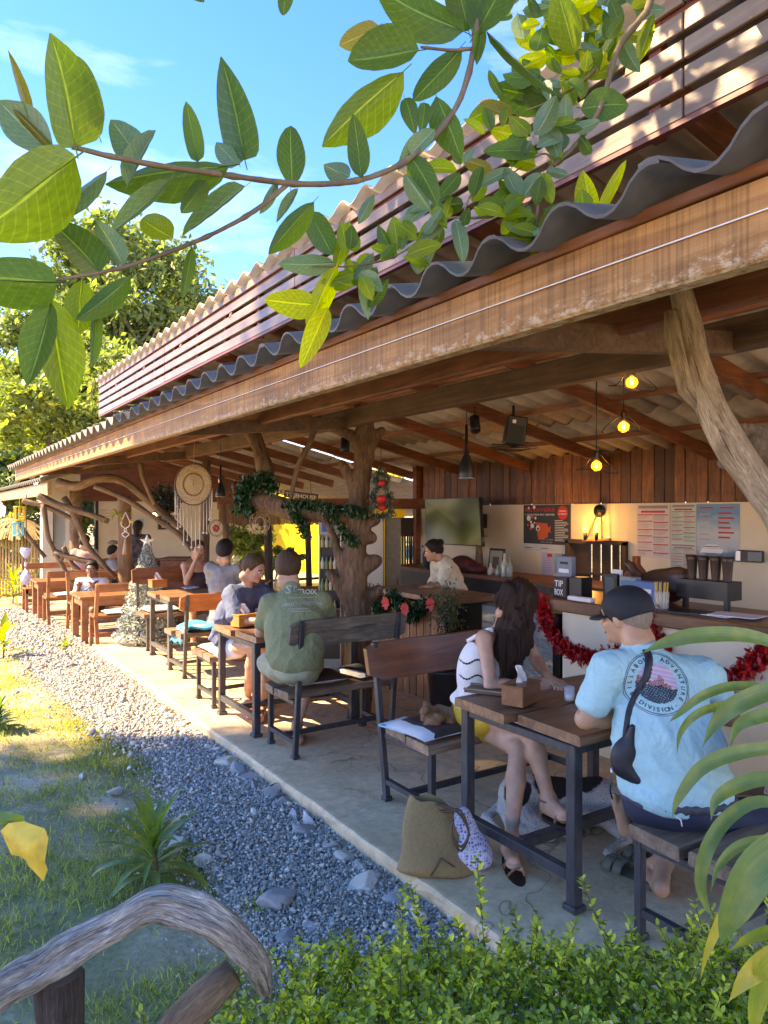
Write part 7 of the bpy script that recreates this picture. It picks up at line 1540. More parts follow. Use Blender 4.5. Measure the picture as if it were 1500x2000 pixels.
# end wall of the rear hall with pillar, mirror and dark timber band
YE = 17.0
hw = thing('hall_end_wall', 'cream end wall of the left hall with a dark timber band', 'wall', (5, YE, -.1))
def wseg(x0, x1, z0, z1, mat, nm, dy=0, t_=.15): mb = MB(); mb.box(((x0 + x1) / 2, YE + dy + t_ / 2, (z0 + z1) / 2), (x1 - x0, t_, z1 - z0)); return mb.build(nm, mat, hw)
wseg(3.5, 7.4, -.1, 1.95, M['plaster'], 'plaster_panel'); wseg(3.0, 7.4, 1.95, 3.0, M['red_wood'], 'timber_band', -.02)
wseg(3.0, 3.12, -.1, 1.95, M['red_wood'], 'door_post'); wseg(3.44, 3.5, -.1, 1.95, M['black'], 'door_post', -.03)
pl = thing('cream_pillar', 'cream pillar with a tall narrow window left of the rough posts', 'pillar', (2.7, 16.4, -.1)); mb = MB()
mb.box((2.37, 16.45, 1.2), (.2, .3, 2.6)); mb.box((2.86, 16.45, 1.2), (.28, .3, 2.6)); mb.box((2.6, 16.45, .35), (.26, .3, .9)); mb.box((2.6, 16.45, 2.2), (.26, .3, .7)); mb.build('masonry', M['plaster_grey'], pl)
mb = MB(); mb.box((2.6, 16.42, 1.33), (.24, .04, 1.05)); mb.build('window_pane', glassmat('window_tint', (.45, .5, .5), .7, .05), pl); mb = MB(); mb.box((2.47, 16.36, 1.33), (.03, .1, 1.08)); mb.build('window_frame', M['black'], pl)
for lab, px, c1, c2 in (('yellow and black poster on the end wall near the white star', (309, 1016, 333, 1034), (.02, .02, .02), (.6, .42, .05)), ('white notice on the end wall by the dark post', (262, 1008, 287, 1034), (.6, .58, .5), (.4, .4, .38))):
 a, b2 = PY(px[0], px[1], YE - .03), PY(px[2], px[3], YE - .03); o = thing('poster', lab, 'poster', tuple(a)); mb = MB(); mb.box(((a.x + b2.x) / 2, YE - .03, (a.z + b2.z) / 2), (b2.x - a.x, .02, a.z - b2.z)); mb.build('sheet', ink('p%d' % px[0], c1), o); mb = MB(); mb.box(((a.x + b2.x) / 2, YE - .045, (a.z + b2.z) / 2), ((b2.x - a.x) * .5, .006, (a.z - b2.z) * .6)); mb.build('picture', ink('q%d' % px[0], c2), o)
o = thing('reed_valance', 'strip of brown reed matting hanging above the yellow wall', 'reed screen', tuple(P(430, 985, 10.4))); N_ = 90
for row in range(1):
 for k in range(N_):
  x = 428 + (640 - 428) * k / N_; mb = MB(); mb.bar(P(x, 984 + random.uniform(-1, 1), 10.4), P(x, 1024 + random.uniform(-2, 2), 10.4), .013, .012, up=(1, 0, 0)); mb.build('reed', wood('reed_brown', (.14, .06, .03), (.36, .2, .1), 'Z', 8, .7, 5, .3, rnd=.4) if 'reed_brown' not in bpy.data.materials else bpy.data.materials['reed_brown'], o)
mb = MB(); mb.bar(P(425, 984, 10.5), P(830, 984, 11.5), .12, .16); tag(mb.build('hall_beam', M['red_wood']), 'dark red beam over the reed matting at the back of the hall', 'beam')
# booths and dim furniture in the hall
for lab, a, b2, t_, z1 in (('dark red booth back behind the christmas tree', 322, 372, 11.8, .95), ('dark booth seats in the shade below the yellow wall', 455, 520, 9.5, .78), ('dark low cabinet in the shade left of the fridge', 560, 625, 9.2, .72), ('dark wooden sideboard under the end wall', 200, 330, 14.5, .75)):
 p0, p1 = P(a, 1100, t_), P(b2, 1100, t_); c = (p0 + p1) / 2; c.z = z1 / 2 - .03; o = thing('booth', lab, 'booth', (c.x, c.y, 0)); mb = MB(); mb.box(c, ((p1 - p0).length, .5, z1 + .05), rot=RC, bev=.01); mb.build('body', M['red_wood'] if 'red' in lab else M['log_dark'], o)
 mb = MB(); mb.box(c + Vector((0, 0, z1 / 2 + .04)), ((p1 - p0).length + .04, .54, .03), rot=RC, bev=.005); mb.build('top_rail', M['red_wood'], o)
o = thing('table_lamp', 'wicker mushroom-shaped lamp on a thin stem in the left hall', 'lamp', tuple(P(221, 1085, 13.5))); c = P(221, 1060, 13.5); mb = MB(); mb.lathe(c, [(.10, -.03), (.11, 0), (.07, .035), (.01, .05)], 20); mb.build('shade', M['slab_end'], o); mb = MB(); mb.tube([c, c - Vector((0, 0, .3))], .01, 6); mb.build('stem', M['black'], o)
mb = MB(); mb.ball(P(301, 1007, 13.0), .05, 12); tag(mb.build('globe_light', glow('warm_globe', (1, .85, .5), 1.5)), 'small lit round globe light above the white star', 'light')
# bamboo hut at the left
hut = thing('bamboo_hut', 'round bamboo-screened hut with a thatched brim at the left', 'bamboo hut', tuple(P(35, 1150, 15.5))); hc = Vector(P(28, 1140, 16.6)); hc.z = 0; straw = wood('bamboo_yellow', (.38, .24, .08), (.68, .5, .24), 'Z', 6, .6, 6, .3, rnd=.25)
thatch = wood('thatch', (.25, .15, .06), (.6, .42, .2), 'Z', 10, .9, 6, .6, rnd=.3)
for k in range(64):
 a = math.pi * (.9 + 1.25 * k / 63); p0 = hc + Vector((1.0 * math.cos(a), 1.0 * math.sin(a), -.14)); mb = MB(); mb.tube([p0, p0 + Vector((0, 0, 1.32))], .026, 6); mb.build('bamboo_pole', straw, hut)
mb = MB()
for k in range(700):
 a = random.uniform(0, 2 * math.pi); r0 = random.uniform(.15, 1.02); z = 1.2 + (1.08 - r0) * .36; d = Vector((math.cos(a), math.sin(a), 0)); q0 = hc + d * r0 + Vector((0, 0, z + .05)); q1 = hc + d * (r0 + .3) + Vector((0, 0, z - .12)); s_ = Vector((-d.y, d.x, 0)) * .02; mb.add([tuple(q0 - s_), tuple(q0 + s_), tuple(q1 + s_), tuple(q1 - s_)], [(0, 1, 2, 3)])
q = mb.build('thatch', thatch, hut); q['kind'] = 'stuff'; mb = MB(); mb.lathe(hc, [(1.1, 1.2), (.5, 1.42), (.02, 1.56)], 24); mb.build('roof_core', thatch, hut)
# neighbouring awning at the far left
na = thing('far_awning', 'lower purple-grey corrugated awning continuing beyond the long fascia', 'awning', (2.2, 15, 2)); me = sheet_mesh(1.2); me.materials.append(M['sheet_low'])
mb = MB(); mb.bar((1.95, 13.2, 2.1), (1.95, 24, 2.1), .06, .22, bev=.006); mb.build('fascia', M['beam'], na)
for i in range(22):
 ob = bpy.data.objects.new('roof_sheet', me); link(ob); ob.parent = na; ob.matrix_parent_inverse = Matrix.Translation(-Vector(na.location)); ob.location = (1.84, 13.4 + i * .52, 2.26); ob.rotation_euler = (0, -math.atan(.3), 0)
ft = thing('far_roof', 'brown corrugated roof end of the next building at the far left', 'roof', (2.6, 18, 2.5)); me = sheet_mesh(1.6); me.materials.append(plain('rusty_sheet', (.36, .2, .12), .8, var=.3))
for i in range(16):
 ob = bpy.data.objects.new('roof_sheet', me); link(ob); ob.parent = ft; ob.matrix_parent_inverse = Matrix.Translation(-Vector(ft.location)); ob.location = (2.5, 16.6 + i * .52, 2.75); ob.rotation_euler = (0, -math.atan(.3), 0)
# ------------------------------------------------------------------ frosted christmas tree, star, garlands
xt = thing('christmas_tree', 'white-frosted artificial christmas tree with a white star on top', 'christmas tree', (2.62, 9.75, 0)); base = Vector((2.62, 9.75, 0)); H = 1.25; n = 17000
u = rng.random(n) ** 1.5; z = .03 + u * H; R0 = .44 * (1 - u) ** .9 * (.78 + .22 * np.abs(np.sin(u * 24))) + .02; a = rng.uniform(0, 6.28, n); rr_ = R0 * (1 - .35 * rng.random(n) ** 2)
T = np.stack([base.x + rr_ * np.cos(a), base.y + rr_ * np.sin(a), z], 1); bv = np.array([(0, -1, 0), (.2, 0, .1), (0, 1, 0), (-.2, 0, .1)], float)
fm, tt_, b = _nodes('frosted_needles'); g1 = tt_.nodes.new('ShaderNodeNewGeometry'); r_ = ramp(tt_, [(.0, (.06, .12, .07)), (.38, (.2, .26, .2)), (.42, (.74, .75, .7)), (1, (.85, .85, .8))]); tt_.links.new(g1.outputs['Random Per Island'], r_.inputs[0]); tt_.links.new(r_.outputs[0], b.inputs['Base Color']); b.inputs['Roughness'].default_value = .8
q = obj('branches', scatter_mesh('branches', bv, np.array([(0, 1, 2, 3)]), rand_rot(n, 1.0) * rng.uniform(.02, .035, n)[:, None, None], T), fm, xt); q['kind'] = 'stuff'
mb = MB(); mb.tube([base, base + Vector((0, 0, H))], [.03, .01], 8); mb.build('trunk', M['drift_brown'], xt)
mb = MB(); star5(mb, base + Vector((0, 0, H + .07)), .10, .03); mb.build('star', plain('white_star', (.8, .76, .62), .5), xt)
o = thing('tinsel_tree', 'tree-shaped tinsel wreath with red pieces hanging right of the trunk post', 'wreath', tuple(P(744, 905, 6.0)))
for pts in ([(744, 918), (732, 935), (740, 945), (726, 970), (734, 975), (724, 1002), (744, 1008), (764, 1002), (754, 976), (762, 970), (750, 946), (757, 935), (744, 918)],): garland('', [P(x, y, 6.0) for x, y in pts], .03, 1900, leafmat('silver_green_tinsel', (.1, .14, .12), trans=.1, var=.8, rough=.3), .014, parent=o, npts=80)
for x, y, s_ in ((746, 944, .035), (745, 975, .045), (746, 992, .035)): mb = MB(); mb.ball(P(x, y, 5.98), s_, 8, sc=(1, 1, .8)); mb.build('red_bauble', bpy.data.materials['poinsettia_red'], o)
mb = MB(); mb.tube([P(744, 918, 6.0), P(744, 850, 6.0)], .003, 4); mb.build('string', M['black'], o)
garland('dark green leafy garland around the top of the hanging root', [P(470, 960, 6.5), P(485, 945, 6.4), P(515, 938, 6.4), P(535, 955, 6.4)], .07, 700, gm, .028, cord=False)
garland('dark green leafy garland trailing at the left end of the hanging root', [P(478, 955, 6.45), P(472, 985, 6.45), P(488, 1000, 6.45)], .06, 450, gm, .028, cord=False)
garland('dark green leafy garland running along the hanging root to the trunk post', [P(560, 985, 6.3), P(590, 985, 6.2), P(620, 988, 6.1), P(650, 995, 6.0), P(690, 998, 5.95), P(715, 1005, 5.95)], .045, 900, gm, .022, cord=False)
garland('dark green leafy garland drooping from the root over the yellow wall', [P(572, 1000, 6.25), P(588, 1020, 6.25), P(596, 1045, 6.25)], .05, 450, gm, .022, cord=False)
garland('dark green leafy garland hanging between root and trunk post', [P(640, 1000, 6.05), P(662, 1025, 6.0), P(680, 1050, 6.0), P(690, 1060, 6.0)], .05, 450, gm, .022, cord=False)
garland('dark tinsel wreath hanging left of the macrame dreamcatcher', [P(312, 965, 10.6), P(330, 975, 10.6), P(322, 1000, 10.6)], .14, 1500, leafmat('black_tinsel', (.03, .04, .035), trans=.1, var=.8, rough=.3), .03, cord=False, name='wreath', cat='wreath')
o = rosette('green and yellow fern tied to the round post with the macrame hanger', 'fern', tuple(P(228, 1005, 11.2)), .02, 22, .34, .028, M['strap_lime'], seed=33, arch=(.3, .9), lift=(-.2, .7), stem=.01)
# ------------------------------------------------------------------ people
def skinm(name, c):
 m, t_, b = _nodes(name); v = coords(t_); n = noise(t_, v, 18, 5); r = ramp(t_, [(.3, tuple(x * .85 for x in c)), (.7, tuple(min(1, x * 1.12) for x in c))]); t_.links.new(n, r.inputs[0]); t_.links.new(r.outputs[0], b.inputs['Base Color'])
 b.inputs['Roughness'].default_value = .5; b.inputs['Subsurface Weight'].default_value = .12; b.inputs['Subsurface Radius'].default_value = (.02, .008, .004); b.inputs['Subsurface Scale'].default_value = .5; bump(t_, b, noise(t_, v, 220, 3), .12, .001); return m
SK1 = skinm('tanned_skin', (.52, .27, .16)); SK2 = skinm('fair_skin', (.58, .30, .19)); SK3 = skinm('brown_skin', (.28, .15, .09))
hairm, _t, _b = _nodes('dark_hair'); _n = noise(_t, coords(_t, (40, 40, 3)), 4, 5, .7); _r = ramp(_t, [(.3, (.006, .004, .003)), (.7, (.03, .018, .012))]); _t.links.new(_n, _r.inputs[0]); _t.links.new(_r.outputs[0], _b.inputs['Base Color']); _b.inputs['Roughness'].default_value = .55; _b.inputs['Specular IOR Level'].default_value = .2; bump(_t, _b, _n, .8, .008)
def hairc(name, a, b_):
 m = hairm.copy(); m.name = name
 for nd in m.node_tree.nodes:
  if nd.type == 'VALTORGB': nd.color_ramp.elements[0].color = (*a, 1); nd.color_ramp.elements[1].color = (*b_, 1)
 return m
HBR = hairc('brown_hair', (.03, .015, .008), (.16, .085, .04)); HBK = hairc('black_hair', (.006, .005, .005), (.03, .022, .018)); HRD = hairc('dark_auburn_hair', (.008, .004, .003), (.05, .02, .011))
def frame(f, up=(0, 0, 1)):
 f = Vector(f).normalized(); r = f.cross(Vector(up)).normalized(); u = r.cross(f); return Matrix((r, f, u)).transposed()
def head_prims(sd, c, F_, s=1.0, neck=None, k=.02):
 c = Vector(c)
 def L(x, y, z): return c + F_ @ Vector((x * s, y * s, z * s))
 def e(x, y, z, a, b, d, k_=k): sd.ell(L(x, y, z), (a * s, b * s, d * s), F_, k=k_)
 e(0, -.012, .032, .075, .093, .084); e(0, .028, -.03, .058, .062, .078, .03); e(0, .05, -.078, .036, .034, .028, .03); e(0, .072, .03, .052, .026, .018, .02)
 sd.cap(L(0, .088, .012), L(0, .108, -.026), .009 * s, .012 * s, k=.012); e(0, .100, -.028, .017, .012, .009, .008)
 e(0, .088, -.056, .024, .012, .006, .006); e(0, .087, -.066, .02, .011, .006, .006); e(0, .086, -.09, .02, .016, .015, .015)
 for q in (-1, 1): e(q * .076, -.004, -.008, .009, .02, .031, .008); e(q * .036, .07, -.028, .022, .018, .02, .02); sd.cap(L(q * .03, -.03, -.05), L(q * .045, -.05, -.10), .03 * s, .035 * s, k=.04)
 return L
def hand_prims(sd, wrist, d, pn, s=1.0, curl=.5, spread=.06, side=1):
 """d: along the hand, pn: palm normal (fingers curl towards it)"""
 w = Vector(wrist); d = Vector(d).normalized(); pn = (Vector(pn) - d * Vector(pn).dot(d)).normalized(); x = d.cross(pn) * side
 M3 = Matrix((x, d, pn)).transposed(); sd.ell(w + d * .045 * s, (.040 * s, .052 * s, .016 * s), M3, k=.02); sd.cap(w - d * .02 * s, w + d * .02 * s, .024 * s, .024 * s, k=.02)
 for i, (ox, L_, r) in enumerate(((-.03, .068, .0085), (-.010, .078, .009), (.010, .072, .0088), (.029, .056, .0078))):
  p = w + d * .085 * s + x * ox * s; dd = (d + x * (ox * spread * 30)).normalized(); a = curl * (.7 + .12 * i)
  for seg, f in enumerate((.45, .3, .25)):
   dd = (Matrix.Rotation(a if seg else a * .6, 3, dd.cross(pn)) @ dd).normalized(); q = p + dd * (L_ * f * s); sd.cap(p, q, r * s, r * s * .92, k=.005); p = q
 p = w + d * .03 * s - x * .034 * s; dd = (d * .7 - x * .75 + pn * .25).normalized()
 for f in (.035, .028): q = p + dd * f * s; sd.cap(p, q, .0115 * s, .010 * s, k=.008); p = q; dd = (dd + d * .4 + pn * .3).normalized()
def foot_prims(sd, ankle, heel, toe, s=1.0):
 a, h, t_ = Vector(ankle), Vector(heel), Vector(toe); d = (t_ - h).normalized(); sd.cap(a, h + Vector((0, 0, .02)), .036 * s, .032 * s, k=.03); m_ = h.lerp(t_, .62); sd.cap(a, m_ + Vector((0, 0, .015)), .036 * s, .028 * s, k=.03); sd.cap(h, m_, .028 * s, .034 * s, k=.02)
 up = Vector((0, 0, 1)); x = d.cross(up).normalized() if abs(d.z) < .9 else Vector((1, 0, 0))
 for i, (o_, L_, r) in enumerate(((-.026, .058, .0135), (-.008, .052, .0098), (.007, .046, .0092), (.02, .038, .0088), (.032, .030, .0085))): p = m_ + x * o_ * s; sd.cap(p, p + d * L_ * s, r * s * 1.15, r * s, k=.008)
def arm(sd, S_, E, W, s=1.0, infl=0.0, upto=1.0):
 S_, E, W = Vector(S_), Vector(E), Vector(W); e = S_.lerp(E, upto) if upto < 1 else E
 sd.cap(S_, e, .050 * s + infl, (.050 + (.036 - .050) * upto) * s + infl, k=.03)
 if upto >= 1: m_ = E.lerp(W, .3); sd.cap(E, m_, .037 * s, .039 * s, k=.02); sd.cap(m_, W, .039 * s, .025 * s, k=.02)
def leg_(sd, H_, K, A, s=1.0):
 H_, K, A = Vector(H_), Vector(K), Vector(A); sd.cap(H_, K, .085 * s, .056 * s, k=.04); b = (H_ - K).normalized() + (A - K).normalized()
 sd.cap(K, K.lerp(A, .35) - (b.normalized() * -.008 if b.length > .01 else Vector()), .052 * s, .055 * s, k=.02); sd.cap(K.lerp(A, .35), A, .055 * s, .033 * s, k=.02)
def torso(sd, hip, chest, neck, sl, sr, s=1.0, infl=0.0, wid=1.0, pelvis=True):
 hip, chest, neck, sl, sr = map(Vector, (hip, chest, neck, sl, sr)); x = (sr - sl).normalized(); up = (neck - hip).normalized(); f = up.cross(x).normalized(); M3 = Matrix((x, f, up)).transposed()
 if pelvis: sd.ell(hip, ((.155 * wid) * s + infl, .115 * s + infl, .12 * s + infl), M3, k=.06)
 sd.ell(hip.lerp(chest, .5), (.135 * wid * s + infl, .10 * s + infl, .16 * s + infl), M3, k=.07); sd.ell(chest, (.155 * wid * s + infl, .11 * s + infl, .16 * s + infl), M3, k=.07)
 for q in (sl, sr): sd.cap(chest.lerp(neck, .6), q, .07 * s + infl, .052 * s + infl, k=.05)
 return M3
def face_bits(par_, L, s, mouth=(.35, .12, .10), closed=False):
 for q in (-1, 1):
  mb = MB(); mb.ball(L(q * .031, .0865, .006), .0105 * s, 8); mb.build('eye', plain('eye_white', (.6, .57, .52), .25, bmp=0) if 'eye_white' not in bpy.data.materials else bpy.data.materials['eye_white'], par_)
  mb = MB(); mb.ball(L(q * .031, .0945, .0045), .005 * s, 6); mb.build('pupil', HBK, par_)
  mb = MB(); mb.tube([L(q * .014, .097, .026), L(q * .032, .098, .031), L(q * .052, .082, .025)], .0042 * s, 5); mb.build('eyebrow', HBK, par_)
 mb = MB(); mb.tube([L(-.024, .092, -.060), L(0, .101, -.061), L(.024, .092, -.060)], .0045 * s, 6); mb.build('lips', plain('lip', (.38, .12, .09), .4, bmp=0) if 'lip' not in bpy.data.materials else bpy.data.materials['lip'], par_)
def person(label, base, grp=None): return thing('person', label, 'person', tuple(base), grp)
def hair_cap(L, F_, s, mat, par_, h=.008, long=None, name='hair', lift=.012, fringe=True, seed=0, nape=-.05, noisef=None):
 sd = Sdf(); sd.ell(L(0, -.018, .042), ((.078 + lift) * s, (.092 + lift) * s, (.082 + lift) * s), F_, k=.02); sd.ell(L(0, -.05, -.0), ((.07 + lift) * s, (.06 + lift) * s, .075 * s), F_, k=.03)
 c = L(0, .062, .055); sd.cut(L(0, .045, .03), F_ @ Vector((0, 1, -.45))); sd.cut(L(0, 0, nape), F_ @ Vector((0, .35, -1)))
 me = sd.mesh(name, h, noisef or (lambda X, Y, Z: .0022 * np.sin(140 * X + 5 * np.sin(30 * Z + seed)) * np.sin(150 * Y + 4 * np.sin(25 * X)))); obj(name, me, mat, par_)
Rv = Vector((FY, -FX, 0)); Fv = Vector((FX, FY, 0)); Uz = Vector((0, 0, 1))
# ---- man in the light blue T-shirt, back to the camera, leaning on the near table
o = person('man in a light blue T-shirt and dark cap leaning on the near table', P(1325, 1620, 2.95))
hip, chest, neck = P(1325, 1555, 2.96), P(1290, 1385, 3.03), P(1250, 1265, 3.10); sl_, sr_ = P(1192, 1308, 3.06), P(1372, 1322, 3.08); head = P(1222, 1204, 3.16)
FH = frame(-Rv * .62 + Fv * .72 - Uz * .15); s = 1.04
sd = Sdf(); torso(sd, hip, chest, neck, sl_, sr_, s); sd.cap(neck - Uz * .02, head - FH @ Vector((0, .03, .05)), .062, .058, k=.03); L = head_prims(sd, head, FH, s)
el, wl2 = P(1143, 1404, 3.05), P(1255, 1398, 3.32); arm(sd, sl_, el, wl2, 1.08); hand_prims(sd, wl2, Rv * .8 + Fv * .5, -Uz, 1.0, .35, side=1)
er, wr_ = P(1425, 1400, 3.25), P(1330, 1390, 3.5); arm(sd, sr_, er, wr_, 1.08); hand_prims(sd, wr_, -Rv * .9 + Fv * .2, -Uz, 1.0, .35, side=-1)
aL = G(1296, 1722, .0) + Uz * .09; kL = P(1330, 1500, 3.5); leg_(sd, P(1285, 1580, 3.0), kL, aL, 1.0); foot_prims(sd, aL, G(1292, 1740, .03) + Uz * .0, G(1238, 1676, .02), 1.05)
aR = P(1247, 1548, 3.28); leg_(sd, P(1375, 1585, 3.0), P(1590, 1600, 3.15), aR, 1.0); foot_prims(sd, aR, P(1222, 1622, 3.14), P(1205, 1545, 3.12), .95)
obj('body', sd.mesh('body', .0072), SK1, o); face_bits(o, L, s)
sd = Sdf(); torso(sd, hip + Uz * .04, chest, neck, sl_, sr_, s, .02, 1.06, pelvis=False); sd.cap(neck - Uz * .01, neck + Uz * .015, .075, .068, k=.03); arm(sd, sl_, el, wl2, 1.15, .022, .62); arm(sd, sr_, er, wr_, 1.15, .02, .6)
sd.ell(hip.lerp(chest, .45), (.215, .15, .2), frame(Fv), k=.1); sd.ell(hip + Uz * .03, (.215, .15, .11), frame(Fv), k=.08); sd.cut(hip - Uz * .055, Vector((0.08, 0, -1))); sd.cut(neck + Uz * .03, Uz + Fv * -.1)
teal = plain('light_blue_jersey', (.32, .58, .60), .85, var=.05, scale=60, wr=.55)
_cr = creases(.010, .6, 1.1, 1.0, 17)
def mfold(X, Y, Z): return _cr(X, Y, Z) + .0055 * np.sin(26 * Z + 9 * (X - 2.6) + 3 * np.sin(12 * (X + Y))) * np.sin(10 * (X - Y) + 2 * np.sin(9 * Z)) + .003 * np.sin(60 * (X * .6 + Z) + 4 * np.sin(15 * Y)) * np.clip((.85 - Z) * 2, 0, 1)
shme = sd.mesh('t_shirt', .0085, mfold); shirt = obj('t_shirt', shme, teal, o)
sd = Sdf(); sd.ell(hip - Uz * .03, (.225, .15, .11), frame(Fv), k=.05); sd.cap(P(1285, 1590, 3.0), P(1312, 1560, 3.32), .105, .095); sd.cap(P(1375, 1600, 2.96), P(1545, 1612, 3.05), .11, .085)
obj('shorts', sd.mesh('shorts', .010, folds(.006, (35, 25, 30), 1)), plain('navy_shorts_cloth', (.018, .022, .045), .8, scale=50), o)
sd = Sdf(); sd.ell(hip + Uz * .005 - Fv * .002, (.232, .162, .05), frame(Fv), k=.05); sd.cut(hip + Uz * .02, Uz); sd.cut(hip - Uz * .035, -Uz); obj('waistband', sd.mesh('waistband', .009, lambda X, Y, Z: .004 * np.sin(160 * (X * .838 - Y * .546))), plain('charcoal_waistband', (.06, .06, .07), .8), o)
mb = MB(); mb.tube([P(1318, 1592, 2.82), P(1330, 1602, 2.80), P(1332, 1614, 2.80)], .003, 5); mb.build('drawstring', M['white'], o)
cap_m = plain('black_cap_cloth', (.010, .011, .016), .75, scale=90, bmp=.35)
sd = Sdf(); sd.ell(L(0, -.014, .045), (.09 * s, .108 * s, .085 * s), FH, k=.02); sd.ell(L(0, -.03, .01), (.084 * s, .09 * s, .08 * s), FH, k=.02); sd.cut(L(0, -.02, -.012), FH @ Vector((0, -.25, -1))); cp = obj('cap', sd.mesh('cap', .006), cap_m, o)
mb = MB(); vs = []; n = 11
for i in range(n):
 a = -1.25 + 2.5 * i / (n - 1)
 for k, rr_ in enumerate((.0, .035, .07)): vs.append(tuple(L(math.sin(a) * (.078 + rr_ * .15), .075 * math.cos(a) + .02 + rr_ * math.cos(a) ** .7 if math.cos(a) > 0 else .02, .022 - .012 * abs(math.sin(a)) - rr_ * .18)))
mb.add(vs, [(i * 3 + k, (i + 1) * 3 + k, (i + 1) * 3 + k + 1, i * 3 + k + 1) for i in range(n - 1) for k in range(2)], 0, None, True); q = mb.build('cap_brim', cap_m, o); q.modifiers.new('s', 'SOLIDIFY').thickness = .005
hair_cap(L, FH, s, hairc('grey_stubble', (.2, .15, .11), (.36, .27, .2)), o, .007, lift=-.001, nape=-.03)
# emblem printed on the back, laid on the shirt surface
def decal(parent, target_me, flat, origin, U, Vv, N, mats, name, off=.0025):
 """flat: MB in u,v plane (x,y) -> wrapped on the target"""
 bvh = BVHTree.FromPolygons([v.co for v in target_me.vertices], [tuple(p.vertices) for p in target_me.polygons]); me = flat.mesh(name)
 for v in me.vertices:
  st = origin + U * v.co.x + Vv * v.co.y; hit = bvh.ray_cast(st + N * .3, -N, .8); v.co = (hit[0] if hit[0] is not None else st) + N * (off + v.co.z)
 return obj(name, me, mats, parent)
navy = ink('navy', (.015, .025, .05)); EO = P(1302, 1334, 2.85); EU = (Rv * .97 - Uz * .22).normalized(); EN = (-Fv + Uz * .25).normalized(); EV = EN.cross(EU) * -1; EV = EU.cross(EN) * -1
if EV.z < 0: EV = -EV
def ringm(mb, r0, r1, n=72, z=0):
 mb.add([(r * math.cos(2 * math.pi * i / n), r * math.sin(2 * math.pi * i / n), z) for r in (r0, r1) for i in range(n)], [(i, (i + 1) % n, n + (i + 1) % n, n + i) for i in range(n)])
fl = MB(); RB = .128; ringm(fl, RB * .985, RB); ringm(fl, RB * .93, RB * .95); decal(o, shme, fl, EO, EU, EV, EN, navy, 'emblem_ring')
fl = MB()
def arc_text(fl, tx, r, a0, a1, h, flip=False):
 n = len(tx)
 for i, ch in enumerate(tx):
  if ch == ' ': continue
  a = a0 + (a1 - a0) * (i + .5) / n; v, f = text_geo(ch, True)
  if not len(v): continue
  v = v.copy(); v[:, 0] -= (v[:, 0].max() + v[:, 0].min()) / 2; v[:, :2] *= h / .72; v[:, 1] -= h / 2
  er_, et = np.array([math.cos(a), math.sin(a)]), np.array([math.sin(a), -math.cos(a)])
  if flip: er_, et = -er_, -et
  c = r * np.array([math.cos(a), math.sin(a)]); p2 = c + v[:, :1] * et + v[:, 1:2] * er_; fl.add(np.column_stack([p2, np.zeros(len(p2))]), f)
arc_text(fl, 'BILLABONG ADVENTURE', RB * .80, math.radians(222), math.radians(-32), .017); arc_text(fl, 'DIVISION', RB * .80, math.radians(235), math.radians(305), .017, True)
for a in (228, 313): fl.add([(RB * .8 * math.cos(math.radians(a)) + .003 * math.cos(k), RB * .8 * math.sin(math.radians(a)) + .003 * math.sin(k), 0) for k in range(6)], [tuple(range(6))])
decal(o, shme, fl, EO, EU, EV, EN, navy, 'emblem_lettering')['kind'] = 'stuff'
def disc_grid(fl, R_, keep, z=0, n=40):
 g_ = np.linspace(-R_, R_, n + 1); idx = {}; vs = []
 def vi(i, j):
  if (i, j) not in idx: idx[(i, j)] = len(vs); vs.append((g_[i], g_[j], z))
  return idx[(i, j)]
 fs = [];
 for i in range(n):
  for j in range(n):
   x, y = (g_[i] + g_[i + 1]) / 2, (g_[j] + g_[j + 1]) / 2
   if x * x + y * y < R_ * R_ and keep(x / R_, y / R_): fs.append((vi(i, j), vi(i + 1, j), vi(i + 1, j + 1), vi(i, j + 1)))
 if fs: fl.add(vs, fs)
R5 = RB * .62; mnt = lambda x: .12 + .22 * math.sin(x * 5 + 1) + .10 * math.sin(x * 13) + .06 * math.sin(x * 31)
fl = MB(); disc_grid(fl, R5, lambda x, y: y > mnt(x)); decal(o, shme, fl, EO, EU, EV, EN, ink('lilac', (.42, .33, .5)), 'emblem_sky', .0022)
fl = MB(); disc_grid(fl, R5, lambda x, y: y > mnt(x) and int((y + 1) * 14) % 3 == 0, .0006); decal(o, shme, fl, EO, EU, EV, EN, ink('pale_pink', (.65, .45, .45)), 'emblem_stripes', .0025)
fl = MB(); disc_grid(fl, R5, lambda x, y: -.12 + .05 * math.sin(x * 9) < y <= mnt(x)); decal(o, shme, fl, EO, EU, EV, EN, stone_mat('pink_rock_print', [(0, (.5, .22, .22)), (1, (.5, .22, .22))]), 'emblem_mountains', .0025)
fl = MB(); disc_grid(fl, R5, lambda x, y: -.12 + .05 * math.sin(x * 9) < y <= mnt(x) and math.sin(x * 23 + y * 17) * math.sin(x * 41 - y * 29) > .25, .0006); disc_grid(fl, R5, lambda x, y: y <= -.12 + .05 * math.sin(x * 9)); decal(o, shme, fl, EO, EU, EV, EN, navy, 'emblem_forest', .0028)
fl = MB(); disc_grid(fl, R5, lambda x, y: y <= -.14 and math.sin(x * 31 + y * 13) * math.sin(x * 17 - y * 37) > .3, .0012); decal(o, shme, fl, EO, EU, EV, EN, ink('teal_grey', (.10, .22, .22)), 'emblem_trees', .003)
tme = [c for c in o.children if c.name.startswith('body')][0].data; fl = MB(); v, f = text_geo('FLY', False); fl.add(np.column_stack([(v[:, 0] - .5) * .022, (v[:, 1]) * .026, v[:, 2] * 0]), f); decal(o, tme, fl, P(1122, 1392, 2.95), (Rv * .95 - Uz * .3).normalized(), Uz, -Fv, ink('tattoo', (.12, .09, .08)), 'tattoo_lettering', .0012)['kind'] = 'stuff'
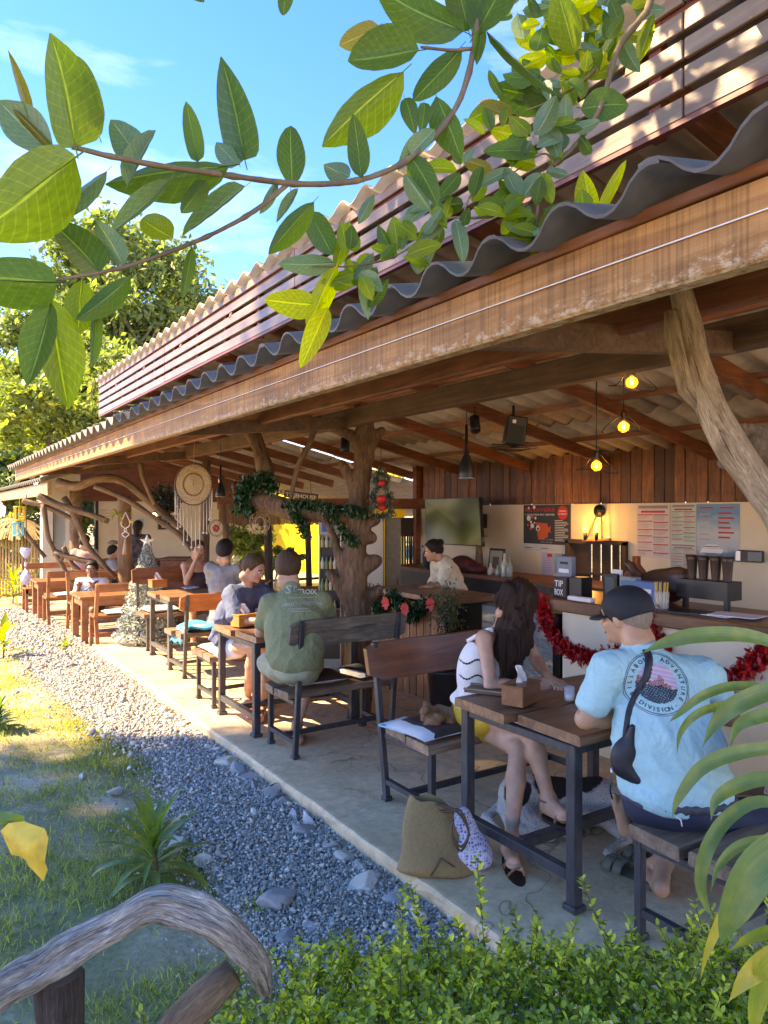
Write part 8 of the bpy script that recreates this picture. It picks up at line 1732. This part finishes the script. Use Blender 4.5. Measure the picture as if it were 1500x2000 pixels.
# sling bag carried on his back
o = thing('sling_bag', 'small black sling bag on a strap over the light blue T-shirt', 'bag', tuple(P(1228, 1470, 2.86)))
sd = Sdf(); sd.ell(P(1222, 1480, 2.92), (.06, .04, .075), frame(Fv), k=.03); sd.cap(P(1215, 1500, 2.92), P(1245, 1520, 2.9), .03, .03, k=.03); sd.cap(P(1235, 1420, 2.9), P(1225, 1460, 2.92), .012, .03, k=.03); obj('pouch', sd.mesh('pouch', .007), plain('black_nylon', (.012, .013, .02), .55, scale=60), o)
strap = [(1262, 1268), (1268, 1290), (1262, 1325), (1245, 1355), (1232, 1385), (1226, 1420), (1222, 1455)]
bv_ = BVHTree.FromPolygons([v.co for v in shme.vertices], [tuple(p.vertices) for p in shme.polygons]); fl = MB(); pts = []
for x, y in [tuple(q) for q in spline(strap, 26)]:
 d = (P(x, y, 2.0) - Vector((0, 0, CAMZ))).normalized(); hit = bv_.ray_cast(Vector((0, 0, CAMZ)), d, 6); pts.append((hit[0] - d * .007) if hit[0] is not None else P(x, y, 2.9))
vs = []
for i, p_ in enumerate(pts):
 dd = (pts[min(i + 1, 25)] - pts[max(i - 1, 0)]).normalized(); x = dd.cross(-Fv).normalized() * .016; vs += [tuple(p_ - x), tuple(p_ + x)]
fl.add(vs, [(2 * i, 2 * i + 1, 2 * i + 3, 2 * i + 2) for i in range(25)], 0, None, True); q = fl.build('strap', bpy.data.materials['black_nylon'], o); q.modifiers.new('s', 'SOLIDIFY').thickness = .004
mb = MB(); mb.tube([P(1195, 1498, 2.9), P(1194, 1520, 2.9)], .005, 6); mb.build('clip', M['chrome'], o); mb = MB(); mb.tube([P(1194, 1520, 2.9), P(1192, 1545, 2.92), P(1196, 1560, 2.95)], .004, 5); mb.build('cord', M['black'], o)
# ---- woman in the white top
o = person('woman with long dark hair in a white crochet top and yellow shorts with crossed legs', P(930, 1430, 4.2)); s = .94
hip, chest, neck = P(926, 1392, 4.24), P(938, 1290, 4.17), P(980, 1222, 4.14); sr_, sl_ = P(946, 1248, 4.02), P(1022, 1240, 4.28); head = P(1012, 1178, 4.10)
FH = frame(Rv * .75 - Fv * .18 - Uz * .5)
sd = Sdf(); torso(sd, hip, chest, neck, sl_, sr_, s * .92, wid=.92); sd.cap(neck - Uz * .02, head - FH @ Vector((0, .03, .05)), .048, .048, k=.03); L = head_prims(sd, head, FH, s)
er, wr_ = P(958, 1340, 3.86), P(1048, 1337, 3.90); arm(sd, sr_, er, wr_, .88); hand_prims(sd, wr_, Rv + Fv * .15 - Uz * .02, -Uz * .3 + Fv * .9, .92, .75, side=1)
el, wl2 = P(1048, 1290, 4.25), P(1072, 1325, 3.98); arm(sd, sl_, el, wl2, .86); hand_prims(sd, wl2, Rv * .3 - Fv * .9 - Uz * .1, -Uz, .9, .7, side=-1)
kn1 = P(1013, 1462, 3.84); an1 = P(998, 1638, 3.66); leg_(sd, P(930, 1408, 4.28), kn1, an1, .92); foot_prims(sd, an1, G(990, 1662, .04), G(1010, 1702, .035), .9)
kn2 = P(1036, 1424, 3.84); an2 = P(1072, 1562, 3.72); leg_(sd, P(930, 1400, 4.12), kn2, an2, .92); h2 = P(1066, 1580, 3.72); foot_prims(sd, an2, h2, P(1122, 1606, 3.50), .9)
obj('body', sd.mesh('body', .0072), SK2, o); face_bits(o, L, s)
sd = Sdf(); torso(sd, hip + Uz * .1, chest, neck, sl_, sr_, s * .92, .012, .95, pelvis=False)
sd.p = [q for q in sd.p if q[0] == 'e']; sd.ell(hip + Uz * .08, (.165, .135, .06), frame(Rv), k=.05); sd.cut(chest + Uz * .10, Uz + Rv * .35); sd.cut(hip + Uz * .055, -Uz)
croc, _t, _b = _nodes('white_crochet'); _w = _t.nodes.new('ShaderNodeTexWave'); _w.inputs['Scale'].default_value = 60; _w.inputs['Distortion'].default_value = 14; _t.links.new(coords(_t, (1, 1, 2)), _w.inputs['Vector']); _r = ramp(_t, [(.2, (.7, .69, .67)), (.6, (.82, .81, .79))]); _t.links.new(_w.outputs['Fac'], _r.inputs[0]); _t.links.new(_r.outputs[0], _b.inputs['Base Color']); bump(_t, _b, _w.outputs['Fac'], .3, .003); _b.inputs['Roughness'].default_value = .9
tme = sd.mesh('top', .007, lambda X, Y, Z: .006 * np.sin(55 * (X + Y * .3) + 20 * Y) * np.clip((.72 - Z) * 12, 0, 1)); obj('top', tme, croc, o)
for a, b2 in ((chest + Uz * .08 + Rv * .04 - Fv * .09, sr_ + Uz * .035 + Rv * .03), (chest + Uz * .08 + Rv * .06 + Fv * .08, sl_ + Uz * .035)):
 mb = MB(); mb.tube(spline([a, a.lerp(b2, .5) + Uz * .02 - Fv * .01, b2 + Uz * .02, chest + Uz * .12 - Rv * .08 - Fv * .05], 14), .012, 7, squash=.5); mb.build('shoulder_strap', croc, o)
bv_ = BVHTree.FromPolygons([v.co for v in tme.vertices], [tuple(p.vertices) for p in tme.polygons]); mb = MB()
for y0_ in (1288, 1318):
 for k in range(26):
  x = 898 + k * 2.7; y = y0_ + 6 * math.sin(k * .35) + k * .5; d = (P(x, y, 2.0) - Vector((0, 0, CAMZ))).normalized(); hit = bv_.ray_cast(Vector((0, 0, CAMZ)), d, 6)
  if hit[0] is not None: mb.ball(hit[0], .007 if k % 2 else .005, 5)
mb.build('dark_stitches', M['black'], o)['kind'] = 'stuff'
sd = Sdf(); sd.ell(hip, (.168, .135, .11), frame(Rv), k=.05); sd.cap(P(930, 1408, 4.28), P(930, 1408, 4.28).lerp(kn1, .28), .10, .088); sd.cap(P(930, 1400, 4.12), P(930, 1400, 4.12).lerp(kn2, .25), .098, .088); obj('shorts', sd.mesh('shorts', .009, folds(.005, (35, 30, 30), 3)), plain('mustard_cloth', (.62, .36, .03), .8, scale=40), o)
hn = lambda X, Y, Z:   .004 * np.sin(170 * X + 3 * np.sin(12 * Z)) + .004 * np.sin(160 * Y + 4 * np.sin(10 * Z + 1)) + .004 * np.sin(40 * (X - Y) + 6 * np.sin(9 * Z))
sd = Sdf(); sd.ell(L(0, -.015, .045), (.096, .108, .096), FH, k=.03); sd.ell(L(0, -.03, -.01), (.103, .1, .105), FH, k=.03)
for q in [((1000, 1190, 4.1), (985, 1262, 4.04), .07, .06), ((985, 1262, 4.04), (990, 1320, 4.0), .06, .03), ((1010, 1200, 4.02), (1006, 1270, 3.99), .05, .05), ((1006, 1270, 3.99), (1002, 1332, 3.97), .045, .018), ((1030, 1195, 4.05), (1030, 1255, 4.02), .04, .03), ((1030, 1255, 4.02), (1018, 1300, 4.0), .03, .012), ((990, 1220, 4.1), (968, 1250, 4.12), .05, .03), ((1000, 1270, 4.02), (985, 1335, 4.0), .04, .014)]: sd.cap(P(*q[0]), P(*q[1]), q[2], q[3], k=.03)
obj('hair', sd.mesh('hair', .008, hn), HRD, o)
mb = MB()
for k in range(26): a = random.uniform(-1, 1); x = 1000 + 26 * a; mb.tube(spline([P(x, 1230, 3.96), P(x - 4 + 8 * random.random(), 1280, 3.93), P(x - 8 * a + random.uniform(-8, 8), 1320 + random.uniform(-10, 20), 3.95)], 8), .0025, 4, cap=False)
mb.build('loose_strands', HRD, o)['kind'] = 'stuff'
sand = plain('tan_leather_strap', (.24, .11, .06), .6);
def sandal_on(par_, an, heel, toe, s=1):
 an, heel, toe = Vector(an), Vector(heel), Vector(toe); d = (toe - heel).normalized(); x = d.cross(Uz).normalized(); up = x.cross(d)
 mb = MB(); n = 18; ring_ = []
 for i in range(n): a = 2 * math.pi * i / n; ring_.append((math.cos(a), math.sin(a)))
 c = heel.lerp(toe, .5) + d * .018 - up * .038; Lh = (toe - heel).length / 2 + .055
 vs = [tuple(c + d * (u * Lh) + x * (v * (.043 + .006 * u)) + up * z) for z in (-.012, .006) for u, v in ring_]; mb.add(vs, [(i, (i + 1) % n, n + (i + 1) % n, n + i) for i in range(n)] + [tuple(range(n, 2 * n)), tuple(range(n))[::-1]]); mb.build('sandal_sole', M['black'], par_)
 for f, rx, rz in ((.95, .040, .036), (.55, .042, .052)):
  q = heel.lerp(toe, f); mb = MB(); mb.tube([q + x * (rx * math.cos(a)) + up * (rz * math.sin(a) - .028) + d * .01 * math.sin(a * 2) for a in np.linspace(0, math.pi, 12)], .0085, 6, squash=.5); mb.build('sandal_strap', sand, par_)
 mb = MB(); mb.tube([an + (x * math.cos(a) + d * math.sin(a)) * .043 + Uz * .0 for a in np.linspace(0, 2 * math.pi, 16)], .010, 6, squash=.6); mb.build('ankle_strap', sand, par_)
sandal_on(o, an1 - Uz * .03, G(990, 1662, .04), G(1010, 1702, .035)); sandal_on(o, an2, h2, P(1122, 1606, 3.50))
bodyme = [c for c in o.children if c.name.startswith('body')][0].data; fl = MB()
for k in range(5): fl.add([(x_ * .01 + .004 * k - .01, -.008 * k + y_ * .002 + .01, 0) for x_, y_ in ((-1, 0), (1, .3), (1, 1.3), (-1, 1))], [(0, 1, 2, 3)])
decal(o, bodyme, fl, P(958, 1230, 3.95), Rv, Uz, -Fv, ink('tattoo', (.12, .09, .08)), 'tattoo_mark', .0012)['kind'] = 'stuff'
# ---- man in the green T-shirt
o = person('man in a faded green T-shirt and khaki shorts seated at the middle table', P(575, 1330, 5.1)); s = 1.0
hip, chest, neck = P(578, 1300, 5.08), P(578, 1212, 5.18), P(568, 1150, 5.25); sl_, sr_ = P(528, 1180, 5.2), P(628, 1176, 5.24); head = P(563, 1112, 5.32); FH = frame(Fv * .95 - Rv * .12 - Uz * .3)
sd = Sdf(); torso(sd, hip, chest, neck, sl_, sr_, s); sd.cap(neck - Uz * .02, head - FH @ Vector((0, .03, .05)), .058, .055, k=.03); L = head_prims(sd, head, FH, s)
el, wl2 = P(508, 1234, 5.3), P(560, 1240, 5.55); arm(sd, sl_, el, wl2, 1.02); hand_prims(sd, wl2, Rv * .8 + Fv * .4, -Uz, .95, .5); er, wr_ = P(652, 1236, 5.45), P(600, 1236, 5.65); arm(sd, sr_, er, wr_, 1.02); hand_prims(sd, wr_, -Rv, -Uz, .95, .5, side=-1)
aL = G(512, 1398, .0) + Uz * .08; leg_(sd, P(552, 1305, 5.15), P(525, 1290, 5.62), aL, .95); foot_prims(sd, aL, G(508, 1406, .03), G(502, 1380, .02), .95)
aR = G(580, 1440, 0) + Uz * .09; leg_(sd, P(604, 1305, 5.15), P(615, 1290, 5.6), aR, .95); foot_prims(sd, aR, G(584, 1448, .03), G(572, 1418, .02), .95)
obj('body', sd.mesh('body', .010), SK2, o); face_bits(o, L, s)
sd = Sdf(); torso(sd, hip + Uz * .05, chest, neck, sl_, sr_, s, .016, 1.08, pelvis=False); sd.ell(hip.lerp(chest, .7), (.20, .14, .2), frame(Fv), k=.12); sd.ell(hip + Uz * .05, (.172, .14, .12), frame(Fv), k=.12); arm(sd, sl_, el, wl2, 1.1, .02, .66); arm(sd, sr_, er, wr_, 1.1, .02, .66); sd.cap(neck - Uz * .01, neck + Uz * .01, .07, .066, k=.03); sd.cut(hip - Uz * .06, -Uz)
green = plain('faded_green_jersey', (.20, .22, .11), .85, var=.1, scale=50, wr=.6); gme = sd.mesh('t_shirt', .010, creases(.010, .6, 1.15, 4.0, 15)); obj('t_shirt', gme, green, o)
sd = Sdf(); sd.ell(hip - Uz * .03, (.16, .13, .10), frame(Fv), k=.05); sd.cap(P(552, 1308, 5.15), P(525, 1296, 5.45), .095, .09); sd.cap(P(598, 1308, 5.15), P(610, 1296, 5.45), .095, .09); obj('shorts', sd.mesh('shorts', .011, folds(.007, (30, 28, 26), 5)), plain('khaki_cloth', (.30, .30, .19), .85, scale=30), o)
hair_cap(L, FH, s, hairc('mid_brown_hair', (.035, .018, .01), (.14, .075, .04)), o, .009, lift=.018, nape=-.045, noisef=lambda X, Y, Z: .0032 * np.sin(150 * X + 5 * np.sin(40 * Z)) * np.sin(140 * Y + 50 * Z))
def shirt_text(tx, x, y, h, wd, mat=None, bow=0):
 fl = MB(); v, f = text_geo(tx, True); xx = (v[:, 0] - v[:, 0].min()) / (v[:, 0].max() - v[:, 0].min()) - .5; fl.add(np.column_stack([xx * wd, v[:, 1] * h / .72 - bow * (xx * 2) ** 2, v[:, 2] * 0]), f); return decal(o, gme, fl, P(x, y, 5.0), Rv, Uz, -Fv, mat or ink('pale_grey_print', (.36, .38, .33)), 'shirt_lettering', .003)
shirt_text('S', 557, 1164, .058, .042); shirt_text('T. CROIX', 592, 1160, .034, .19); shirt_text('HARLEY-DAVIDSON', 586, 1184, .022, .26, bow=.014)
fl = MB()
for k, (w_, yy) in enumerate(((.2, 0), (.18, -.07), (.14, -.085))): fl.add([(a * w_, yy + b2 * .004, 0) for a, b2 in ((-.5, 0), (-.25, 0), (0, 0), (.25, 0), (.5, 0), (.5, 1), (.25, 1), (0, 1), (-.25, 1), (-.5, 1))], [(0, 1, 8, 9), (1, 2, 7, 8), (2, 3, 6, 7), (3, 4, 5, 6)])
decal(o, gme, fl, P(586, 1172, 5.0), Rv, Uz, -Fv, ink('pale_grey_print', (.36, .38, .33)), 'shirt_print_lines', .003)['kind'] = 'stuff'
# ---- woman in the navy T-shirt
o = person('young woman in a loose navy T-shirt and white shorts looking down at the middle table', P(440, 1270, 6.3)); s = .95
hip, chest, neck = P(445, 1262, 6.35), P(462, 1196, 6.28), P(482, 1142, 6.25); sr_, sl_ = P(455, 1162, 6.15), P(512, 1160, 6.42); head = P(496, 1110, 6.2); FH = frame(Rv * .72 - Fv * .35 - Uz * .38)
sd = Sdf(); torso(sd, hip, chest, neck, sl_, sr_, s * .95); sd.cap(neck - Uz * .02, head - FH @ Vector((0, .03, .05)), .047, .047, k=.03); L = head_prims(sd, head, FH, s)
er, wr_ = P(462, 1214, 6.0), P(512, 1212, 5.92); arm(sd, sr_, er, wr_, .88); hand_prims(sd, wr_, Rv, -Uz, .88, .5); el, wl2 = P(540, 1205, 6.25), P(530, 1216, 6.0); arm(sd, sl_, el, wl2, .86); hand_prims(sd, wl2, -Fv, -Uz, .88, .5, side=-1)
kn = P(497, 1262, 5.98); an = G(482, 1388, .0) + Uz * .1; leg_(sd, P(450, 1262, 6.25), kn, an, .95); foot_prims(sd, an, G(484, 1392, .03), G(472, 1368, .02) if False else G(490, 1402, .02), .85)
kn = P(520, 1258, 6.2); an2_ = G(520, 1365, 0) + Uz * .08; leg_(sd, P(462, 1262, 6.4), kn, an2_, .95); foot_prims(sd, an2_, G(520, 1370, .03), G(528, 1382, .02), .85)
obj('body', sd.mesh('body', .010), SK2, o); face_bits(o, L, s)
sd = Sdf(); torso(sd, hip + Uz * .06, chest, neck, sl_, sr_, s, .028, 1.15, pelvis=False); arm(sd, sr_, er, wr_, 1.0, .035, .75); arm(sd, sl_, el, wl2, 1.0, .032, .75); sd.ell(hip + Uz * .08, (.19, .15, .08), frame(Rv), k=.06); sd.cut(hip + Uz * .02, -Uz)
obj('t_shirt', sd.mesh('t_shirt', .010, creases(.016, .6, 1.2, 2.0, 18)), plain('navy_jersey', (.09, .11, .18), .85, var=.1, scale=40, wr=.7), o)
sd = Sdf(); sd.ell(hip - Uz * .01, (.18, .15, .10), frame(Rv), k=.05); sd.cap(P(448, 1264, 6.27), P(462, 1263, 6.2), .105, .10); obj('shorts', sd.mesh('shorts', .011, folds(.005)), M['white'], o)
hair_cap(L, FH, s, HBR, o, .009, lift=.012, nape=-.03); sd = Sdf(); sd.ell(L(0, -.12, -.02), (.045, .05, .05), FH, k=.03); sd.cap(L(0, -.11, -.05), L(0, -.10, -.13), .022, .008, k=.03); obj('hair_bun', sd.mesh('hair_bun', .008, lambda X, Y, Z: .005 * np.sin(120 * X) * np.sin(110 * Z + 40 * Y)), HBR, o)
pk = plain('pink_foam', (.75, .42, .40), .7); q0, q1 = G(487, 1396, .0), G(480, 1372, .0); mb = MB(); mb.box((q0 + q1) / 2 + Uz * .012, (.095, .25, .024), rot=Matrix.Rotation(.5, 3, 'Z'), bev=.01); sp1 = mb.build('slipper_sole', pk, o); mb = MB(); mb.tube([(q0 + q1) / 2 + Rv * (.045 * math.cos(a)) + Uz * (.02 + .05 * math.sin(a)) for a in np.linspace(0, math.pi, 9)], .022, 6, squash=.4); mb.build('slipper_strap', pk, o)
# ---- simpler, farther people
def seated(label, x, yh, t_, fdir, shirt_, skin, hair_, s=.95, sz=.5, arms='down', h=.014, lean=.0, longhair=False, hat=None, trousers=None, base_z=0, scale_h=1.0, sleeves=.55, hair_nape=-.04, legs=True):
 f = Vector(fdir).normalized(); r = f.cross(Uz); head = P(x, yh, t_); hipz = base_z + sz; neck = head - Uz * .16 - f * .02; hip = Vector((head.x, head.y, min(hipz, head.z - .55))) - f * (.06 + lean); chest = hip.lerp(neck, .62) - f * .01
 sl_, sr_ = neck - r * .17 * s - Uz * .04, neck + r * .17 * s - Uz * .04; o = person(label, (hip.x, hip.y, base_z)); FH = frame(f - Uz * .05); sd = Sdf(); torso(sd, hip, chest, neck, sl_, sr_, s * .95); sd.cap(neck - Uz * .02, head - FH @ Vector((0, .03, .05)), .05, .05, k=.03); L = head_prims(sd, head, FH, s)
 for q, sh in ((-1, sl_), (1, sr_)):
  if arms == 'drink' and q == 1: e_, w_ = sh - Uz * .20 + f * .14, head - Uz * .05 + f * .17 + r * .03
  elif arms == 'behind': e_, w_ = sh - Uz * .25 - f * .06 + r * q * .05, sh - Uz * .42 - f * .10 - r * q * .12
  else: e_, w_ = sh - Uz * .24 + f * .12 + r * q * .04, Vector((hip.x, hip.y, base_z + max(sz + .28, .5))) + f * .34 + r * q * .1
  arm(sd, sh, e_, w_, s * .9); hand_prims(sd, w_, (w_ - e_), f if arms == 'drink' else -Uz, s * .95, .6, side=q)
  if q == 1: hand = w_; er_ = e_
  else: el_ = e_
 if legs:
  for q in (-1, 1): k_ = hip + f * .42 + r * q * .12 + Uz * -.02; a_ = Vector((k_.x, k_.y, base_z + .09)) + f * .03; leg_(sd, hip + r * q * .09, k_, a_, .9); foot_prims(sd, a_, a_ - Uz * .06, a_ - Uz * .06 + f * .16, .9)
 obj('body', sd.mesh('body', h), skin, o); face_bits(o, L, s)
 sd = Sdf(); torso(sd, hip, chest, neck, sl_, sr_, s * .95, .02, 1.05, pelvis=True)
 if sleeves: arm(sd, sl_, el_, el_, s, .02, sleeves); arm(sd, sr_, er_, er_, s, .02, sleeves)
 else: sd.p = [q for q in sd.p if q[0] == 'e']; sd.cut(chest + Uz * .08, Uz)
 sd.cut(hip - Uz * .04, -Uz); obj('shirt', sd.mesh('shirt', h, creases(.012, .5, 1.1, x, 18)), shirt_, o)
 sd = Sdf(); sd.ell(hip - Uz * .04, (.17, .14, .1), frame(f), k=.05)
 if legs:
  for q in (-1, 1): sd.cap(hip + r * q * .09, hip + f * .36 + r * q * .12 - Uz * .02, .10, .085)
 obj('shorts', sd.mesh('shorts', h), trousers or plain('dark_trousers', (.05, .05, .06), .8) if 'dark_trousers' not in bpy.data.materials else (trousers or bpy.data.materials['dark_trousers']), o)
 hair_cap(L, FH, s, hair_, o, .012, lift=.014, nape=hair_nape)
 if longhair: sd = Sdf(); sd.cap(L(0, -.07, .0), L(0, -.09, -.26), .06, .04); obj('hair_length', sd.mesh('hair_length', .012, hn), hair_, o)
 return o, L, hand, f, r
o, L, hand, f, r = seated('man in a white shirt with a cross-body bag at the sunlit timber table', 179, 1112, 11.0, -Fv * .9 + Rv * .1, plain('white_shirt', (.72, .70, .68), .85), SK3, HBK, 1.0, .42, base_z=-.085, h=.015)
mb = MB(); mb.tube([L(-.11, .07, -.16), L(0, .13, -.25), L(.1, .14, -.36)], .016, 6, squash=.5); mb.build('bag_strap', M['black'], o); mb = MB(); mb.box(L(.09, .17, -.38), (.2, .08, .14), bev=.02); mb.build('waist_bag', M['black'], o)
o, L, hand, f, r = seated('woman with a dark headband drinking from a glass at the sunlit table', 387, 1074, 9.35, -Fv * .8 + Rv * .35, plain('dark_top', (.05, .03, .045), .8), SK1, HBR, .97, .52, 'drink', sleeves=0, h=.012, longhair=True, hair_nape=-.03)
mb = MB(); mb.tube([L(math.sin(a) * .083, math.cos(a) * .10, .06) for a in np.linspace(0, 2 * math.pi, 20)], .014, 6, squash=.6); mb.build('headband', M['black'], o)
gp = hand + Uz * .05 + f * .0 - r * .03; t_ = thing('glass', 'glass held to her mouth by the drinking woman', 'glass', tuple(gp)); mb = MB(); mb.lathe(gp - Uz * .05, [(.026, 0), (.034, .11), (.031, .11), (.024, .005)], 12, axis=(-f.x * .5, -f.y * .5, 1)); mb.build('tumbler', glassmat('held_glass', (.8, .85, .85), .4), t_)
seated('man in a grey T-shirt seen from behind across from the drinking woman', 441, 1076, 7.95, Fv * .75 + Rv * .2, plain('grey_jersey', (.24, .23, .22), .85), SK1, HBK, 1.0, .52, h=.012)
seated('person in a pink shirt seen from behind among the driftwood limbs', 166, 1058, 13.2, Fv, plain('pink_shirt', (.5, .3, .27), .85), SK1, HBK, 1.0, .5, h=.02, base_z=-.085)
seated('person in a grey shirt bent low beside the round post', 222, 1078, 13.4, Fv * .3 + Rv * .9, plain('pale_grey_shirt', (.38, .38, .36), .85), SK1, HBK, .95, .45, h=.02, base_z=-.085, lean=.15)
seated('standing person with dark hair and a floral dark top near the end wall', 270, 1030, 13.6, Fv, plain('dark_floral', (.06, .05, .05), .85, var=.9, scale=14), SK3, HBK, 1.0, .95, 'behind', h=.02, base_z=-.085, longhair=True)
# staff woman leaning over the bar
o = person('staff woman with a black hair bun in a cream blouse leaning over the plank bar', P(880, 1160, 7.7)); s = .95
hip, chest, neck = P(892, 1165, 7.75), P(872, 1118, 7.6), P(857, 1092, 7.5); sr_, sl_ = P(872, 1104, 7.35), P(856, 1106, 7.72); head = P(846, 1076, 7.4); FH = frame(-Rv * .85 + Fv * .0 - Uz * .25)
sd = Sdf(); torso(sd, hip, chest, neck, sl_, sr_, s * .92); sd.cap(neck - Uz * .02, head - FH @ Vector((0, .03, .05)), .047, .047, k=.03); L = head_prims(sd, head, FH, s * .92); e_, w_ = P(862, 1140, 7.3), P(840, 1146, 7.2); arm(sd, sr_, e_, w_, .85); hand_prims(sd, w_, -Rv, -Uz, .85, .5); e2, w2 = P(846, 1140, 7.8), P(828, 1148, 7.6); arm(sd, sl_, e2, w2, .85); hand_prims(sd, w2, -Rv, -Uz, .85, .5, side=-1)
for q in (-1, 1): leg_(sd, hip + Fv * q * .09, Vector((hip.x, hip.y, .48)) + Fv * q * .1, Vector((hip.x, hip.y, .09)) + Fv * q * .1, .9); a_ = Vector((hip.x, hip.y, .09)) + Fv * q * .1; foot_prims(sd, a_, a_ - Uz * .06, a_ - Uz * .06 - Rv * .16, .9)
obj('body', sd.mesh('body', .012), SK1, o); face_bits(o, L, s); sd = Sdf(); torso(sd, hip, chest, neck, sl_, sr_, s, .02, 1.0); arm(sd, sr_, e_, w_, .95, .022, .99); arm(sd, sl_, e2, w2, .95, .022, .99); obj('blouse', sd.mesh('blouse', .011, folds(.007, (40, 35, 30), 9)), plain('cream_blouse', (.68, .60, .45), .85), o)
sd = Sdf()
for q in (-1, 1): sd.cap(hip + Fv * q * .08, Vector((hip.x, hip.y, .2)) + Fv * q * .09, .1, .07)
obj('trousers', sd.mesh('trousers', .014), M['black'], o); hair_cap(L, FH, s * .95, HBK, o, .010, lift=.012, nape=-.03); sd = Sdf(); sd.ell(L(0, -.10, .07), (.04, .045, .04), FH); obj('hair_bun', sd.mesh('hair_bun', .01), HBK, o)
# ------------------------------------------------------------------ dog lying under the near table
o = thing('dog', 'black and white spotted dog lying on the concrete under the near table', 'dog', tuple(G(1060, 1625, 0)))
D0 = G(1000, 1612, 0.0); D1 = G(1180, 1628, 0.0); ax_ = (D1 - D0).normalized(); sid = Vector((-ax_.y, ax_.x, 0));
def DL(u, v, z): return D0 + ax_ * u + sid * v + Uz * z
LD = (D1 - D0).length
sd = Sdf(); Md = Matrix((ax_, sid, Uz)).transposed()
sd.ell(DL(.08, .1, .13), (.16, .13, .13), Md, k=.06); sd.ell(DL(.28, .12, .12), (.2, .12, .115), Md, k=.07); sd.ell(DL(.46, .1, .13), (.14, .12, .13), Md, k=.06)
sd.cap(DL(.52, .08, .14), DL(.64, .02, .13), .085, .075, k=.04); sd.ell(DL(.70, .0, .115), (.085, .068, .065), Md, k=.03); sd.cap(DL(.74, -.01, .105), DL(.84, -.03, .07), .045, .028, k=.02)
for q in (-1, 1): sd.ell(DL(.68, .0 + q * .055, .15), (.03, .012, .045), Md, k=.015)
sd.cap(DL(.04, .0, .12), DL(.13, -.10, .05), .075, .045, k=.03); sd.cap(DL(.13, -.10, .05), DL(.28, -.12, .035), .03, .022, k=.02); sd.ell(DL(.31, -.125, .03), (.04, .025, .022), Md, k=.01)
sd.cap(DL(-.02, .02, .08), DL(.0, -.1, .035), .06, .03, k=.03); sd.cap(DL(.0, -.1, .035), DL(.16, -.17, .03), .026, .022, k=.02); sd.ell(DL(.19, -.175, .026), (.038, .024, .02), Md, k=.01)
sd.cap(DL(.50, .0, .07), DL(.58, -.14, .04), .045, .028, k=.03); sd.cap(DL(.58, -.14, .04), DL(.50, -.24, .025), .025, .02, k=.02); sd.ell(DL(.485, -.265, .022), (.03, .038, .02), Md, k=.01)
sd.cap(DL(.56, .02, .07), DL(.76, -.10, .035), .045, .026, k=.03); sd.ell(DL(.80, -.12, .026), (.042, .026, .022), Md, k=.01)
sd.cap(DL(-.05, .12, .07), DL(-.14, .0, .03), .03, .022, k=.02); sd.cap(DL(-.14, .0, .03), DL(-.06, -.12, .02), .024, .012, k=.02)
fur, _t, _b = _nodes('spotted_fur'); _sp = _t.nodes.new('ShaderNodeVectorMath'); _v = coords(_t); _n = noise(_t, _v, 140, 4, .7); patches = [(DL(.02, -.02, .2), .085), (DL(.22, .05, .25), .11), (DL(.40, .10, .24), .09), (DL(.70, .0, .15), .14), (DL(.82, -.03, .08), .03)]
prev = None
for c, rr_ in patches:
 d_ = _t.nodes.new('ShaderNodeVectorMath'); d_.operation = 'DISTANCE'; _t.links.new(_v, d_.inputs[0]); d_.inputs[1].default_value = tuple(c); mr = _t.nodes.new('ShaderNodeMath'); mr.operation = 'DIVIDE'; mr.inputs[1].default_value = rr_; _t.links.new(d_.outputs['Value'], mr.inputs[0])
 if prev is None: prev = mr.outputs[0]
 else: q = _t.nodes.new('ShaderNodeMath'); q.operation = 'MINIMUM'; _t.links.new(prev, q.inputs[0]); _t.links.new(mr.outputs[0], q.inputs[1]); prev = q.outputs[0]
q = _t.nodes.new('ShaderNodeMath'); q.operation = 'MULTIPLY_ADD'; _t.links.new(noise(_t, _v, 22, 5), q.inputs[0]); q.inputs[1].default_value = .5; _t.links.new(prev, q.inputs[2]); _r = ramp(_t, [(1.0 if False else .98, (.012, .011, .011)), (1.0, (.012, .011, .011))])
mr = _t.nodes.new('ShaderNodeMapRange'); mr.inputs['From Min'].default_value = 1.2; mr.inputs['From Max'].default_value = 1.3; _t.links.new(q.outputs[0], mr.inputs[0]); _r2 = ramp(_t, [(.35, (.16, .15, .14)), (.48, (.55, .52, .47))]); _t.links.new(_n, _r2.inputs[0]); _t.links.new(mixc(_t, mr.outputs[0], (.012, .011, .011), _r2.outputs[0]), _b.inputs['Base Color']); _b.inputs['Roughness'].default_value = .9; bump(_t, _b, _n, .8, .01)
obj('body', sd.mesh('body', .008, lambda X, Y, Z: .0025 * np.sin(130 * X + 60 * Z) * np.sin(120 * Y - 70 * Z)), fur, o)
for q in (-1, 1): mb = MB(); mb.ball(DL(.765, -.01 + q * .03, .14), .008, 6); mb.build('eye', M['black'], o)
mb = MB(); mb.ball(DL(.862, -.035, .075), .013, 8); mb.build('nose', M['black'], o)
